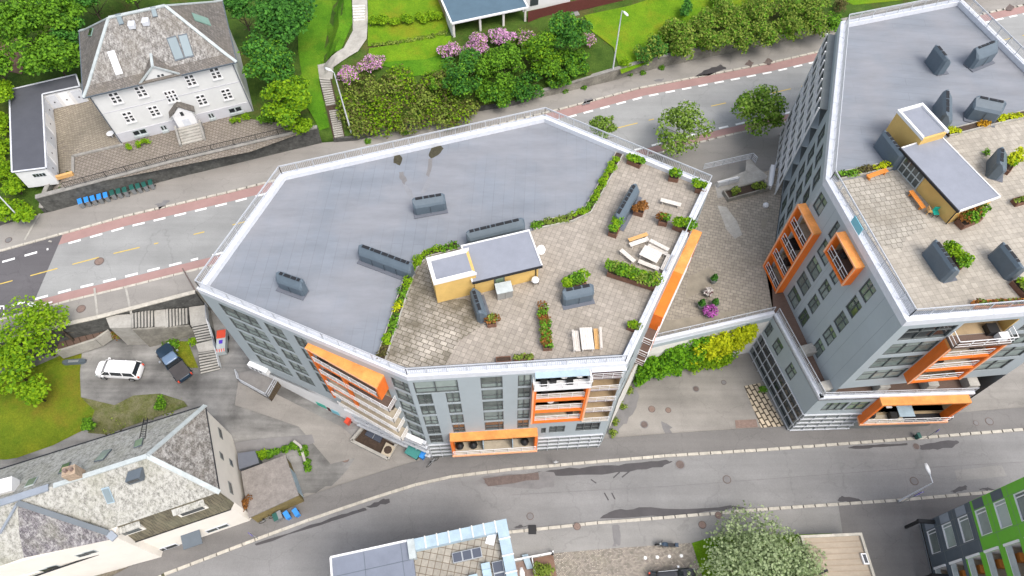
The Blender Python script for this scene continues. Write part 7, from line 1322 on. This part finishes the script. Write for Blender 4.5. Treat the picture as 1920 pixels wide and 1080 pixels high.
a, b = P(1222, 1077, .15), P(1300, 1070, .15); ts = car('parked_car', 'black estate car on the cobbles at the bottom edge', 'car', P(1263, 1086, .9) - Vector((0, 0, .75)), math.radians(5), 4.6, 1.85, 1.5, 'car_black', 'suv')
m = MB()
for s in (-1, 1): m.bar((-1.5, s * .68, 1.56), (.4, s * .68, 1.56), .04, .05)
m.build('roof_rail', 'steel', ts)
# motorcycle
mp = P(1247, 1024, .15); t = thing('motorcycle', 'dark blue motorcycle parked at the edge of the cobbled yard', 'motorcycle', mp, math.radians(-4 + 180)); 
for x in (-.75, .75): m = MB(); m.tube([(x, -.07, .32), (x, .07, .32)], .32, 18); o = m.build('wheel', 'tyre', t); m = MB(); m.tube([(x, -.08, .32), (x, .08, .32)], .2, 12); m.build('rim', 'steel', o)
m = MB(); m.loft([[Vector((x, y * w_, z)) for y, z in ((-1, z0), (1, z0), (1, z1), (-1, z1))] for x, w_, z0, z1 in ((-.35, .12, .35, .7), (0, .2, .3, .9), (.25, .2, .35, 1.0), (.5, .12, .5, .95))]); m.build('tank', 'car_navy', t, bevel=.04); m = MB(); m.loft([[Vector((x, y * w_, z)) for y, z in ((-1, z0), (1, z0), (1, z1), (-1, z1))] for x, w_, z0, z1 in ((-.95, .12, .75, .85), (-.5, .17, .7, .82), (-.05, .12, .72, .84))]); m.build('seat', 'black', t)
m = MB(); m.tube([(.45, -.38, 1.05), (.55, -.15, 1.08), (.55, .15, 1.08), (.45, .38, 1.05)], .02, 6); m.build('handlebar', 'black', t); m = MB(); m.tube([(.75, -.1, .32), (.52, -.08, 1.0)], .035, 6); m.tube([(.75, .1, .32), (.52, .08, 1.0)], .035, 6); m.build('fork', 'steel', t); m = MB(); m.lathe((.62, 0, .9), [(.05, -.1), (.12, 0), (.08, .1)], 10); m.build('headlight', 'zinc_light', t)
m = MB(); m.box(-1.15, -.8, -.2, .2, .75, 1.0); m.build('top_box', 'car_navy', t, bevel=.03)
# ================================================================ bins
def make_bin(lab, p, rz, body='bin_grey', lid='bin_blue', group=None, s=1.0, name='wheelie_bin'):
    t = thing(name, lab, 'bin', p, rz, group); m = MB(); m.loft([[Vector((x * .18 * s, y * .27 * s, .06)) for x, y in ((-1, -1), (1, -1), (1, 1), (-1, 1))], [Vector((x * .235 * s, y * .35 * s, 1.0 * s)) for x, y in ((-1, -1), (1, -1), (1, 1), (-1, 1))]]); m.build('bin_body', body, t)
    m = MB(); m.hexa([(-.25 * s, -.38 * s, 1.01 * s), (.25 * s, -.38 * s, 1.01 * s), (.25 * s, .38 * s, 1.01 * s), (-.25 * s, .38 * s, 1.01 * s), (-.24 * s, -.34 * s, 1.07 * s), (.24 * s, -.34 * s, 1.07 * s), (.24 * s, .4 * s, 1.13 * s), (-.24 * s, .4 * s, 1.13 * s)]); l = m.build('lid', lid, t); m = MB(); m.bar((-.24 * s, .43 * s, 1.05 * s), (.24 * s, .43 * s, 1.05 * s), .04, .04); m.build('handle', 'black', t)
    for k in (-1, 1): m = MB(); m.tube([(k * .27 * s, .28 * s, .1), (k * .21 * s, .28 * s, .1)], .1, 10); m.build('wheel', 'tyre', t)
    return t
a, b = P(151, 386, NZ + 1.1), P(194, 371, NZ + 1.1); u = (b - a).normalized(); rzb = math.atan2(u.y, u.x); protos = {}
def bins(n, a, b, lid, labs, grp):
    for i in range(n):
        q = a.lerp(b, i / (n - 1)); q.z = NZ + .13; key = lid
        if key not in protos: protos[key] = make_bin(labs[i], q, rzb, 'bin_grey', lid, grp)
        else: dup(protos[key], q + Vector((0, random.uniform(-.06, .06), 0)), rzb + random.uniform(-.12, .12), labs[i], grp)
od = ['leftmost', 'second', 'third', 'fourth', 'last']
bins(5, P(150, 378, NZ + 1.1), P(198, 366, NZ + 1.1), 'bin_blue', [f'{o} blue-lidded bin of the row of five against the dark stone wall' for o in od], 'blue-lidded bins against the stone wall')
bins(3, P(210, 362, NZ + 1.1), P(234, 356, NZ + 1.1), 'bin_green', [f'{o} of the three green-lidded bins in the middle of the wall row' for o in ('leftmost', 'middle', 'rightmost')], 'green-lidded bins against the stone wall')
protos.pop('bin_green'); bins(4, P(247, 352, NZ + 1.1), P(282, 343, NZ + 1.1), 'bin_green', [f'{o} of the four green-lidded bins at the right end of the wall row' for o in ('leftmost', 'second', 'third', 'rightmost')], 'green-lidded bins against the stone wall')
make_bin('blue bin beside the low garage, left of the pair', P(538, 966, 1.0) - Vector((0, 0, .9)), rzb + .2, 'bin_blue', 'bin_blue', 'blue bins at the low garage'); make_bin('blue bin beside the low garage, right of the pair', P(555, 961, 1.0) - Vector((0, 0, .9)), rzb + .2, 'bin_blue', 'bin_blue', 'blue bins at the low garage')
make_bin('green bin next to the bicycle at the low garage', P(517, 970, 1.0) - Vector((0, 0, .9)), rzb, 'bin_grey', 'bin_green'); make_bin('dark grey bin between green and blue ones at the low garage', P(524, 966, 1.0) - Vector((0, 0, .9)), rzb, 'bin_grey', 'bin_grey')
t = thing('waste_container', 'green four-wheeled waste container under the street corner of the middle block', 'waste container', P(777, 853, .1) , math.radians(-28)); m = MB(); m.loft([[Vector((x * .6, y * .4, .15)) for x, y in ((-1, -1), (1, -1), (1, 1), (-1, 1))], [Vector((x * .72, y * .52, 1.05)) for x, y in ((-1, -1), (1, -1), (1, 1), (-1, 1))]]); m.build('bin_body', 'bin_green', t); m = MB(); m.box(-.75, .75, -.55, .55, 1.06, 1.16); m.build('lid', 'teal_dark' if 'teal_dark' in M else plain('teal_dark', (.05, .22, .20), .5, .1).name, t)
for x in (-.5, .5):
    for y in (-.35, .35): m = MB(); m.tube([(x, y - .04, .09), (x, y + .04, .09)], .09, 8); m.build('wheel', 'tyre', t)
make_bin('blue bin standing right of the green container under the middle block', P(794, 858, .1), math.radians(-28), 'bin_blue', 'bin_blue')
make_bin('small green litter bin on the kerb by the purple sign', P(1717, 821, .15), .2, 'bin_green', 'bin_green', s=.75, name='litter_bin')
p = P(651, 788, 1.2); p.z = .2; make_bin('orange-red box bin beside the white plinth of the middle block', p, -.5, 'red_plastic', 'red_plastic', s=.95, name='box_bin')
# bicycle by the garage
def bicycle(lab, p, rz):
    t = thing('bicycle', lab, 'bicycle', p, rz)
    for x in (-.52, .52):
        m = MB(); n = 18; ring = [(x + .33 * math.cos(6.283 * i / n), 0, .33 + .33 * math.sin(6.283 * i / n)) for i in range(n + 1)]; m.tube(ring, .025, 6); m.build('wheel', 'tyre', t)
    m = MB(); 
    for a, b in (((-.52, 0, .33), (-.1, 0, .3)), ((-.1, 0, .3), (-.22, 0, .8)), ((-.1, 0, .3), (.4, 0, .75)), ((-.2, 0, .75), (.38, 0, .82)), ((.52, 0, .33), (.36, 0, .9)), ((-.52, 0, .33), (-.2, 0, .75))): m.tube([a, b], .025, 6)
    m.build('frame', 'steel', t); m = MB(); m.box(-.34, -.12, -.07, .07, .82, .87); m.build('saddle', 'black', t); m = MB(); m.tube([(.3, -.28, .98), (.38, 0, .96), (.3, .28, .98)], .018, 6); m.build('handlebar', 'black', t); return t
bicycle('silver bicycle leaning by the bins of the low garage', P(503, 975, .15), .5); bicycle('bicycle parked at the street corner of the middle block', P(812, 868, .15), .7)
# ================================================================ street lamps, signs, poles
def lamp(lab, base, h, arm, ang, name='street_lamp', lean=(0, 0), r=.09, big=1.0, mat='white_metal'):
    t = thing(name, lab, 'street lamp', base); m = MB(); top = Vector((lean[0], lean[1], h)); m.tube([(0, 0, 0), top], r, 10, r1=r * .55); m.build('pole', mat, t); e = top + Vector((math.cos(ang) * arm, math.sin(ang) * arm, .35))
    m = MB(); m.tube([top, top + Vector((0, 0, .25)), e], .04, 8); m.build('arm', mat, t)
    m = MB(); d = Vector((math.cos(ang), math.sin(ang), 0)); s = Vector((-d.y, d.x, 0)); m.loft([[e + d * x * big + s * w_ * c * big + Vector((0, 0, zz * big)) for c, zz in ((-1, 0), (-.7, .09), (.7, .09), (1, 0), (.6, -.08), (-.6, -.08))] for x, w_ in ((-.1, .05), (.15, .16), (.5, .19), (.85, .1))]); m.build('lamp_head', 'bright_white', t, smooth=True); m = MB(); m.tube([(0, 0, 0), (0, 0, .35)], r * 1.5, 10); m.build('pole_foot', 'steel', t); return t
def base_for(px, py, z): return P(px, py, z)
lamp('tall street lamp at the foot of the garden steps, head above the path', P(661, 257, NZ + .12), 10.2, .4, math.radians(150), lean=(-.1, .1), r=.11); lamp('tall street lamp before the lime lawn and concrete wall', P(1146, 150, NZ + .12), 10.6, .4, math.radians(-60), lean=(0, .1), r=.11)
lamp('street lamp with long arm and blue signs beside the side street', P(1684, 940, .15), 6.6, .9, math.radians(95), lean=(0, 0), big=1.1)
lamp('street lamp whose head shows beside the glazed terrace block', P(981, 1120, .15), 6.4, .5, math.radians(100), big=1.3); lamp('slanting street lamp at the far left below the garage', P(48, 420, NZ), 7.5, .3, math.radians(120), lean=(-.2, .4))
def sign(lab, base, h, col, rz, k=1, name='road_sign', lean=(0, 0)):
    t = thing(name, lab, 'road sign', base, rz); m = MB(); m.tube([(0, 0, 0), (lean[0], lean[1], h)], .035, 8); m.build('post', 'steel', t)
    for i in range(k): m = MB(); m.tube([(lean[0], lean[1] - .05, h - .35 - .75 * i), (lean[0], lean[1] - .08, h - .35 - .75 * i)], .32, 20); o = m.build('sign_face', col, t); m = MB(); m.tube([(lean[0], lean[1] - .081, h - .35 - .75 * i), (lean[0], lean[1] - .09, h - .35 - .75 * i)], .2, 16); m.build('sign_symbol', 'bright_white', o)
    return t
sign('purple-blue round sign at the kerb in front of the tower balcony', P(1734, 822, .15), 2.9, 'purple_sign', .6); sign('purple-blue sign pair on the pole by the side street lamp', P(1686, 942, .15) + Vector((.25, 0, 0)), 4.2, 'purple_sign', .3, 2); sign('purple sign on the pavement in front of the cream house', P(484, 1010, .15), 2.6, 'purple_sign', -.6); sign('thin marker post on the kerb below the middle block', P(1041, 872, .15), 1.6, 'steel', 0)
t = thing('road_sign', 'post lying diagonal at the pavement corner of the middle block', 'post', P(342, 505, NZ), 0, None, True); m = MB(); m.tube([P(366, 545, NZ + .1), P(342, 503, NZ + 1.2)], .07, 8); m.build('post', 'rust_dark', t)
t = thing('bollard', 'black post with round cap at the fence corner of the planted bed', 'bollard', P(1036, 1038, .15)); m = MB(); m.lathe((0, 0, 0), [(.18, 0), (.18, .1), (.09, .15), (.09, .9), (.14, .95), (.05, 1.05)], 12); m.build('bollard_body', 'black', t); m = MB(); m.lathe((0, 0, 1.05), [(.09, 0), (.09, .05)], 10); m.build('cap', 'bright_white', t)
for i in range(4):
    lab = ['leftmost', 'second', 'third', 'rightmost'][i]; p = P(1210 + i * 22.5, 1046 - i * 1.3, .15); m = MB(); m.lathe(p, [(.17, 0), (.17, .04), (.1, .07)], 14); tag(m.build('stud_stone', 'bright_white', None), f'{lab} of four round white stones set in the cobbles', 'stone', 'white stones in the cobbled yard')
# manholes and drains
def manhole(lab, px, py, z, r_=.42, mat='rust', group='manhole covers and drains'):
    p = P(px, py, z); t = thing('manhole_cover', lab, 'manhole cover', p, 0, group, True); m = MB(); m.lathe(p, [(r_, -.01), (r_, .012)], 22); m.build('ring', 'rust_dark' if mat != 'rust_dark' else 'damp', t); m = MB(); m.lathe(p, [(r_ * .8, .0125), (r_ * .8, .018)], 20); m.build('lid', mat, t)
zf, zr_, zpv = .03, .05, .155
for lab, x, y, z, r_, mt in [('rusty manhole on the forecourt, left of the red one', 1222, 767, zf, .4, 'rust'), ('small red-brown manhole on the forecourt, right of the rusty one', 1253, 769, zf, .33, 'rust'), ('manhole near the dark stain on the forecourt', 1208, 796, zf, .45, 'rust_dark'), ('manhole on the forecourt in front of the ivy wall', 1305, 729, zf, .38, 'rust_dark'), ('small drain on the forecourt right of the ivy manhole', 1357, 717, zf, .3, 'damp'), ('round manhole with wet rim on the street beside the long puddle', 1275, 871, zr_, .55, 'rust_dark'), ('manhole in the middle of the street, right half', 1363, 899, zr_, .45, 'damp'), ('manhole ring in the street above the side street lamp', 1714, 902, zr_, .45, 'damp'), ('manhole ring near the south kerb beside the glazed block', 994, 968, zr_, .38, 'damp'), ('rusty manhole cut by the south kerb', 1082, 987, zpv + .02, .38, 'rust'), ('pale rusty manhole on the south pavement above the willow', 1317, 984, zpv + .02, .4, 'rust'), ('square-looking rusty drain on the south kerb', 1347, 966, .17, .36, 'rust'), ('manhole in the big puddle by the small litter bin', 1718, 837, zr_ + .005, .42, 'rust_dark'), ('dark manhole right of the tower balcony', 1855, 790, .155, .45, 'damp'), ('small dark drain beside the tower manhole', 1830, 793, .155, .3, 'damp'), ('rusty manhole alone in the middle of the west forecourt', 648, 860, .05, .42, 'rust'), ('dark drain in the carriageway north of the block', 186, 490, NZ + .015, .55, 'rust'), ('rusty manhole on the pavement near the big lime tree', 152, 579, NZ + .13, .5, 'rust'), ('faint manhole on the left end of the north pavement', 16, 450, NZ + .13, .4, 'damp')]: manhole(lab, x, y, z, r_, mt)
for lab, x, y in (('square black drain grate on the south kerb by the glazed block', 998, 993),): p = P(x, y, .165); m = MB(); m.box(p.x - .4, p.x + .4, p.y - .45, p.y + .45, .12, .18); tag(m.build('drain_grate', 'black', None), lab, 'drain')
m = MB()
for a, b in (((177, 540), (183, 596)), ((236, 540), (246, 588)), ((97, 453), (91, 452))): m.bar(P(*a, NZ + .13), P(*b, NZ + .13), .22, .012)
m.build('pavement_channel', 'concrete', kind='structure'); m = MB(); m.bar(P(81, 388, NZ + .13), P(46, 450, NZ + .13), .22, .012); m.build('pavement_channel', 'concrete', kind='structure')
# ================================================================ entrance area on the west side of the middle block
t = thing('entrance_terrace', 'raised entrance landing with steel rails beside the white plinth', 'entrance landing', GY(480, 720), 0, None, True); zt_ = 3.3; q = [P(x, y, zt_).to_2d() for x, y in [(446, 700), (450, 716), (503, 745), (524, 708), (498, 688)]]; m = MB(); m.prism([tuple(v_) for v_ in q], 0, zt_); m.build('landing', 'tarmac_gray' if 'tarmac_gray' in M else plain('tarmac_gray', (.20, .19, .18), .9, .15).name, t); m = MB(); railing(m, [Vector((*q[0], zt_)), Vector((*q[1], zt_)), Vector((*q[2], zt_)), Vector((*q[3], zt_))], 1.0, None, 1.2, .032, (.5,)); m.build('railing', 'rail_metal', t)
m = MB(); a0, a1, b0, b1 = sp(520, 752, 1.2), sp(534, 727, 1.2), sp(504, 746, zt_), sp(522, 712, zt_); stairs(m, a0, a1, b0, b1, 8, 0); plain('wood_tan2', (.22, .18, .09), .9, .2); m.build('steps', ['wood_tan2', 'soil'], t)  # soil colour only paints the riser shade at the step fronts
m = MB(); 
for s, col in ((0, 'bright_white'),): WSW.box(m, -.15, 2.2, 5.4, 6.3, .003, .5)
m.build('sign_board', 'bright_white', bA); m = MB(); 
for k in range(3): WSW.box(m, .3 + k * .5, .55 + k * .5, 5.6, 6.1, .502, .52)
m.build('sign_letters', 'slate_panel', bA)
for s0, s1, c in ((6.8, 8.0, 'teal'), (8.1, 8.5, 'maroon'), (8.6, 9.6, 'cyan_paint')): m = MB(); WSW.box(m, s0, s1, gA(s0) * .3 + .6, gA(s0) * .3 + 1.6, .003, .03); m.build('graffiti', c, bA)
# kiosk / roll container with chequered red-white marks
p = GY(421, 648); t = thing('works_trailer', 'narrow red and white works trailer parked beside the street stairs', 'trailer', p, math.radians(100)); m = MB(); m.box(-1.4, 1.4, -.5, .5, .35, 1.15); m.build('trailer_body', 'zinc_light', t, bevel=.04); m = MB(); m.box(.35, 1.38, -.48, .48, 1.152, 1.2); m.build('red_cover', 'red_plastic', t); m = MB(); m.box(-.35, .1, -.2, .2, 1.152, 1.18); m.build('blue_mark', 'purple_sign', t); m = MB()
for i in range(4): m.hexa([(-1.38 + .0, -.46 + i * .25, 1.153), (-1.0, -.46 + i * .25 + .05, 1.153), (-1.0, -.36 + i * .25 + .05, 1.153), (-1.38, -.36 + i * .25, 1.153), (-1.38, -.46 + i * .25, 1.175), (-1.0, -.46 + i * .25 + .05, 1.175), (-1.0, -.36 + i * .25 + .05, 1.175), (-1.38, -.36 + i * .25, 1.175)])
m.build('warning_stripe', 'red_plastic', t)
for x in (-.8, .8):
    for y in (-.45, .45): m = MB(); m.tube([(x, y - .07, .25), (x, y + .07, .25)], .25, 12); m.build('wheel', 'tyre', t)
# basement light well with planter in front of the white plinth
t = thing('light_well', 'sunken light well with concrete rim and glass panels at the middle block', 'light well', P(700, 820, .03), 0, None, True); c_ = [P(x, y, .05) for x, y in [(660, 828), (728, 862), (745, 833), (684, 800)]]; m = MB()
for i in range(4): m.bar(c_[i] + Vector((0, 0, .2)), c_[(i + 1) % 4] + Vector((0, 0, .2)), .3, .5)
m.build('rim', 'concrete', t); m = MB(); m.sheet([v_ + Vector((0, 0, .06)) for v_ in c_]); m.build('floor', 'soil', t, fix=False); m = MB(); q = [P(x, y, .35) for x, y in [(684, 815), (712, 830), (722, 812), (694, 799)]]; m.hexa([v_ - Vector((0, 0, .2)) for v_ in q] + q); g = m.build('glass_panel', 'car_glass2', t); m = MB(); m.bar((q[0] + q[1]) / 2 + Vector((0, 0, .02)), (q[2] + q[3]) / 2 + Vector((0, 0, .02)), .08, .04); m.build('glazing_bar', 'steel', g)
m = MB(); q = [P(x, y, .55) for x, y in [(714, 850), (730, 857), (741, 838), (724, 829)]]; m.hexa([v_ - Vector((0, 0, .5)) for v_ in q] + q); m.build('planter_box', 'deck_beige', t); m = MB(); m.lathe(sum(q, Vector()) / 4, [(.45, .0), (.45, .02)], 9); m.build('soil', 'soil', t)
m = MB(); m.bar(P(592, 747, .9), P(640, 778, .3), .12, .25); tag(m.build('white_barrier', 'bright_white', None), 'long white low barrier along the plinth beside the orange-red box', 'barrier')
# debris
def box_thing(lab, px, py, z, s, mat, name='crate', cat='crate', rz=.3): p = P(px, py, z); m = MB(); u = Vector((math.cos(rz), math.sin(rz), 0)); v_ = Vector((-u.y, u.x, 0)); m.ob(p - u * s[0] / 2 - v_ * s[1] / 2, u * s[0], v_ * s[1], (0, 0, s[2])); return tag(m.build(name, mat, None), lab, cat)
t = thing('cargo_cover', 'dark folded cover lying on the grass left of the white van', 'cover', GY(141, 679), .08); m = MB(); m.loft([[Vector((x, y * w_, z_)) for y, z_ in ((-1, 0), (1, 0), (.7, .3), (-.7, .3))] for x, w_ in ((-1.25, .2), (-1.0, .35), (.9, .35), (1.25, .18))]); m.build('cover', 'slate_panel', t); m = MB(); m.box(-.6, .5, -.15, .1, .302, .33); m.build('label_strip', 'steel', t)
# fence and pale box by the terrace block
t = thing('bed_fence', 'white rail fence round the small bed beside the glazed block', 'fence', P(1000, 1048, .15), 0, None, True); m = MB(); railing(m, [P(963, 1052, .15), P(1038, 1038, .15)], .8, None, 1.4, .04, (.5,)); railing(m, [P(997, 1047, .15), P(1003, 1078, .15)], .8, None, 1.4, .04, (.5,)); m.build('rails', 'bright_white', t)
struct('bed_soil', [P(x, y, .165) for x, y in [(1000, 1047), (1037, 1040), (1045, 1085), (1005, 1085)]], 'terracotta_dirt'); struct('bed_soil', [P(x, y, .165) for x, y in [(965, 1055), (999, 1048), (1004, 1085), (966, 1085)]], 'rust')
m = MB(); q = P(988, 1068, .15); m.ob(q, (.6, .1, 0), (-.5, 1.3, 0), (0, 0, .35)); tag(m.build('storage_box', 'zinc', None), 'pale grey box in the bed beside the glazed block', 'box')
